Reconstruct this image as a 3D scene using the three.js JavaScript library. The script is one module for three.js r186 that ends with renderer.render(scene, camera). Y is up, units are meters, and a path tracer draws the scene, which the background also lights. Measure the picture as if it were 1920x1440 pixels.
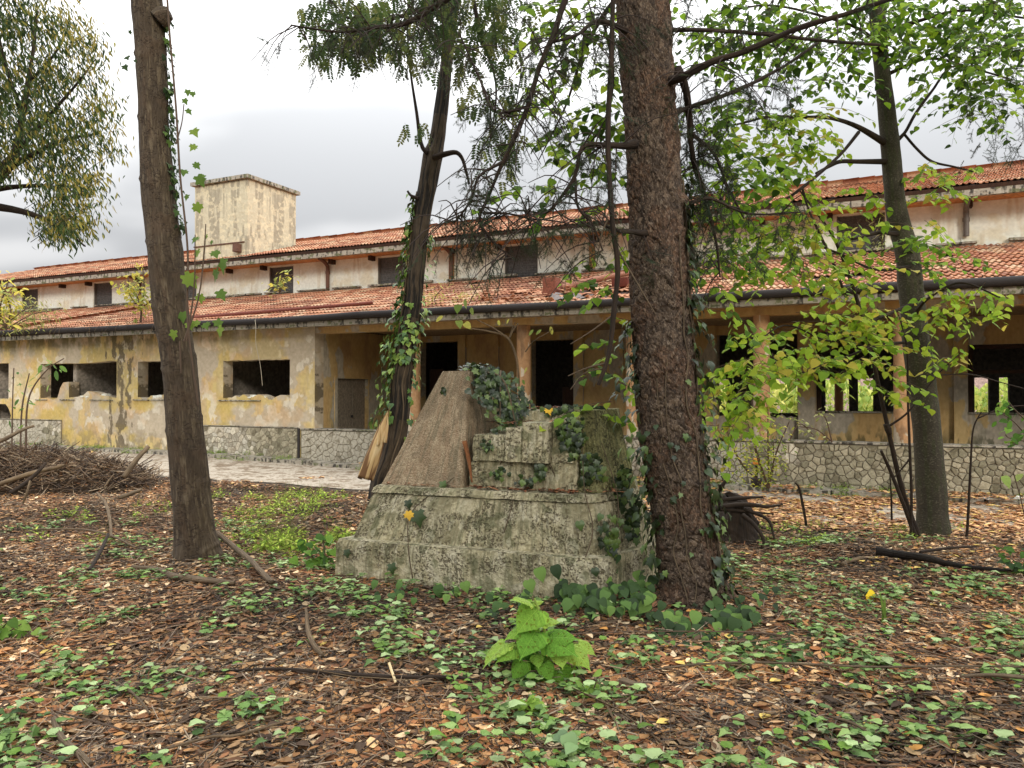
import * as THREE from 'three';
import { mergeGeometries } from 'three/addons/utils/BufferGeometryUtils.js';

// ---------------------------------------------------------------- camera, sky, sun, exposure
const F = 1442, EYE = 1.6, PITCH = Math.atan(15.5 / F);
const scene = new THREE.Scene();
const camera = new THREE.PerspectiveCamera(2 * Math.atan(720 / F) * 180 / Math.PI, 4 / 3, 0.05, 600);
camera.position.set(0, EYE, 0); camera.rotation.x = PITCH;
const renderer = new THREE.WebGLRenderer({ antialias: true });
renderer.setSize(1024, 768);
renderer.toneMapping = THREE.LinearToneMapping; renderer.toneMappingExposure = 1.36;
renderer.outputColorSpace = THREE.SRGBColorSpace;
renderer.shadowMap.enabled = true;

// random numbers and noise
let SEED = 7;
function rng(seed) { let s = seed >>> 0; return () => { s = (s + 0x6d2b79f5) | 0; let t = Math.imul(s ^ (s >>> 15), 1 | s); t = (t + Math.imul(t ^ (t >>> 7), 61 | t)) ^ t; return ((t ^ (t >>> 14)) >>> 0) / 4294967296; }; }
const R = rng(11);
const rr = (a, b, r = R) => a + (b - a) * r();
const clamp = (x, a = 0, b = 1) => Math.min(b, Math.max(a, x));
const ss = (a, b, x) => { const t = clamp((x - a) / (b - a)); return t * t * (3 - 2 * t); };
const mix = (a, b, t) => a + (b - a) * t;
const mix3 = (a, b, t) => [a[0] + (b[0] - a[0]) * t, a[1] + (b[1] - a[1]) * t, a[2] + (b[2] - a[2]) * t];
const HT = new Float32Array(65536); { const r = rng(99); for (let i = 0; i < 65536; i++) HT[i] = r(); }
const hash = (x, y, s = 0) => HT[(Math.imul(x, 73856093) ^ Math.imul(y, 19349663) ^ Math.imul(s, 83492791)) & 65535];
function vn(x, y, s = 0, px = 0, py = 0) {   // value noise, periodic when px, py are given
  const ix = Math.floor(x), iy = Math.floor(y), fx = x - ix, fy = y - iy;
  const u = fx * fx * (3 - 2 * fx), v = fy * fy * (3 - 2 * fy);
  const m = (a, p) => p ? ((a % p) + p) % p : a;
  const x0 = m(ix, px), x1 = m(ix + 1, px), y0 = m(iy, py), y1 = m(iy + 1, py);
  const a = hash(x0, y0, s), b = hash(x1, y0, s), c = hash(x0, y1, s), d = hash(x1, y1, s);
  return a + (b - a) * u + (c - a) * v + (a - b - c + d) * u * v;
}
function fbm(x, y, oct = 4, s = 0, px = 0, py = 0) {
  let f = 0, a = 0.5, n = 0;
  for (let i = 0; i < oct; i++) { f += a * vn(x, y, s + i * 17, px, py); n += a; a *= 0.5; x *= 2; y *= 2; px *= 2; py *= 2; }
  return f / n;
}
function worley(x, y, s = 0, px = 0, py = 0) {   // [nearest, second, id]
  const ix = Math.floor(x), iy = Math.floor(y); let d1 = 9, d2 = 9, id = 0;
  for (let j = -1; j <= 1; j++) for (let i = -1; i <= 1; i++) {
    let cx = ix + i, cy = iy + j; const mx = px ? ((cx % px) + px) % px : cx, my = py ? ((cy % py) + py) % py : cy;
    const dx = cx + hash(mx, my, s) - x, dy = cy + hash(mx, my, s + 5) - y, d = Math.sqrt(dx * dx + dy * dy);
    if (d < d1) { d2 = d1; d1 = d; id = hash(mx, my, s + 9); } else if (d < d2) d2 = d;
  }
  return [d1, d2, id];
}

// overcast sky: three times brighter overhead than at the horizon, broken by grey cloud
{
  const SKX = 35.16, SKY = 19.64, W = 1024, H = 512, data = new Float32Array(W * H * 4);
  for (let j = 0; j < H; j++) for (let i = 0; i < W; i++) {
    const el = ((j + 0.5) / H - 0.5) * Math.PI, az = ((i + 0.5) / W - 0.5) * 2 * Math.PI, o = (j * W + i) * 4;
    const s = Math.max(0, Math.sin(el)), k = 1 / (s + 0.16), x = Math.cos(el) * Math.cos(az) * k, y = Math.cos(el) * Math.sin(az) * k;
    let c = fbm(x * 0.55 + SKX, y * 0.8 + SKY, 6, 3) + (fbm(x * 1.7 + 3, y * 2.6 + 8, 6, 25) - 0.5) * 0.62; const streak = fbm(x * 0.35 + SKX + 6, y * 1.1 + SKY + 2, 5, 21);
    c = ss(0.39, 0.6, c * 0.58 + streak * 0.42);
    let L = 0.345 * (1 + 6.1 * Math.pow(s, 1.32));
    L *= mix(0.8, 1.2, c) * mix(1, 1.1, ss(0.28, 0.4, s));
    const blue = 1.3 - c;
    data[o] = L * (1 - 0.022 * blue); data[o + 1] = L * (1 - 0.004 * blue); data[o + 2] = L * (1.0 + 0.022 * blue); data[o + 3] = 1;
  }
  const sky = new THREE.DataTexture(data, W, H, THREE.RGBAFormat, THREE.FloatType);
  sky.mapping = THREE.EquirectangularReflectionMapping; sky.magFilter = THREE.LinearFilter; sky.needsUpdate = true;
  scene.background = sky; scene.environment = sky;
}
const sun = new THREE.DirectionalLight(new THREE.Color(1, 0.93, 0.82), 1.5);
sun.position.set(15, 20, 42); sun.target.position.set(0, 0, -8);
sun.castShadow = true; sun.shadow.radius = 24; sun.shadow.mapSize.set(2048, 2048);
Object.assign(sun.shadow.camera, { left: -35, right: 35, top: 35, bottom: -35, near: 1, far: 120 });
scene.add(sun, sun.target);

// ---------------------------------------------------------------- helpers
const V = (x, y, z) => new THREE.Vector3(x, y, z);
const cP = Math.cos(PITCH), sP = Math.sin(PITCH);
function ray(x, y) { const a = (x - 960) / F, b = (720 - y) / F; return V(a, b * cP + sP, b * sP - cP); }
function PX(x, y, d) { const v = ray(x, y); return v.multiplyScalar(d / -v.z).add(V(0, EYE, 0)); }   // photograph pixel at a distance
const TH = Math.atan(F / 3045), UC = Math.cos(TH), US = Math.sin(TH), P0Z = -14.88;                  // the building stands turned by 25 degrees
const W = (u, y, n) => V(u * UC + n * US, y, P0Z + u * US - n * UC);
const toU = (x, z) => x * UC + (z - P0Z) * US, toN = (x, z) => x * US - (z - P0Z) * UC;
function gh(x, z) {                                                                                  // height of the ground
  const u = toU(x, z), n = toN(x, z);
  let h = 0.12 * ss(-1, -9, u) * ss(-12, -3, n);
  const wood = ss(-3.6, -5.2, n);
  h += wood * ((fbm(x * 0.55 + 40, z * 0.55 + 20, 3, 4) - 0.5) * 0.14 + (fbm(x * 2.1, z * 2.1, 2, 8) - 0.5) * 0.05);
  h += 0.16 * Math.exp(-((x + 2.05) ** 2 / 0.5 + (z + 9.6) ** 2 / 0.5));
  h += 0.08 * Math.exp(-((x - 1.33) ** 2 + (z + 5.6) ** 2) / 0.35);
  return h;
}
function GP(x, y, lift = 0) {                                                                        // photograph pixel on the ground
  const v = ray(x, y); let d = 5;
  for (let i = 0; i < 12; i++) { const g = gh(v.x * d / -v.z, -d); d = -v.z * (EYE - g) / Math.max(0.02, -v.y); }
  const p = v.multiplyScalar(d / -v.z).add(V(0, EYE, 0)); p.y = gh(p.x, p.z) + lift; return p;
}
const px2m = (px, d) => px / F * d;
function project(p) { const q = p.clone().sub(camera.position).applyAxisAngle(V(1, 0, 0), -PITCH); return [960 + F * q.x / -q.z, 720 - F * q.y / -q.z, -q.z]; }
const used = {};
function numbered(name) { const k = used[name] = (used[name] ?? -1) + 1; return k ? name + '_' + String(k).padStart(3, '0') : name; }
function tag(o, label, category, group, kind) { if (label) o.userData.label = label; if (category) o.userData.category = category; if (group) o.userData.group = group; if (kind) o.userData.kind = kind; return o; }
function thing(name, label, category, p = V(0, 0, 0), turn = 0, group) { const o = new THREE.Group(); o.name = numbered(name); o.position.copy(p); o.rotation.y = turn; scene.add(o); return tag(o, label, category, group); }
function mesh(name, geo, mat, parent = scene) { const o = new THREE.Mesh(geo, mat); o.name = parent === scene ? numbered(name) : name; o.castShadow = o.receiveShadow = true; parent.add(o); return o; }
function struct(name, geo, mat) { return tag(mesh(name, geo, mat), null, null, null, 'structure'); }
const lin = (r, g, b) => new THREE.Color().setRGB(r / 255, g / 255, b / 255, THREE.SRGBColorSpace);   // 0..255 screen values
function mat(o) { return new THREE.MeshStandardMaterial({ roughness: 0.92, metalness: 0, ...o }); }
function leafMat(o) { return new THREE.MeshPhysicalMaterial({ roughness: 1, transmission: 0.42, thickness: 0, side: THREE.DoubleSide, specularIntensity: 0.4, ...o }); }
function tex(w, h, fn, wantBump = true) {   // fn(u, v) -> [r, g, b (0..255 screen values), height 0..1]
  const c = new Uint8Array(w * h * 4), b = wantBump ? new Uint8Array(w * h) : null;
  for (let j = 0; j < h; j++) for (let i = 0; i < w; i++) {
    const q = fn((i + 0.5) / w, (j + 0.5) / h), o = (j * w + i) * 4;
    c[o] = clamp(q[0], 0, 255); c[o + 1] = clamp(q[1], 0, 255); c[o + 2] = clamp(q[2], 0, 255); c[o + 3] = 255;
    if (b) b[j * w + i] = clamp(q[3] ?? 0.5) * 255;
  }
  const mk = (d, f) => { const t = new THREE.DataTexture(d, w, h, f); t.wrapS = t.wrapT = THREE.RepeatWrapping; t.magFilter = THREE.LinearFilter; t.needsUpdate = true; return t; };
  const map = mk(c, THREE.RGBAFormat); map.colorSpace = THREE.SRGBColorSpace;
  return { map, bumpMap: b ? mk(b, THREE.RedFormat) : null };
}
function scaled(t, w, h, u0 = 0, v0 = 0) {   // the same texture over w by h metres from (u0, v0)
  const f = (m) => { if (!m) return m; const c = m.clone(); c.repeat.set(1 / w, 1 / h); c.offset.set(-u0 / w, -v0 / h); c.needsUpdate = true; return c; };
  return { map: f(t.map), bumpMap: f(t.bumpMap) };
}
function box(x0, x1, y0, y1, z0, z1) {       // box with uv in metres
  const g = new THREE.BoxGeometry(x1 - x0, y1 - y0, z1 - z0).translate((x0 + x1) / 2, (y0 + y1) / 2, (z0 + z1) / 2), p = g.attributes.position, n = g.attributes.normal, uv = g.attributes.uv;
  for (let i = 0; i < p.count; i++) { const ax = Math.abs(n.getX(i)), ay = Math.abs(n.getY(i)); uv.setXY(i, ax > 0.5 ? p.getZ(i) : p.getX(i), ay > 0.5 ? p.getZ(i) : p.getY(i)); }
  return g;
}
const parts = (name, list, m, parent) => list.map((g) => mesh(name, g, m, parent));
function roughBox(x0, x1, y0, y1, z0, z1, amp = 0.01, seg = 0.12, seed = 1, batter = [0, 0, 0, 0], round = 0.02) {   // a weathered block: knocked corners, uneven faces, sloping sides [left, right, back, front]
  const w = x1 - x0, h = y1 - y0, d = z1 - z0, g = new THREE.BoxGeometry(w, h, d, Math.max(1, Math.round(w / seg)), Math.max(1, Math.round(h / seg)), Math.max(1, Math.round(d / seg)));
  const p = g.attributes.position, n = g.attributes.normal, uv = g.attributes.uv;
  for (let i = 0; i < p.count; i++) {
    let x = p.getX(i), y = p.getY(i), z = p.getZ(i); const t = y / h + 0.5;
    const ux = Math.abs(n.getX(i)) > 0.5, uy = Math.abs(n.getY(i)) > 0.5;
    uv.setXY(i, (ux ? z : x) + seed * 0.37, (uy ? z : y) + seed * 0.21);
    const ex = w / 2 - Math.abs(x), ey = h / 2 - Math.abs(y), ez = d / 2 - Math.abs(z), near = [ex, ey, ez].sort((a, b) => a - b)[1];
    const k = near < round ? (round - near) * 0.35 : 0;
    x -= Math.sign(x) * k; y -= Math.sign(y) * k; z -= Math.sign(z) * k;
    const wx = x + (x0 + x1) / 2, wy = y + (y0 + y1) / 2, wz = z + (z0 + z1) / 2;
    x += (fbm(wy * 6 + seed * 3, wz * 6 + wx * 2, 3, 31) - 0.5) * amp * 2; y += (fbm(wx * 6 + seed * 5, wz * 6 + wy, 3, 32) - 0.5) * amp * 2; z += (fbm(wx * 6 + seed * 7, wy * 6 + wz, 3, 33) - 0.5) * amp * 2;
    const f = x < 0 ? batter[0] * t : -batter[1] * t; x += f * Math.min(1, Math.abs(x) / (w / 2)); z += (z < 0 ? batter[2] * t : -batter[3] * t) * Math.min(1, Math.abs(z) / (d / 2));
    p.setXYZ(i, x, y, z);
  }
  g.translate((x0 + x1) / 2, (y0 + y1) / 2, (z0 + z1) / 2); g.computeVertexNormals(); return g;
}
function merge(list) { return mergeGeometries(list.map((g) => { g = g.index ? g.toNonIndexed() : g; for (const k of Object.keys(g.attributes)) if (!['position', 'normal', 'uv'].includes(k)) g.deleteAttribute(k); return g; })); }
// a tapering limb along points; disp(a, s, t) moves the surface out
function limb(pts, rad, { seg = 24, sides = 8, disp = null, cap = true, squash = 1 } = {}) {
  const curve = pts.length > 2 ? new THREE.CatmullRomCurve3(pts, false, 'centripetal') : new THREE.LineCurve3(pts[0], pts[1]);
  const pos = [], uv = [], idx = []; let N = null, last = null, len = 0;
  const rAt = (t) => { const f = t * (rad.length - 1), i = Math.min(rad.length - 2, Math.floor(f)); return rad.length < 2 ? rad[0] : mix(rad[i], rad[i + 1], f - i); };
  for (let i = 0; i <= seg; i++) {
    const t = i / seg, c = curve.getPoint(t), T = curve.getTangent(t).normalize();
    if (!N) { N = Math.abs(T.z) < 0.9 ? V(0, 0, 1) : V(1, 0, 0); }
    N = N.clone().addScaledVector(T, -N.dot(T)).normalize(); const B = T.clone().cross(N);
    if (last) len += c.distanceTo(last); last = c.clone();
    const r = rAt(t);
    for (let k = 0; k <= sides; k++) {
      const a = k / sides, ca = Math.cos(a * 2 * Math.PI), sa = Math.sin(a * 2 * Math.PI), q = r + (disp ? disp(a % 1, len, t, r) : 0);
      pos.push(c.x + (N.x * ca + B.x * sa * squash) * q, c.y + (N.y * ca + B.y * sa * squash) * q, c.z + (N.z * ca + B.z * sa * squash) * q); uv.push(a * Math.max(1, Math.round(2 * Math.PI * rAt(0) / 0.25)) * 0.25, len);
    }
  }
  const s1 = sides + 1;
  for (let i = 0; i < seg; i++) for (let k = 0; k < sides; k++) { const a = i * s1 + k, b = a + 1, c = a + s1, d = c + 1; idx.push(a, b, c, b, d, c); }
  if (cap) for (const e of [0, seg]) {
    const c = curve.getPoint(e / seg), o = pos.length / 3; pos.push(c.x, c.y, c.z); uv.push(0, 0);
    for (let k = 0; k < sides; k++) { const a = e * s1 + k; e ? idx.push(a, a + 1, o) : idx.push(a + 1, a, o); }
  }
  const g = new THREE.BufferGeometry(); g.setAttribute('position', new THREE.Float32BufferAttribute(pos, 3)); g.setAttribute('uv', new THREE.Float32BufferAttribute(uv, 2)); g.setIndex(idx); g.computeVertexNormals();
  if (!cap || true) { const n = g.attributes.normal; for (let i = 0; i <= seg; i++) { const a = i * s1, b = a + sides; const x = n.getX(a) + n.getX(b), y = n.getY(a) + n.getY(b), z = n.getZ(a) + n.getZ(b), l = Math.hypot(x, y, z) || 1; n.setXYZ(a, x / l, y / l, z / l); n.setXYZ(b, x / l, y / l, z / l); } }
  g.userData = { curve, rAt }; return g;
}
const pxLimb = (list, d, opt = {}) => limb(list.map((q) => PX(q[0], q[1], q[3] ?? d)), list.map((q) => px2m(q[2], q[3] ?? d) / 2), opt);
// leaves: a flat outline with a folded midrib, base at the origin, tip along +y, face +z, one unit long
function leafGeo(outline, fold = 0.18, droop = 0.2, wave = 0) {   // outline: right half [x, y] from base to tip
  const pos = [], idx = [], n = outline.length, z = (x, y) => Math.abs(x) * fold - droop * y * y + wave * Math.sin(y * 9 + x * 7) * 0.05;
  for (const [x, y] of outline) { pos.push(0, y, z(0, y), x, y, z(x, y), -x, y, z(-x, y)); }
  for (let i = 0; i < n - 1; i++) { const a = i * 3, b = a + 3; idx.push(a, a + 1, b + 1, a, b + 1, b, a, b + 2, a + 2, a, b, b + 2); }
  const g = new THREE.BufferGeometry(); g.setAttribute('position', new THREE.Float32BufferAttribute(pos, 3)); g.setAttribute('uv', new THREE.Float32BufferAttribute(pos.filter((_, i) => i % 3 < 2).map((v, i) => i % 2 ? v : v + 0.5), 2)); g.setIndex(idx); g.computeVertexNormals(); return g;
}
function fanLeaf(outline, fold = 0.15, droop = 0.15, cy = 0.35) {     // lobed leaves: a fan from the middle, both halves
  const pts = [...outline, ...outline.slice(0, -1).reverse().map(([x, y]) => [-x, y])], z = (x, y) => Math.abs(x) * fold - droop * (y - cy) * (y - cy) * 2 + 0.03 * Math.sin(x * 9 + y * 13), pos = [0, cy, 0], idx = [];
  for (const [x, y] of pts) pos.push(x, y, z(x, y));
  for (let i = 1; i <= pts.length; i++) idx.push(0, i, i === pts.length ? 1 : i + 1);
  const g = new THREE.BufferGeometry(); g.setAttribute('position', new THREE.Float32BufferAttribute(pos, 3)); g.setAttribute('uv', new THREE.Float32BufferAttribute(pos.filter((_, i) => i % 3 < 2).map((v, i) => i % 2 ? v : v + 0.5), 2)); g.setIndex(idx); g.computeVertexNormals(); return g;
}
const LG = {
  heart: leafGeo([[0.1, -0.06], [0.3, -0.08], [0.44, 0.08], [0.46, 0.28], [0.38, 0.52], [0.22, 0.76], [0.07, 0.92], [0, 1.06]], 0.14, 0.22),
  heart2: leafGeo([[0.08, -0.05], [0.28, -0.06], [0.42, 0.12], [0.42, 0.34], [0.32, 0.6], [0.15, 0.82], [0, 1.02]], -0.12, 0.34),
  ivy: fanLeaf([[0, 0.02], [0.2, -0.1], [0.42, 0.02], [0.3, 0.22], [0.5, 0.5], [0.24, 0.58], [0.12, 0.8], [0, 1.02]], 0.14, 0.25),
  ivy2: fanLeaf([[0, 0.03], [0.22, -0.08], [0.44, 0.12], [0.46, 0.4], [0.27, 0.66], [0, 1]], -0.1, 0.3),
  vine: fanLeaf([[0, 0.04], [0.16, -0.12], [0.34, -0.02], [0.3, 0.14], [0.56, 0.24], [0.44, 0.4], [0.5, 0.62], [0.24, 0.6], [0.12, 0.82], [0, 1.02]], 0.12, 0.2),
  lance: leafGeo([[0.02, 0], [0.1, 0.25], [0.11, 0.5], [0.06, 0.8], [0, 1]], 0.2, 0.25),
  oval: leafGeo([[0.03, 0], [0.2, 0.2], [0.24, 0.5], [0.15, 0.82], [0, 1]], 0.15, 0.15),
  tiny: leafGeo([[0.03, 0], [0.26, 0.45], [0, 1]], 0.2, 0.1),
};
const M4 = new THREE.Matrix4();
function leafMatrix(p, tip, nor, size, out = new THREE.Matrix4()) {
  const y = tip.clone().normalize(), z = nor.clone().addScaledVector(y, -nor.dot(y)); if (z.lengthSq() < 1e-6) z.set(0.3, 0.8, 0.5).cross(y); z.normalize(); const x = y.clone().cross(z);
  return out.makeBasis(x.multiplyScalar(size), y.multiplyScalar(size), z.multiplyScalar(size)).setPosition(p);
}
// collected leaves of one plant: those that show largest become parts of their own, the rest one part of "stuff"
class Leaves {
  constructor(geos, colors, opt = {}) { this.geos = geos; this.colors = colors; this.opt = opt; this.list = []; }
  add(p, tip, nor, size, color) { this.list.push({ p: p.clone(), m: leafMatrix(p, tip, nor, size), size, c: color ?? Math.floor(R() * this.colors.length), g: Math.floor(R() * this.geos.length) }); }
  build(parent, { most = 300, least = 10, rest = 'foliage', leaf = 'leaf' } = {}) {
    const make = this.opt.gloss ? (o) => new THREE.MeshPhysicalMaterial({ roughness: this.opt.gloss, side: THREE.DoubleSide, ...o }) : leafMat, shift = new THREE.Matrix4().makeTranslation(-parent.position.x, -parent.position.y, -parent.position.z);
    const inv = new THREE.Matrix4(); parent.updateMatrix(); inv.copy(parent.matrix).invert();
    const mats = this.colors.map((c) => make({ color: c, ...(this.opt.mat ?? {}) }));
    for (const l of this.list) { const [x, y, d] = project(l.p); l.px = d > 0.2 && x > -20 && x < 1940 && y > -20 && y < 1460 ? l.size * F / d : 0; l.m.premultiply(inv); }
    this.list.sort((a, b) => b.px - a.px);
    const n = Math.min(most, this.list.filter((l) => l.px >= least).length);
    this.list.slice(0, n).forEach((l) => { const o = mesh(leaf, this.geos[l.g], mats[l.c], parent); l.m.decompose(o.position, o.quaternion, o.scale); });
    const others = this.list.slice(n); if (!others.length) return;
    const white = make({ color: 0xffffff, ...(this.opt.mat ?? {}) });
    this.geos.forEach((g, k) => {
      const mine = others.filter((l) => l.g === k); if (!mine.length) return;
      const im = new THREE.InstancedMesh(g, white, mine.length); im.name = rest; im.castShadow = im.receiveShadow = true; const c = new THREE.Color();
      mine.forEach((l, i) => { im.setMatrixAt(i, l.m); const j = 0.82 + 0.36 * HT[(i * 7 + k) & 65535]; c.copy(this.colors[l.c]).multiplyScalar(j); im.setColorAt(i, c); });
      im.userData.kind = 'stuff'; parent.add(im);
    });
  }
}
// ---------------------------------------------------------------- surfaces
const plaster = (kind) => (u, v) => {          // flaking ochre plaster over grey render
  const P = kind === 'wing' ? 26 : 18, Q = kind === 'wing' ? 7 : 5, x = u * P, y = v * Q;
  const big = fbm(x * 0.5, y * 0.6, 5, 41), mid = fbm(x * 1.1 + 5, y * 1.1, 5, 42), fine = fbm(x * 9, y * 9, 3, 43), spots = fbm(x * 4, y * 3, 4, 44), run = fbm(x * 3.2, y * 0.35, 4, 45);
  let c, h = 0.62;
  if (kind === 'wing') {
    c = mix3([206, 184, 124], [206, 178, 128], ss(0.42, 0.6, big)); c = mix3(c, [212, 194, 152], ss(0.48, 0.66, mid) * 0.7); c = mix3(c, [184, 162, 128], ss(0.5, 0.7, run) * 0.5);
    const lost = ss(0.475, 0.525, big * 0.62 + mid * 0.38 + (v - 0.62) * 0.12);
    c = mix3(c, mix3([174, 162, 146], [196, 182, 160], mid), lost * 0.85); h -= lost * 0.22;
    const white = ss(0.6, 0.64, fbm(x * 1.7 + 40, y * 1.5 + 8, 5, 46)); c = mix3(c, [216, 206, 186], white * 0.8); h -= white * 0.12; c = mix3(c, [202, 160, 112], ss(0.54, 0.7, fbm(x * 0.9 + 17, y * 0.8, 4, 47)) * 0.4); c = mix3(c, [196, 170, 92], ss(0.5, 0.66, fbm(x * 0.7 + 31, y * 0.9, 4, 49)) * (0.35 + 0.4 * ss(0.6, 0.3, v)));
    const U = u * 12.6 - 17.2, streak = Math.exp(-(((U + 11.05 + (run - 0.5) * 1.4) / 0.55) ** 2));          // the black mould run between the windows
    const mould = ss(0.42, 0.62, streak * 0.62 + (fbm(x * 3.2, y * 2.2, 5, 48) - 0.5) * 1.5 * (0.25 + streak)) * ss(0.05, 0.3, streak); c = mix3(c, [96, 84, 64], mould * 0.8 * ss(0.25, 0.6, fine + 0.15));
    const top = ss(0.74, 0.98, v) * ss(0.42, 0.62, run * 0.55 + spots * 0.5) * ss(-6.2, -8.2, U) * 1.0; c = mix3(c, [104, 98, 62], top * 0.85);
    const foot = ss(0.3, 0.08, v) * ss(0.44, 0.62, spots); c = mix3(c, [132, 118, 92], foot * 0.6);
  } else if (kind === 'porch') {
    c = mix3([194, 160, 106], [200, 172, 120], ss(0.4, 0.62, big)); c = mix3(c, [176, 142, 98], ss(0.5, 0.7, mid));
    const lost = ss(0.53, 0.56, big * 0.55 + mid * 0.45); c = mix3(c, mix3([170, 160, 144], [194, 182, 160], fine), lost); h -= lost * 0.3;
    const moss = ss(0.34, 0.1, v) * ss(0.46, 0.6, spots); c = mix3(c, [58, 60, 40], moss * 0.85);
  } else {
    c = mix3([234, 236, 226], [226, 227, 214], big); c = mix3(c, [214, 206, 180], ss(0.54, 0.7, mid) * 0.7); c = mix3(c, [196, 182, 156], ss(0.55, 0.75, run) * 0.5);
  }
  const g = (fine - 0.5) * 26; return [c[0] + g, c[1] + g, c[2] + g, h + (fine - 0.5) * 0.3];
};
const T = {};
T.wing = tex(2048, 512, plaster('wing')); T.porch = tex(1024, 512, plaster('porch')); T.upper = tex(1024, 256, plaster('upper'));
T.concrete = tex(1024, 512, (u, v) => {
  const x = u * 16, y = v * 8, a = fbm(x, y, 5, 51, 16, 8), b = fbm(x * 4, y * 4, 4, 52, 64, 32), run = fbm(x * 4, y * 0.5, 4, 53, 64, 4);
  let c = mix3([150, 142, 128], [176, 168, 152], a); c = mix3(c, [60, 56, 50], ss(0.5, 0.68, run * 0.6 + b * 0.4)); c = mix3(c, [92, 96, 62], ss(0.6, 0.7, fbm(x * 2 + 7, y * 2, 4, 54, 32, 16)) * 0.7);
  return [...c.map((k) => k + (b - 0.5) * 30), b];
});
T.tower = tex(512, 512, (u, v) => {
  const x = u * 8, y = v * 8, a = fbm(x, y, 5, 61, 8, 8), b = fbm(x * 5, y * 5, 4, 62, 40, 40), run = fbm(x * 3, y * 0.4, 4, 63, 24, 4);
  let c = mix3([206, 195, 166], [192, 183, 158], a); c = mix3(c, [150, 141, 122], ss(0.48, 0.66, run) * 0.75); c = mix3(c, [222, 208, 174], ss(0.56, 0.6, fbm(x * 3, y * 3, 4, 64, 24, 24)) * 0.6);
  return [...c.map((k) => k + (b - 0.5) * 20), b];
});
T.grain = tex(256, 256, (u, v) => { const a = fbm(u * 24, v * 24, 4, 71, 24, 24), k = 200 + (a - 0.5) * 120; return [k, k * 0.98, k * 0.96, a]; });
T.lime = tex(1024, 1024, (u, v) => {          // pitted weathered limestone
  const x = u * 10, y = v * 10, a = fbm(x * 0.6, y * 0.6, 4, 81, 6, 6), b = fbm(x * 6, y * 6, 4, 82, 60, 60), run = fbm(x * 5, y * 0.9, 5, 83, 50, 9), wx = (fbm(x * 3, y * 3, 3, 89, 30, 30) - 0.5) * 0.8, p1 = fbm(x * 8 + wx * 2, y * 11, 4, 84, 80, 110), p2 = fbm(x * 16 + wx * 4, y * 7, 3, 90, 160, 70);
  let c = mix3([158, 148, 116], [188, 177, 144], b); c = mix3(c, [122, 115, 88], ss(0.46, 0.62, a) * 0.6); c = mix3(c, [118, 116, 88], ss(0.48, 0.66, run) * 0.55); c = mix3(c, [198, 188, 160], ss(0.54, 0.64, fbm(x * 0.5 + 4, y * 0.5, 4, 88, 5, 5)) * 0.55);
  const pits = Math.max(ss(0.58, 0.68, p1), ss(0.62, 0.72, p2) * 0.8) * ss(0.36, 0.6, fbm(x * 1.1 + 3, y * 1.1, 4, 85, 11, 11)), drip = ss(0.56, 0.7, fbm(x * 8, y * 0.7, 4, 79, 80, 7)); c = mix3(c, [78, 68, 50], pits * 0.75); c = mix3(c, [104, 98, 74], drip * 0.45);
  const moss = ss(0.6, 0.7, fbm(x * 1.1 + 20, y * 1.1, 5, 86, 11, 11)); c = mix3(c, [84, 86, 58], moss * 0.5); c = mix3(c, [208, 200, 176], ss(0.62, 0.68, fbm(x * 2.3, y * 1.2, 4, 87, 23, 12)) * 0.4);
  return [...c.map((k) => k + (b - 0.5) * 34), 0.6 - pits * 0.55 + (b - 0.5) * 0.6 + (run - 0.5) * 0.3];
});
T.granite = tex(1024, 1024, (u, v) => {       // coarse dressed reddish stone
  const x = u * 10, y = v * 10, a = fbm(x * 0.5, y * 0.5, 4, 91, 5, 5), b = fbm(x * 7, y * 11, 4, 92, 70, 110), w = worley(x * 7, y * 11, 93, 70, 110), band = fbm(x * 2.2 + y * 0.7, y * 0.5, 3, 94);
  let c = mix3([160, 139, 110], [198, 178, 148], w[2]); c = mix3(c, [136, 119, 95], ss(0.48, 0.64, a) * 0.65); c = mix3(c, [156, 128, 100], ss(0.5, 0.62, band) * 0.4); c = mix3(c, [92, 78, 62], ss(0.16, 0.02, w[1] - w[0]) * 0.7); c = mix3(c, [112, 104, 82], ss(0.56, 0.68, fbm(x * 4, y * 0.5 + 6, 4, 95, 40, 5)) * 0.5);
  return [...c.map((k) => k + (b - 0.5) * 46), 0.25 + w[0] * -0.35 + b * 0.6 + 0.2];
});
T.spruce = tex(1024, 1024, (u, v) => {
  const x = u * 15, y = v * 15, q = fbm(x * 1.2, y * 1.2, 3, 101, 18, 18), q2 = fbm(x * 2.6, y * 2.6, 3, 105, 39, 39), w = worley(x + (q - 0.5) * 1.8, y * 1.2 + (q2 - 0.5) * 2, 102, 15, 18), b = fbm(x * 5, y * 5, 4, 103, 75, 75), l = fbm(x * 0.4, y * 0.4, 3, 104, 6, 6);
  const e = w[1] - w[0]; let c = mix3([74, 60, 48], [112, 94, 77], w[2]); c = mix3(c, [98, 68, 48], ss(0.48, 0.62, l) * 0.5); c = mix3(c, [34, 25, 19], ss(0.12, 0.02, e) * 0.75); c = mix3(c, [136, 124, 106], ss(0.58, 0.68, b) * ss(0.1, 0.3, e) * 0.45); c = mix3(c, [52, 41, 32], ss(0.54, 0.68, q2) * 0.5);
  return [...c.map((k) => k + (b - 0.5) * 34), clamp(0.2 + Math.min(e, 0.5) * 0.6 + w[2] * 0.35 + (b - 0.5) * 0.4)];
});
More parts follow.
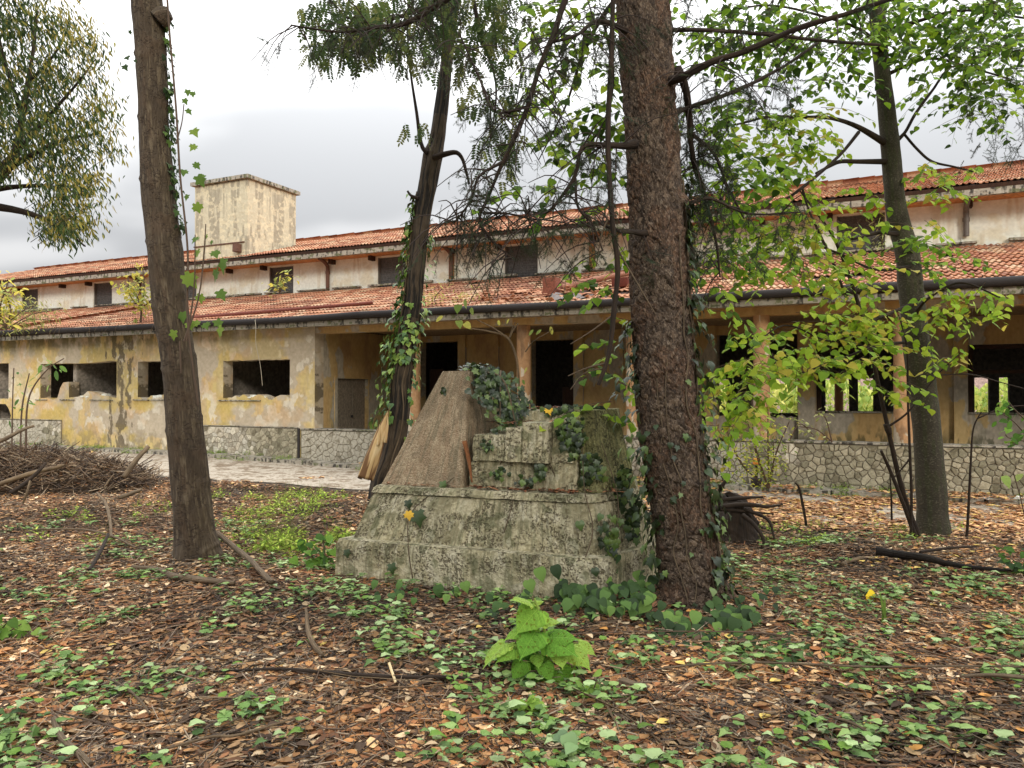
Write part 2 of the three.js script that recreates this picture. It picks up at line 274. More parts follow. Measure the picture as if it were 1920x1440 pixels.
T.smooth = tex(512, 1024, (u, v) => {         // grey brown bark with cracks and pale scrapes
  const x = u * 6, y = v * 12, a = fbm(x, y, 5, 111, 6, 12), b = fbm(x * 9, y * 3, 4, 112, 54, 36), cr = fbm(x * 2.2, y * 5, 4, 113, 13, 60), ver = fbm(x * 7, y * 0.7, 4, 114, 42, 8);
  let c = mix3([60, 49, 37], [84, 70, 53], a); c = mix3(c, [116, 102, 80], ss(0.55, 0.68, ver) * 0.55); const k = Math.max(ss(0.035, 0.0, Math.abs(cr - 0.52)) * ss(0.46, 0.56, fbm(x * 1.3, y * 1.3, 3, 115, 8, 16)), ss(0.02, 0.0, Math.abs(fbm(x * 1.4, y * 7, 3, 117, 8, 84) - 0.5)) * ss(0.52, 0.6, fbm(x, y * 0.8, 3, 118, 6, 10))); c = mix3(c, [62, 46, 34], k * 0.85); c = mix3(c, [78, 62, 46], ss(0.56, 0.68, fbm(x + 3, y * 0.6, 4, 116, 6, 7)) * 0.7);
  return [...c.map((q) => q + (b - 0.5) * 34), 0.6 - k * 0.5 + (b - 0.5) * 0.4];
});
T.furrow = tex(512, 1024, (u, v) => {         // long furrows
  const x = u * 14, y = v * 10, q = fbm(x * 0.5, y * 0.5, 3, 121, 7, 5), r = fbm(x * 1 + q * 1.2, y * 0.55, 4, 122, 14, 6), b = fbm(x * 3, y * 3, 3, 123, 42, 30), d = ss(0.32, 0.6, r);
  return [...mix3([28, 23, 18], [74, 62, 48], d).map((k) => k + (b - 0.5) * 34), d * 0.8 + b * 0.2];
});
T.green = tex(512, 512, (u, v) => {           // smooth young bark with lenticels and algae
  const x = u * 6, y = v * 6, a = fbm(x, y, 4, 131, 6, 6), b = fbm(x * 4, y * 14, 3, 132, 24, 84), m = fbm(x * 1.5, y * 0.8, 4, 133, 9, 5); let c = mix3([56, 51, 40], [76, 69, 54], a); c = mix3(c, [62, 63, 40], ss(0.48, 0.64, m) * 0.7); c = mix3(c, [104, 98, 82], ss(0.68, 0.74, b) * 0.5);
  return [...c.map((k) => k + (b - 0.5) * 22), b];
});
T.soil = tex(1024, 1024, (u, v) => {
  const x = u * 12, y = v * 12, a = fbm(x, y, 5, 141, 12, 12), b = fbm(x * 8, y * 8, 4, 142, 96, 96), w = worley(x * 6, y * 6, 143, 72, 72); let c = mix3([48, 37, 26], [76, 59, 41], b); c = mix3(c, [50, 38, 29], ss(0.5, 0.66, a) * 0.7); c = mix3(c, [134, 106, 80], ss(0.75, 0.95, w[2]) * ss(0.35, 0.15, w[0]) * 0.8);
  return [...c.map((k) => k + (b - 0.5) * 34), b * 0.7 + (1 - w[0]) * 0.3];
});
T.path = tex(1024, 512, (u, v) => {
  const x = u * 16, y = v * 8, a = fbm(x, y, 5, 151, 16, 8), b = fbm(x * 8, y * 8, 4, 152, 128, 64); let c = mix3([168, 156, 138], [190, 178, 160], a); c = mix3(c, [120, 102, 80], ss(0.54, 0.66, fbm(x * 1.6, y * 1.6, 5, 153, 26, 13)) * 0.8); c = mix3(c, [96, 78, 58], ss(0.62, 0.7, fbm(x * 6, y * 6, 3, 154, 96, 48)) * 0.6);
  return [...c.map((k) => k + (b - 0.5) * 30), b];
});
T.wood = tex(256, 512, (u, v) => { const a = fbm(u * 16, v * 3, 4, 161, 16, 3), k = ss(0.36, 0.5, a); return [...mix3(mix3([116, 84, 54], [204, 172, 122], k), [226, 204, 160], ss(0.5, 0.7, a)), a]; });
T.grey = tex(256, 512, (u, v) => { const a = fbm(u * 24, v * 5, 4, 171, 24, 5), s = fbm(u * 8, v * 8, 3, 172, 8, 8); return [...mix3([72, 58, 43], [132, 114, 90], a).map((k) => k * (0.8 + 0.4 * s)), a]; });
T.columnTex = tex(256, 512, (u, v) => { const x = u * 3, y = v * 9, a = fbm(x * 2, y, 4, 191, 6, 9), f = fbm(x * 10, y * 10, 3, 192, 30, 90), l = ss(0.6, 0.63, fbm(x * 2 + 5, y * 1.2 + 3, 5, 193, 6, 11)); let c = mix3([190, 152, 112], [172, 130, 92], a); c = mix3(c, [206, 190, 166], l); c = mix3(c, [120, 96, 74], ss(0.58, 0.7, fbm(x, y * 0.7 + 9, 4, 194, 3, 6)) * 0.6); return [...c.map((k) => k + (f - 0.5) * 26), 0.6 - l * 0.3 + (f - 0.5) * 0.3]; });
const MT = {
  wing: mat({ ...scaled(T.wing, 12.6, 3.4, -17.2, -0.1), bumpScale: 0.014 }), porch: mat({ ...scaled(T.porch, 6.5, 3.2, 0, 0), bumpScale: 0.012 }), upper: mat({ ...scaled(T.upper, 7.46, 1.9, -1.37, 4.2), bumpScale: 0.008 }),
  concrete: mat({ ...scaled(T.concrete, 3, 1.5), bumpScale: 0.012 }), tower: mat({ ...scaled(T.tower, 2.6, 2.6), bumpScale: 0.01 }),
  gutter: mat({ color: lin(50, 45, 44), roughness: 0.92, bumpMap: scaled(T.grain, 0.4, 0.4).bumpMap, bumpScale: 0.004 }),
  soffit: mat({ map: scaled(T.grain, 1.1, 1.1).map, color: lin(230, 164, 104), bumpScale: 0.004 }), ceiling: mat({ map: scaled(T.grain, 0.9, 0.9).map, color: lin(190, 164, 130) }),
  inner: mat({ map: scaled(T.grain, 1.3, 1.3).map, color: lin(196, 188, 176) }), floor: mat({ map: scaled(T.grain, 0.8, 0.8).map, color: lin(120, 110, 98) }),
  shutter: mat({ color: lin(112, 112, 112), roughness: 0.75, map: scaled(T.grain, 0.6, 0.6).map }), pipe: mat({ color: lin(128, 92, 76), roughness: 0.8, map: scaled(T.grain, 0.3, 0.3).map }), zinc: mat({ color: lin(130, 124, 118), roughness: 0.6, map: scaled(T.grain, 0.3, 0.3).map }),
  column: mat({ ...scaled(T.columnTex, 0.9, 3.0, 0, 0), bumpScale: 0.008 }), ochre: mat({ map: scaled(T.grain, 0.5, 0.5).map, color: lin(222, 168, 110) }), door: mat({ map: scaled(T.grain, 0.4, 0.9).map, color: lin(176, 164, 146), roughness: 0.7 }), darkWood: mat({ map: scaled(T.grain, 0.3, 1.2).map, color: lin(78, 54, 40) }),
  mortar: mat({ map: scaled(T.grain, 0.4, 0.4).map, color: lin(168, 160, 143), bumpMap: scaled(T.grain, 0.4, 0.4).bumpMap, bumpScale: 0.006 }),
  lime: mat({ ...scaled(T.lime, 1.25, 1.25), bumpScale: 0.02 }), mossStone: mat({ ...scaled(T.lime, 1.1, 1.1, 0.4, 0.3), color: lin(196, 200, 164), bumpScale: 0.024 }), granite: mat({ ...scaled(T.granite, 0.9, 0.9), bumpScale: 0.014 }),
  spruce: mat({ ...scaled(T.spruce, 1.0, 1.0), bumpScale: 0.012 }), smooth: mat({ ...scaled(T.smooth, 0.9, 1.7), bumpScale: 0.018 }), furrow: mat({ ...scaled(T.furrow, 0.5, 1.4), bumpScale: 0.014 }), green: mat({ ...scaled(T.green, 0.5, 0.9), bumpScale: 0.004 }),
  soil: mat({ ...scaled(T.soil, 1.6, 1.6), bumpScale: 0.02 }), path: mat({ ...scaled(T.path, 4, 2), bumpScale: 0.008 }),
  wood: mat({ ...scaled(T.wood, 1.1, 1.6), bumpScale: 0.01 }), stick: mat({ ...scaled(T.grey, 0.25, 0.7), bumpScale: 0.006 }), paleStick: mat({ ...scaled(T.grey, 0.25, 0.7), color: lin(255, 250, 240), bumpScale: 0.005 }), darkStick: mat({ ...scaled(T.grey, 0.25, 0.7), color: lin(120, 108, 100), bumpScale: 0.006 }), blackWood: mat({ ...scaled(T.grey, 0.2, 0.7), color: lin(84, 78, 74), bumpScale: 0.01 }), greenStem: mat({ color: lin(128, 148, 70) }), twig: mat({ color: lin(92, 74, 60) }), darkTwig: mat({ color: lin(58, 46, 40) }),
};
MT.paleStick.color.multiplyScalar(1.1);

// ---------------------------------------------------------------- ground, path, pavement
{
  const n = 240, pos = [], uv = [], idx = [], f = (t, s) => Math.sinh(t * s) / Math.sinh(s);
  for (let j = 0; j <= n; j++) for (let i = 0; i <= n; i++) {
    const x = f(i / n * 2 - 1, 5.2) * 300, z = -7 + f(j / n * 2 - 1, 5.2) * 300; pos.push(x, gh(x, z), z); uv.push(x, z);
  }
  for (let j = 0; j < n; j++) for (let i = 0; i < n; i++) { const a = j * (n + 1) + i, b = a + 1, c = a + n + 1, d = c + 1; idx.push(a, c, b, b, c, d); }
  const g = new THREE.BufferGeometry(); g.setAttribute('position', new THREE.Float32BufferAttribute(pos, 3)); g.setAttribute('uv', new THREE.Float32BufferAttribute(uv, 2)); g.setIndex(idx); g.computeVertexNormals();
  struct('ground', g, MT.soil);
}
{
  const pos = [], uv = [], idx = [], nu = 170, nn = 14;
  for (let j = 0; j <= nn; j++) for (let i = 0; i <= nu; i++) {
    const u = -34 + 50 * i / nu, e = (fbm(u * 0.9, 3, 4, 301) - 0.5) * 0.9, nn0 = mix(-3.35 + e, -0.58, j / nn), p = W(u, 0, nn0); pos.push(p.x, gh(p.x, p.z) + 0.012, p.z); uv.push(u, nn0);
  }
  for (let j = 0; j < nn; j++) for (let i = 0; i < nu; i++) { const a = j * (nu + 1) + i, b = a + 1, c = a + nu + 1, d = c + 1; idx.push(a, b, c, b, d, c); }
  const g = new THREE.BufferGeometry(); g.setAttribute('position', new THREE.Float32BufferAttribute(pos, 3)); g.setAttribute('uv', new THREE.Float32BufferAttribute(uv, 2)); g.setIndex(idx); g.computeVertexNormals();
  struct('path', g, MT.path);
}
{
  const k = new THREE.Group(); k.name = numbered('pavement'); k.userData.kind = 'structure'; k.position.set(0, 0, P0Z); k.rotation.y = -TH; scene.add(k);
  for (let u = -33; u < 16; u += 1.02) { const p = W(u + 0.5, 0, -0.4), y = gh(p.x, p.z); mesh('kerb_stone', roughBox(u, u + 1 - 0.015, y - 0.2, y + 0.085 + rr(-0.012, 0.012), 0.44, 0.6, 0.006, 0.16, u, [0, 0, 0, 0], 0.02), MT.concrete, k); }
  const list = []; for (let u = -33; u < 16; u += 1) { const p = W(u + 0.5, 0, -0.3), y = gh(p.x, p.z); list.push(box(u, u + 1, y - 0.2, y + 0.07, -0.02, 0.44)); } parts('paving', list, MT.concrete, k);
}
// ---------------------------------------------------------------- the long abandoned building
const bld = thing('abandoned_building', 'long derelict two storey building with red tiled roofs, peeling ochre walls and an open porch', 'building', V(0, 0, P0Z), -TH);
const LOCAL = (p) => V(toU(p.x, p.z), p.y, -toN(p.x, p.z));
function jag(x0, x1, y0, y1, b = 0, t = 0, seed = 1) {   // an opening with a broken bottom and top edge
  const r = rng(seed * 97 + 5), pts = [[x0, y0 + (b ? r() * b * 0.3 : 0)]], n = Math.max(4, Math.round((x1 - x0) / 0.1));
  if (b) for (let i = 1; i < n; i++) pts.push([mix(x0, x1, (i + (r() - 0.5) * 0.8) / n), y0 + (r() - 0.25) * b + (fbm(i * 0.4, seed, 2, 7) - 0.5) * b * 1.6]);
  pts.push([x1, y0], [x1, y1]);
  if (t) for (let i = n - 1; i > 0; i--) pts.push([mix(x0, x1, (i + (r() - 0.5) * 0.8) / n), y1 + (r() - 0.5) * t]);
  pts.push([x0, y1]); return pts;
}
function wall(u0, u1, y0, y1, holes, thick) {
  const s = new THREE.Shape([[u0, y0], [u1, y0], [u1, y1], [u0, y1]].map((p) => new THREE.Vector2(...p)));
  for (const h of holes) s.holes.push(new THREE.Path(h.map((p) => new THREE.Vector2(...p))));
  return new THREE.ExtrudeGeometry(s, { depth: thick, bevelEnabled: false });
}
const wingHoles = [
  [[-19.2, 1.42], [-15.62, 1.42], [-15.62, 2.42], [-19.2, 2.42]],
  [[-16.6, 0.3], [-15.75, 0.3], [-15.66, 0.45], [-15.58, 0.75], [-15.5, 0.95], [-15.62, 1.16], [-15.75, 1.27], [-16.6, 1.27]],
  [[-14.23, 1.44], [-13.95, 1.45], [-13.7, 1.4], [-13.52, 1.44], [-13.46, 1.56], [-13.4, 1.72], [-13.28, 1.86], [-13.06, 1.88], [-13.04, 1.46], [-12.7, 1.48], [-12.45, 1.53], [-12.3, 1.63], [-12.05, 1.6], [-11.8, 1.52], [-11.5, 1.5], [-11.19, 1.45], [-11.19, 2.39], [-11.4, 2.41], [-11.9, 2.38], [-12.6, 2.36], [-13.05, 2.37], [-14.23, 2.37]],
  jag(-10.41, -8.5, 1.46, 2.37, 0.09, 0.02, 4), jag(-7.52, -5.51, 1.46, 2.34, 0.09, 0.03, 6),
];
for (const [a, b, y] of [[-19.2, -15.62, 1.42]]) wingHoles[0][0][1] = y;
mesh('wing_wall', wall(-34, -4.81, -0.3, 3.14, wingHoles, 0.3).translate(0, 0, -0.3), MT.wing, bld);
{ const t = [];   // broken sill stones and plaster lumps
  for (const [a, b, y] of [[-14.4, -11.1, 1.43], [-10.55, -8.4, 1.44], [-7.66, -5.42, 1.44]]) { for (let x = a; x < b - 0.2;) { const w = rr(0.25, 0.7); if (R() < 0.72) mesh('sill', roughBox(x, Math.min(b, x + w), y - 0.05, y - 0.015, -0.1, 0.05, 0.006, 0.1, x), MT.concrete, bld); x += w + 0.03; } }
  for (let i = 0; i < 16; i++) { const u = [-12.25, -12.1, -11.9, -6.7, -6.5, -9.6][i % 6] + rr(-0.25, 0.25), s = rr(0.04, 0.1); t.push(roughBox(u - s, u + s, 1.46, 1.46 + s * rr(0.5, 1.1), -0.2 + rr(-0.03, 0.1), -0.05 + rr(0, 0.1), 0.02, 0.05, i)); }
  mesh('rubble', merge(t), MT.upper, bld).userData.kind = 'stuff'; }
// rooms behind the openings
parts('inner_wall', [box(-34, -4.9, -0.3, 3.1, -3.4, -3.25), box(-13.3, -13.14, -0.2, 3.1, -3.25, -0.3), box(-8.25, -8.1, -0.2, 3.1, -3.25, -0.3), box(-16.9, -16.75, -0.2, 3.1, -3.25, -0.3)], MT.inner, bld);
parts('floor', [box(-34, -4.9, -0.3, 0.14, -3.25, -0.3), box(-4.81, 17, -0.3, 0.13, -3.4, -0.28), box(-34, 17, -0.3, 0.12, -12, -3.6), box(-34, 17, -0.3, 0.1, -15.2, -12.3)], MT.floor, bld);
parts('ceiling', [box(-34, -4.9, 3.02, 3.1, -3.25, -0.3), box(-4.55, 17, 3.03, 3.1, -3.4, 0.4), box(-34, 17, 3.6, 3.7, -12, -3.6), box(-34, 17, 3.03, 3.1, -15.6, -12.3)], MT.ceiling, bld);
parts('beam', [box(-4.81, 17, 2.9, 3.03, -0.32, -0.02)], MT.porch, bld);
// end wall of the porch with the grey double door
{ const h = [[-1.97, 0.13], [-0.78, 0.13], [-0.78, 1.92], [-1.97, 1.92]];
  mesh('end_wall', wall(-3.4, -0.3, -0.3, 3.03, [h], 0.25).rotateY(-Math.PI / 2).translate(-4.81, 0, 0), MT.porch, bld);
  // rotateY(-90): shape x becomes local z
  const d = new THREE.Group(); d.name = 'door'; bld.add(d);
  for (const [a, b] of [[-1.96, -1.38], [-1.37, -0.79]]) { mesh('door_leaf', merge([box(-4.95, -4.9, 0.14, 1.9, a, b), box(-4.9, -4.885, 1.1, 1.78, a + 0.09, b - 0.09), box(-4.9, -4.885, 0.28, 0.95, a + 0.09, b - 0.09)]), MT.door, d); }
  mesh('handle', box(-4.89, -4.85, 1.0, 1.06, -1.44, -1.4), MT.gutter, d); parts('frame', [box(-4.83, -4.79, 0.13, 1.99, -0.78, -0.68), box(-4.83, -4.79, 0.13, 1.99, -2.07, -1.97), box(-4.83, -4.79, 1.92, 2.0, -1.97, -0.78)], MT.porch, d);
}
// back wall of the porch
const porchHoles = [jag(-4.2, -3.08, 0.13, 2.88), jag(-1.09, 0, 0.13, 2.84), jag(3.28, 4.9, 1.05, 2.83, 0.16, 0, 3), jag(5.26, 7.0, 1.22, 2.83), jag(7.94, 10.6, 1.22, 2.5), jag(11.2, 14, 1.22, 2.5)];
mesh('porch_wall', wall(-4.9, 17, -0.3, 4.05, porchHoles, 0.25).translate(0, 0, -3.65), MT.porch, bld);
mesh('inner_wall', wall(-34, -4.9, -0.3, 4.05, [], 0.1).translate(0, 0, -3.5), MT.inner, bld);
for (const [a, b, y, z] of [[-3.07, -2.86, 3.03, 0.09], [-2.3, -1.95, 3.03, 0.06], [0.01, 0.24, 3.03, 0.09], [1.0, 1.2, 3.03, 0.06], [3.02, 3.26, 3.03, 0.08], [4.92, 5.24, 3.03, 0.1], [7.05, 7.35, 3.03, 0.07], [7.7, 7.92, 3.03, 0.09]]) mesh('pilaster', box(a, b, 0.12, y, -3.41, -3.4 + z), MT.porch, bld);
mesh('door_leaf', merge([box(-0.42, -0.02, 0.14, 1.72, -3.75, -3.7)]), MT.darkWood, bld);
mesh('door_leaf', merge([box(-4.15, -3.75, 0.14, 2.2, -3.8, -3.75)]), MT.darkWood, bld);
for (const [a, b] of [[5.26, 7.0], [7.94, 10.6]]) { const w = new THREE.Group(); w.name = 'window'; bld.add(w); parts('frame', [box(a, a + 0.09, 1.2, 2.5, -3.6, -3.5), box(b - 0.09, b, 1.2, 2.5, -3.6, -3.5), box(a, b, 2.42, 2.5, -3.6, -3.51), box(a, b, 1.95, 2.02, -3.59, -3.52)], MT.darkWood, w); mesh('sill', box(a - 0.1, b + 0.1, 1.19, 1.22, -3.62, -3.36), MT.concrete, w); }
// far wall of the hall and the porch behind it
const farHoles = [[-6, -5], [1.5, 2.0], [3.0, 4.3], [4.95, 5.62], [5.87, 6.28], [8.9, 9.26], [9.5, 9.74], [11, 12]].map(([a, b]) => [[a, 0.95], [b, 0.95], [b, 2.02], [a, 2.02]]);
mesh('far_wall', wall(-34, 17, -0.3, 5.2, farHoles, 0.3).translate(0, 0, -12.3), MT.inner, bld);
parts('side_wall', [box(16.7, 17, -0.3, 5.2, -12.0, -3.65), box(-34, -33.7, -0.3, 3.1, -3.25, -0.3), box(-31.3, -31, 3, 5.2, -12.0, -3.65), box(16.7, 17, -0.3, 3.1, -3.4, -0.3), box(1.2, 1.35, 0, 3.6, -12, -9.2)], MT.upper, bld);
// round porch columns
for (const u of [-2.34, 0.17, 2.37, 4.61, 6.75, 8.98, 11.2, 13.5]) { const g = new THREE.CylinderGeometry(0.135, 0.138, 2.85, 28, 8, true).translate(u, 1.48, -0.17), uv = g.attributes.uv; for (let i = 0; i < uv.count; i++) uv.setXY(i, uv.getX(i) * 0.85 + u * 1.7, uv.getY(i) * 2.85); mesh('column', g, MT.column, bld); }
for (const u of [-5, 0.4, 2.6, 4.4, 5.22, 8.2, 11]) mesh('column', new THREE.CylinderGeometry(0.14, 0.14, 3.0, 20).translate(u, 1.55, -15.0), MT.column, bld);
// upper storey
const wins = []; for (let k = -7; k <= 4; k++) wins.push(-1.37 + 3.735 * k);
mesh('upper_wall', wall(-31, 17, 4.05, 5.21, wins.map((u) => [[u - 0.44, 4.1], [u + 0.44, 4.1], [u + 0.44, 5.16], [u - 0.44, 5.16]]), 0.25).translate(0, 0, -3.65), MT.upper, bld);
wins.forEach((u) => {
  const w = new THREE.Group(); w.name = 'window'; bld.add(w);
  const prof = []; for (let y = 4.1; y < 5.18; y += 0.06) prof.push([y, 0], [y + 0.04, 0.012], [y + 0.055, 0.012]); const list = [];
  const pos = [], idx = []; prof.forEach(([y, z], i) => { pos.push(u - 0.42, y, -3.5 + z, u + 0.42, y, -3.5 + z); if (i) { const a = i * 2 - 2; idx.push(a, a + 1, a + 2, a + 1, a + 3, a + 2); } });
  const g = new THREE.BufferGeometry(); g.setAttribute('position', new THREE.Float32BufferAttribute(pos, 3)); g.setAttribute('uv', new THREE.Float32BufferAttribute(pos.filter((_, i) => i % 3 < 2), 2)); g.setIndex(idx); g.computeVertexNormals();
  mesh('shutter', g.toNonIndexed(), MT.shutter, w); w.children[0].geometry.computeVertexNormals();
  parts('frame', [box(u - 0.45, u - 0.41, 4.1, 5.18, -3.52, -3.42), box(u + 0.41, u + 0.45, 4.1, 5.18, -3.52, -3.42)], MT.zinc, w);
});
for (let k = -8; k <= 4; k++) { const u = -1.37 + 3.735 * (k + 0.5); mesh('strip', box(u - 0.13, u + 0.02, 4.1, 5.2, -3.41, -3.385), k === 0 || k === -6 || k === -1 ? MT.ochre : MT.upper, bld); }
for (const [u, y, m] of [[-7.13, 4.44, MT.pipe], [-3.26, 4.5, MT.pipe], [7.92, 4.55, MT.zinc], [-14.5, 4.5, MT.pipe]]) {
  mesh('downpipe', merge([new THREE.CylinderGeometry(0.05, 0.05, 5.05 - y, 12).translate(u, (5.05 + y) / 2, -3.32), new THREE.CylinderGeometry(0.062, 0.062, 0.07, 12).translate(u, 4.86, -3.32), limb([V(u, 5.03, -3.32), V(u, 5.12, -3.2), V(u, 5.2, -2.95)], [0.05, 0.05], { seg: 6, sides: 10 })]), m, bld); }
// eaves
mesh('upper_soffit', box(-31.6, 17.4, 5.2, 5.24, -3.65, -2.86), MT.soffit, bld);
mesh('upper_fascia', roughBox(-31.6, 17.4, 5.17, 5.36, -2.88, -2.76, 0.006, 0.25, 3), MT.concrete, bld);
for (let k = -8; k <= 4; k++) for (const o of [0.5, 0.85]) mesh('bracket', box(-1.37 + 3.735 * k + o * 3.735 - 0.05, -1.37 + 3.735 * k + o * 3.735 + 0.05, 5.08, 5.2, -3.4, -3.2), MT.darkWood, bld);
mesh('lower_fascia', roughBox(-34.4, 17.4, 3.0, 3.12, 0.36, 0.46, 0.008, 0.2, 5), MT.concrete, bld);
mesh('lower_soffit', box(-34.4, 17.4, 3.1, 3.14, 0.0, 0.4), MT.ceiling, bld);
{ const gl = []; for (let u = -34.4; u < 17; u += 2.4) { const a = (fbm(u * 0.4, 2, 2, 401) - 0.5) * 0.07, b = (fbm((u + 2.4) * 0.4, 2, 2, 401) - 0.5) * 0.07; gl.push(limb([V(u, 3.185 + a, 0.5), V(u + 1.2, 3.185 + (a + b) / 2 - 0.006, 0.5), V(u + 2.4, 3.185 + b, 0.5)], [0.07, 0.07], { seg: 6, sides: 10, squash: 1 })); }
  for (const g of gl) mesh('gutter', g, MT.gutter, bld); }
// concrete tower
{ const t = new THREE.Group(); t.name = 'roof_tower'; bld.add(t);
  mesh('tower_wall', roughBox(-11.96, -9.87, 5.3, 7.72, -5.2, -3.16, 0.006, 0.3, 2, [0, 0, 0, 0], 0.02), MT.tower, t); mesh('cap', roughBox(-12.05, -9.78, 7.72, 7.84, -5.3, -3.06, 0.008, 0.2, 4), MT.concrete, t); mesh('ledge', box(-11.97, -9.98, 5.9, 5.93, -3.17, -3.13), MT.pipe, t); mesh('outlet', roughBox(-10.28, -10.08, 5.62, 5.86, -3.16, -2.98, 0.004, 0.1, 4), MT.pipe, t); }

// ---------------------------------------------------------------- roofs, tile by tile
function tileGeo(seed) {
  const xs = [0, 0.012, 0.03, 0.05, 0.072, 0.09, 0.1, 0.112, 0.13, 0.15, 0.172, 0.19, 0.2], ys = [0.018, 0.03, 0.03, 0.012, 0.006, 0.012, 0.026, 0.03, 0.03, 0.012, 0.006, 0.012, 0.02], pos = [], idx = [], r = rng(seed);
  const chip = r() < 0.4 ? 0.02 : 0, n = xs.length;
  for (let k = 0; k < 3; k++) for (let i = 0; i < n; i++) { const z = [-0.02, 0.345, 0.345][k] - (k ? chip * r() : 0); pos.push(xs[i], ys[i] + (k ? 0.03 : 0) - (k === 2 ? 0.017 : 0), z); }
  for (let k = 0; k < 2; k++) for (let i = 0; i < n - 1; i++) { const a = k * n + i, b = a + 1, c = a + n, d = c + 1; idx.push(a, c, b, b, c, d); }
  const g = new THREE.BufferGeometry(); g.setAttribute('position', new THREE.Float32BufferAttribute(pos, 3)); g.setAttribute('uv', new THREE.Float32BufferAttribute(pos.filter((_, i) => i % 3 !== 1), 2)); g.setIndex(idx); const q = g.toNonIndexed(); q.computeVertexNormals(); return q;
}
const tileGeos = [1, 2, 3].map(tileGeo), tileCols = [lin(188, 132, 100), lin(200, 150, 118), lin(174, 118, 90), lin(210, 176, 144), lin(158, 108, 84), lin(186, 152, 124), lin(138, 102, 82)], grainS = scaled(T.grain, 0.35, 0.35), tileMats = tileCols.map((c) => mat({ color: c.clone().multiplyScalar(1.45), map: grainS.map, bumpMap: grainS.bumpMap, bumpScale: 0.004, roughness: 0.9 }));
const tileWhite = mat({ color: 0xffffff, map: grainS.map, roughness: 0.9 });
const SL = Math.atan(0.299), cS = Math.cos(SL), sS = Math.sin(SL);
function roof(name, u0, u1, yE, zE, rows, seed, most, skip = () => false, upto = () => false) {
  const g = new THREE.Group(); g.name = name; bld.add(g); const r = rng(seed), L = rows * 0.335, all = [];
  const hi = name === 'upper_roof' ? L * cS : 0, slab = new THREE.ExtrudeGeometry(new THREE.Shape([[u0, 0], [u1, 0], [u1, L + 0.02], [u0 + hi, L + 0.02]].map((p) => new THREE.Vector2(...p))), { depth: 0.07, bevelEnabled: false }).translate(0, 0, -0.074).rotateX(SL - Math.PI / 2).translate(0, yE, zE); mesh('roof_slab', slab, MT.darkWood, g);
  const rot = new THREE.Matrix4(), q = new THREE.Quaternion(), e = new THREE.Euler();
  for (let k = 0; k < rows; k++) for (let i = 0; i < (u1 - u0) / 0.2 - 1e-6; i++) {
    const u = u0 + i * 0.2, s = (k + 1) * 0.335 - 0.345 + 0.02; if (upto(u, k)) continue; if (skip(u, k, r)) continue;
    const sag = (fbm(u * 0.35, k * 0.3, 3, seed) - 0.5) * 0.03, odd = r() < 0.03;
    e.set(SL + (r() - 0.5) * 0.03 + (odd ? 0.05 : 0), (r() - 0.5) * (odd ? 0.25 : 0.03), (r() - 0.5) * 0.03); q.setFromEuler(e);
    const p = V(u + (r() - 0.5) * 0.006, yE + (s + 0.335) * sS + sag * cS, zE - (s + 0.335) * cS + sag * sS);
    const m = new THREE.Matrix4().compose(p, q, V(0.995, 1, 1)), w = W(p.x, p.y, -p.z), [x, y, d] = project(w);
    all.push({ m, px: x > 0 && x < 1920 && d > 0 ? 1 / d : 0, c: Math.floor(r() * 7 * (0.4 + 0.6 * vn(u * 0.6, k * 0.5, seed))), g: Math.floor(r() * 3), dark: ss(0.45, 0.7, fbm(u * 0.45, k * 0.7, 4, seed + 3)) });
  }
  all.sort((a, b) => b.px - a.px);
  all.slice(0, most).forEach((t) => { const o = mesh('roof_tile', tileGeos[t.g], tileMats[t.c], g); t.m.decompose(o.position, o.quaternion, o.scale); });
  const c = new THREE.Color(); [0, 1, 2].forEach((k) => { const mine = all.slice(most).filter((t) => t.g === k), im = new THREE.InstancedMesh(tileGeos[k], tileWhite, mine.length); im.name = 'roof_tiles'; im.userData.kind = 'stuff'; mine.forEach((t, i) => { im.setMatrixAt(i, t.m); c.copy(tileCols[t.c]).multiplyScalar(1.45 * (1 - 0.35 * t.dark)); im.setColorAt(i, c); }); im.castShadow = im.receiveShadow = true; g.add(im); });
  return g;
}
const roofU = (x) => { const t = (x - 960) / F; return t; };
roof('lower_roof', -34.4, 17.4, 3.19, 0.5, 12, 501, 300, (u, k, r) => (u > 0.55 && u < 2.3 && k > 0 && k < 5 && r() < 0.5) || (u > 5.0 && u < 6.4 && k === 3 && r() < 0.6) || r() < 0.004);
roof('upper_roof', -31.4, 17.4, 5.37, -2.74, 15, 502, 300, () => false, (u, k) => (u < -31.4 + (k + 1) * 0.33) || (u > -12.1 && u < -9.9 && k > 0 && k < 8));
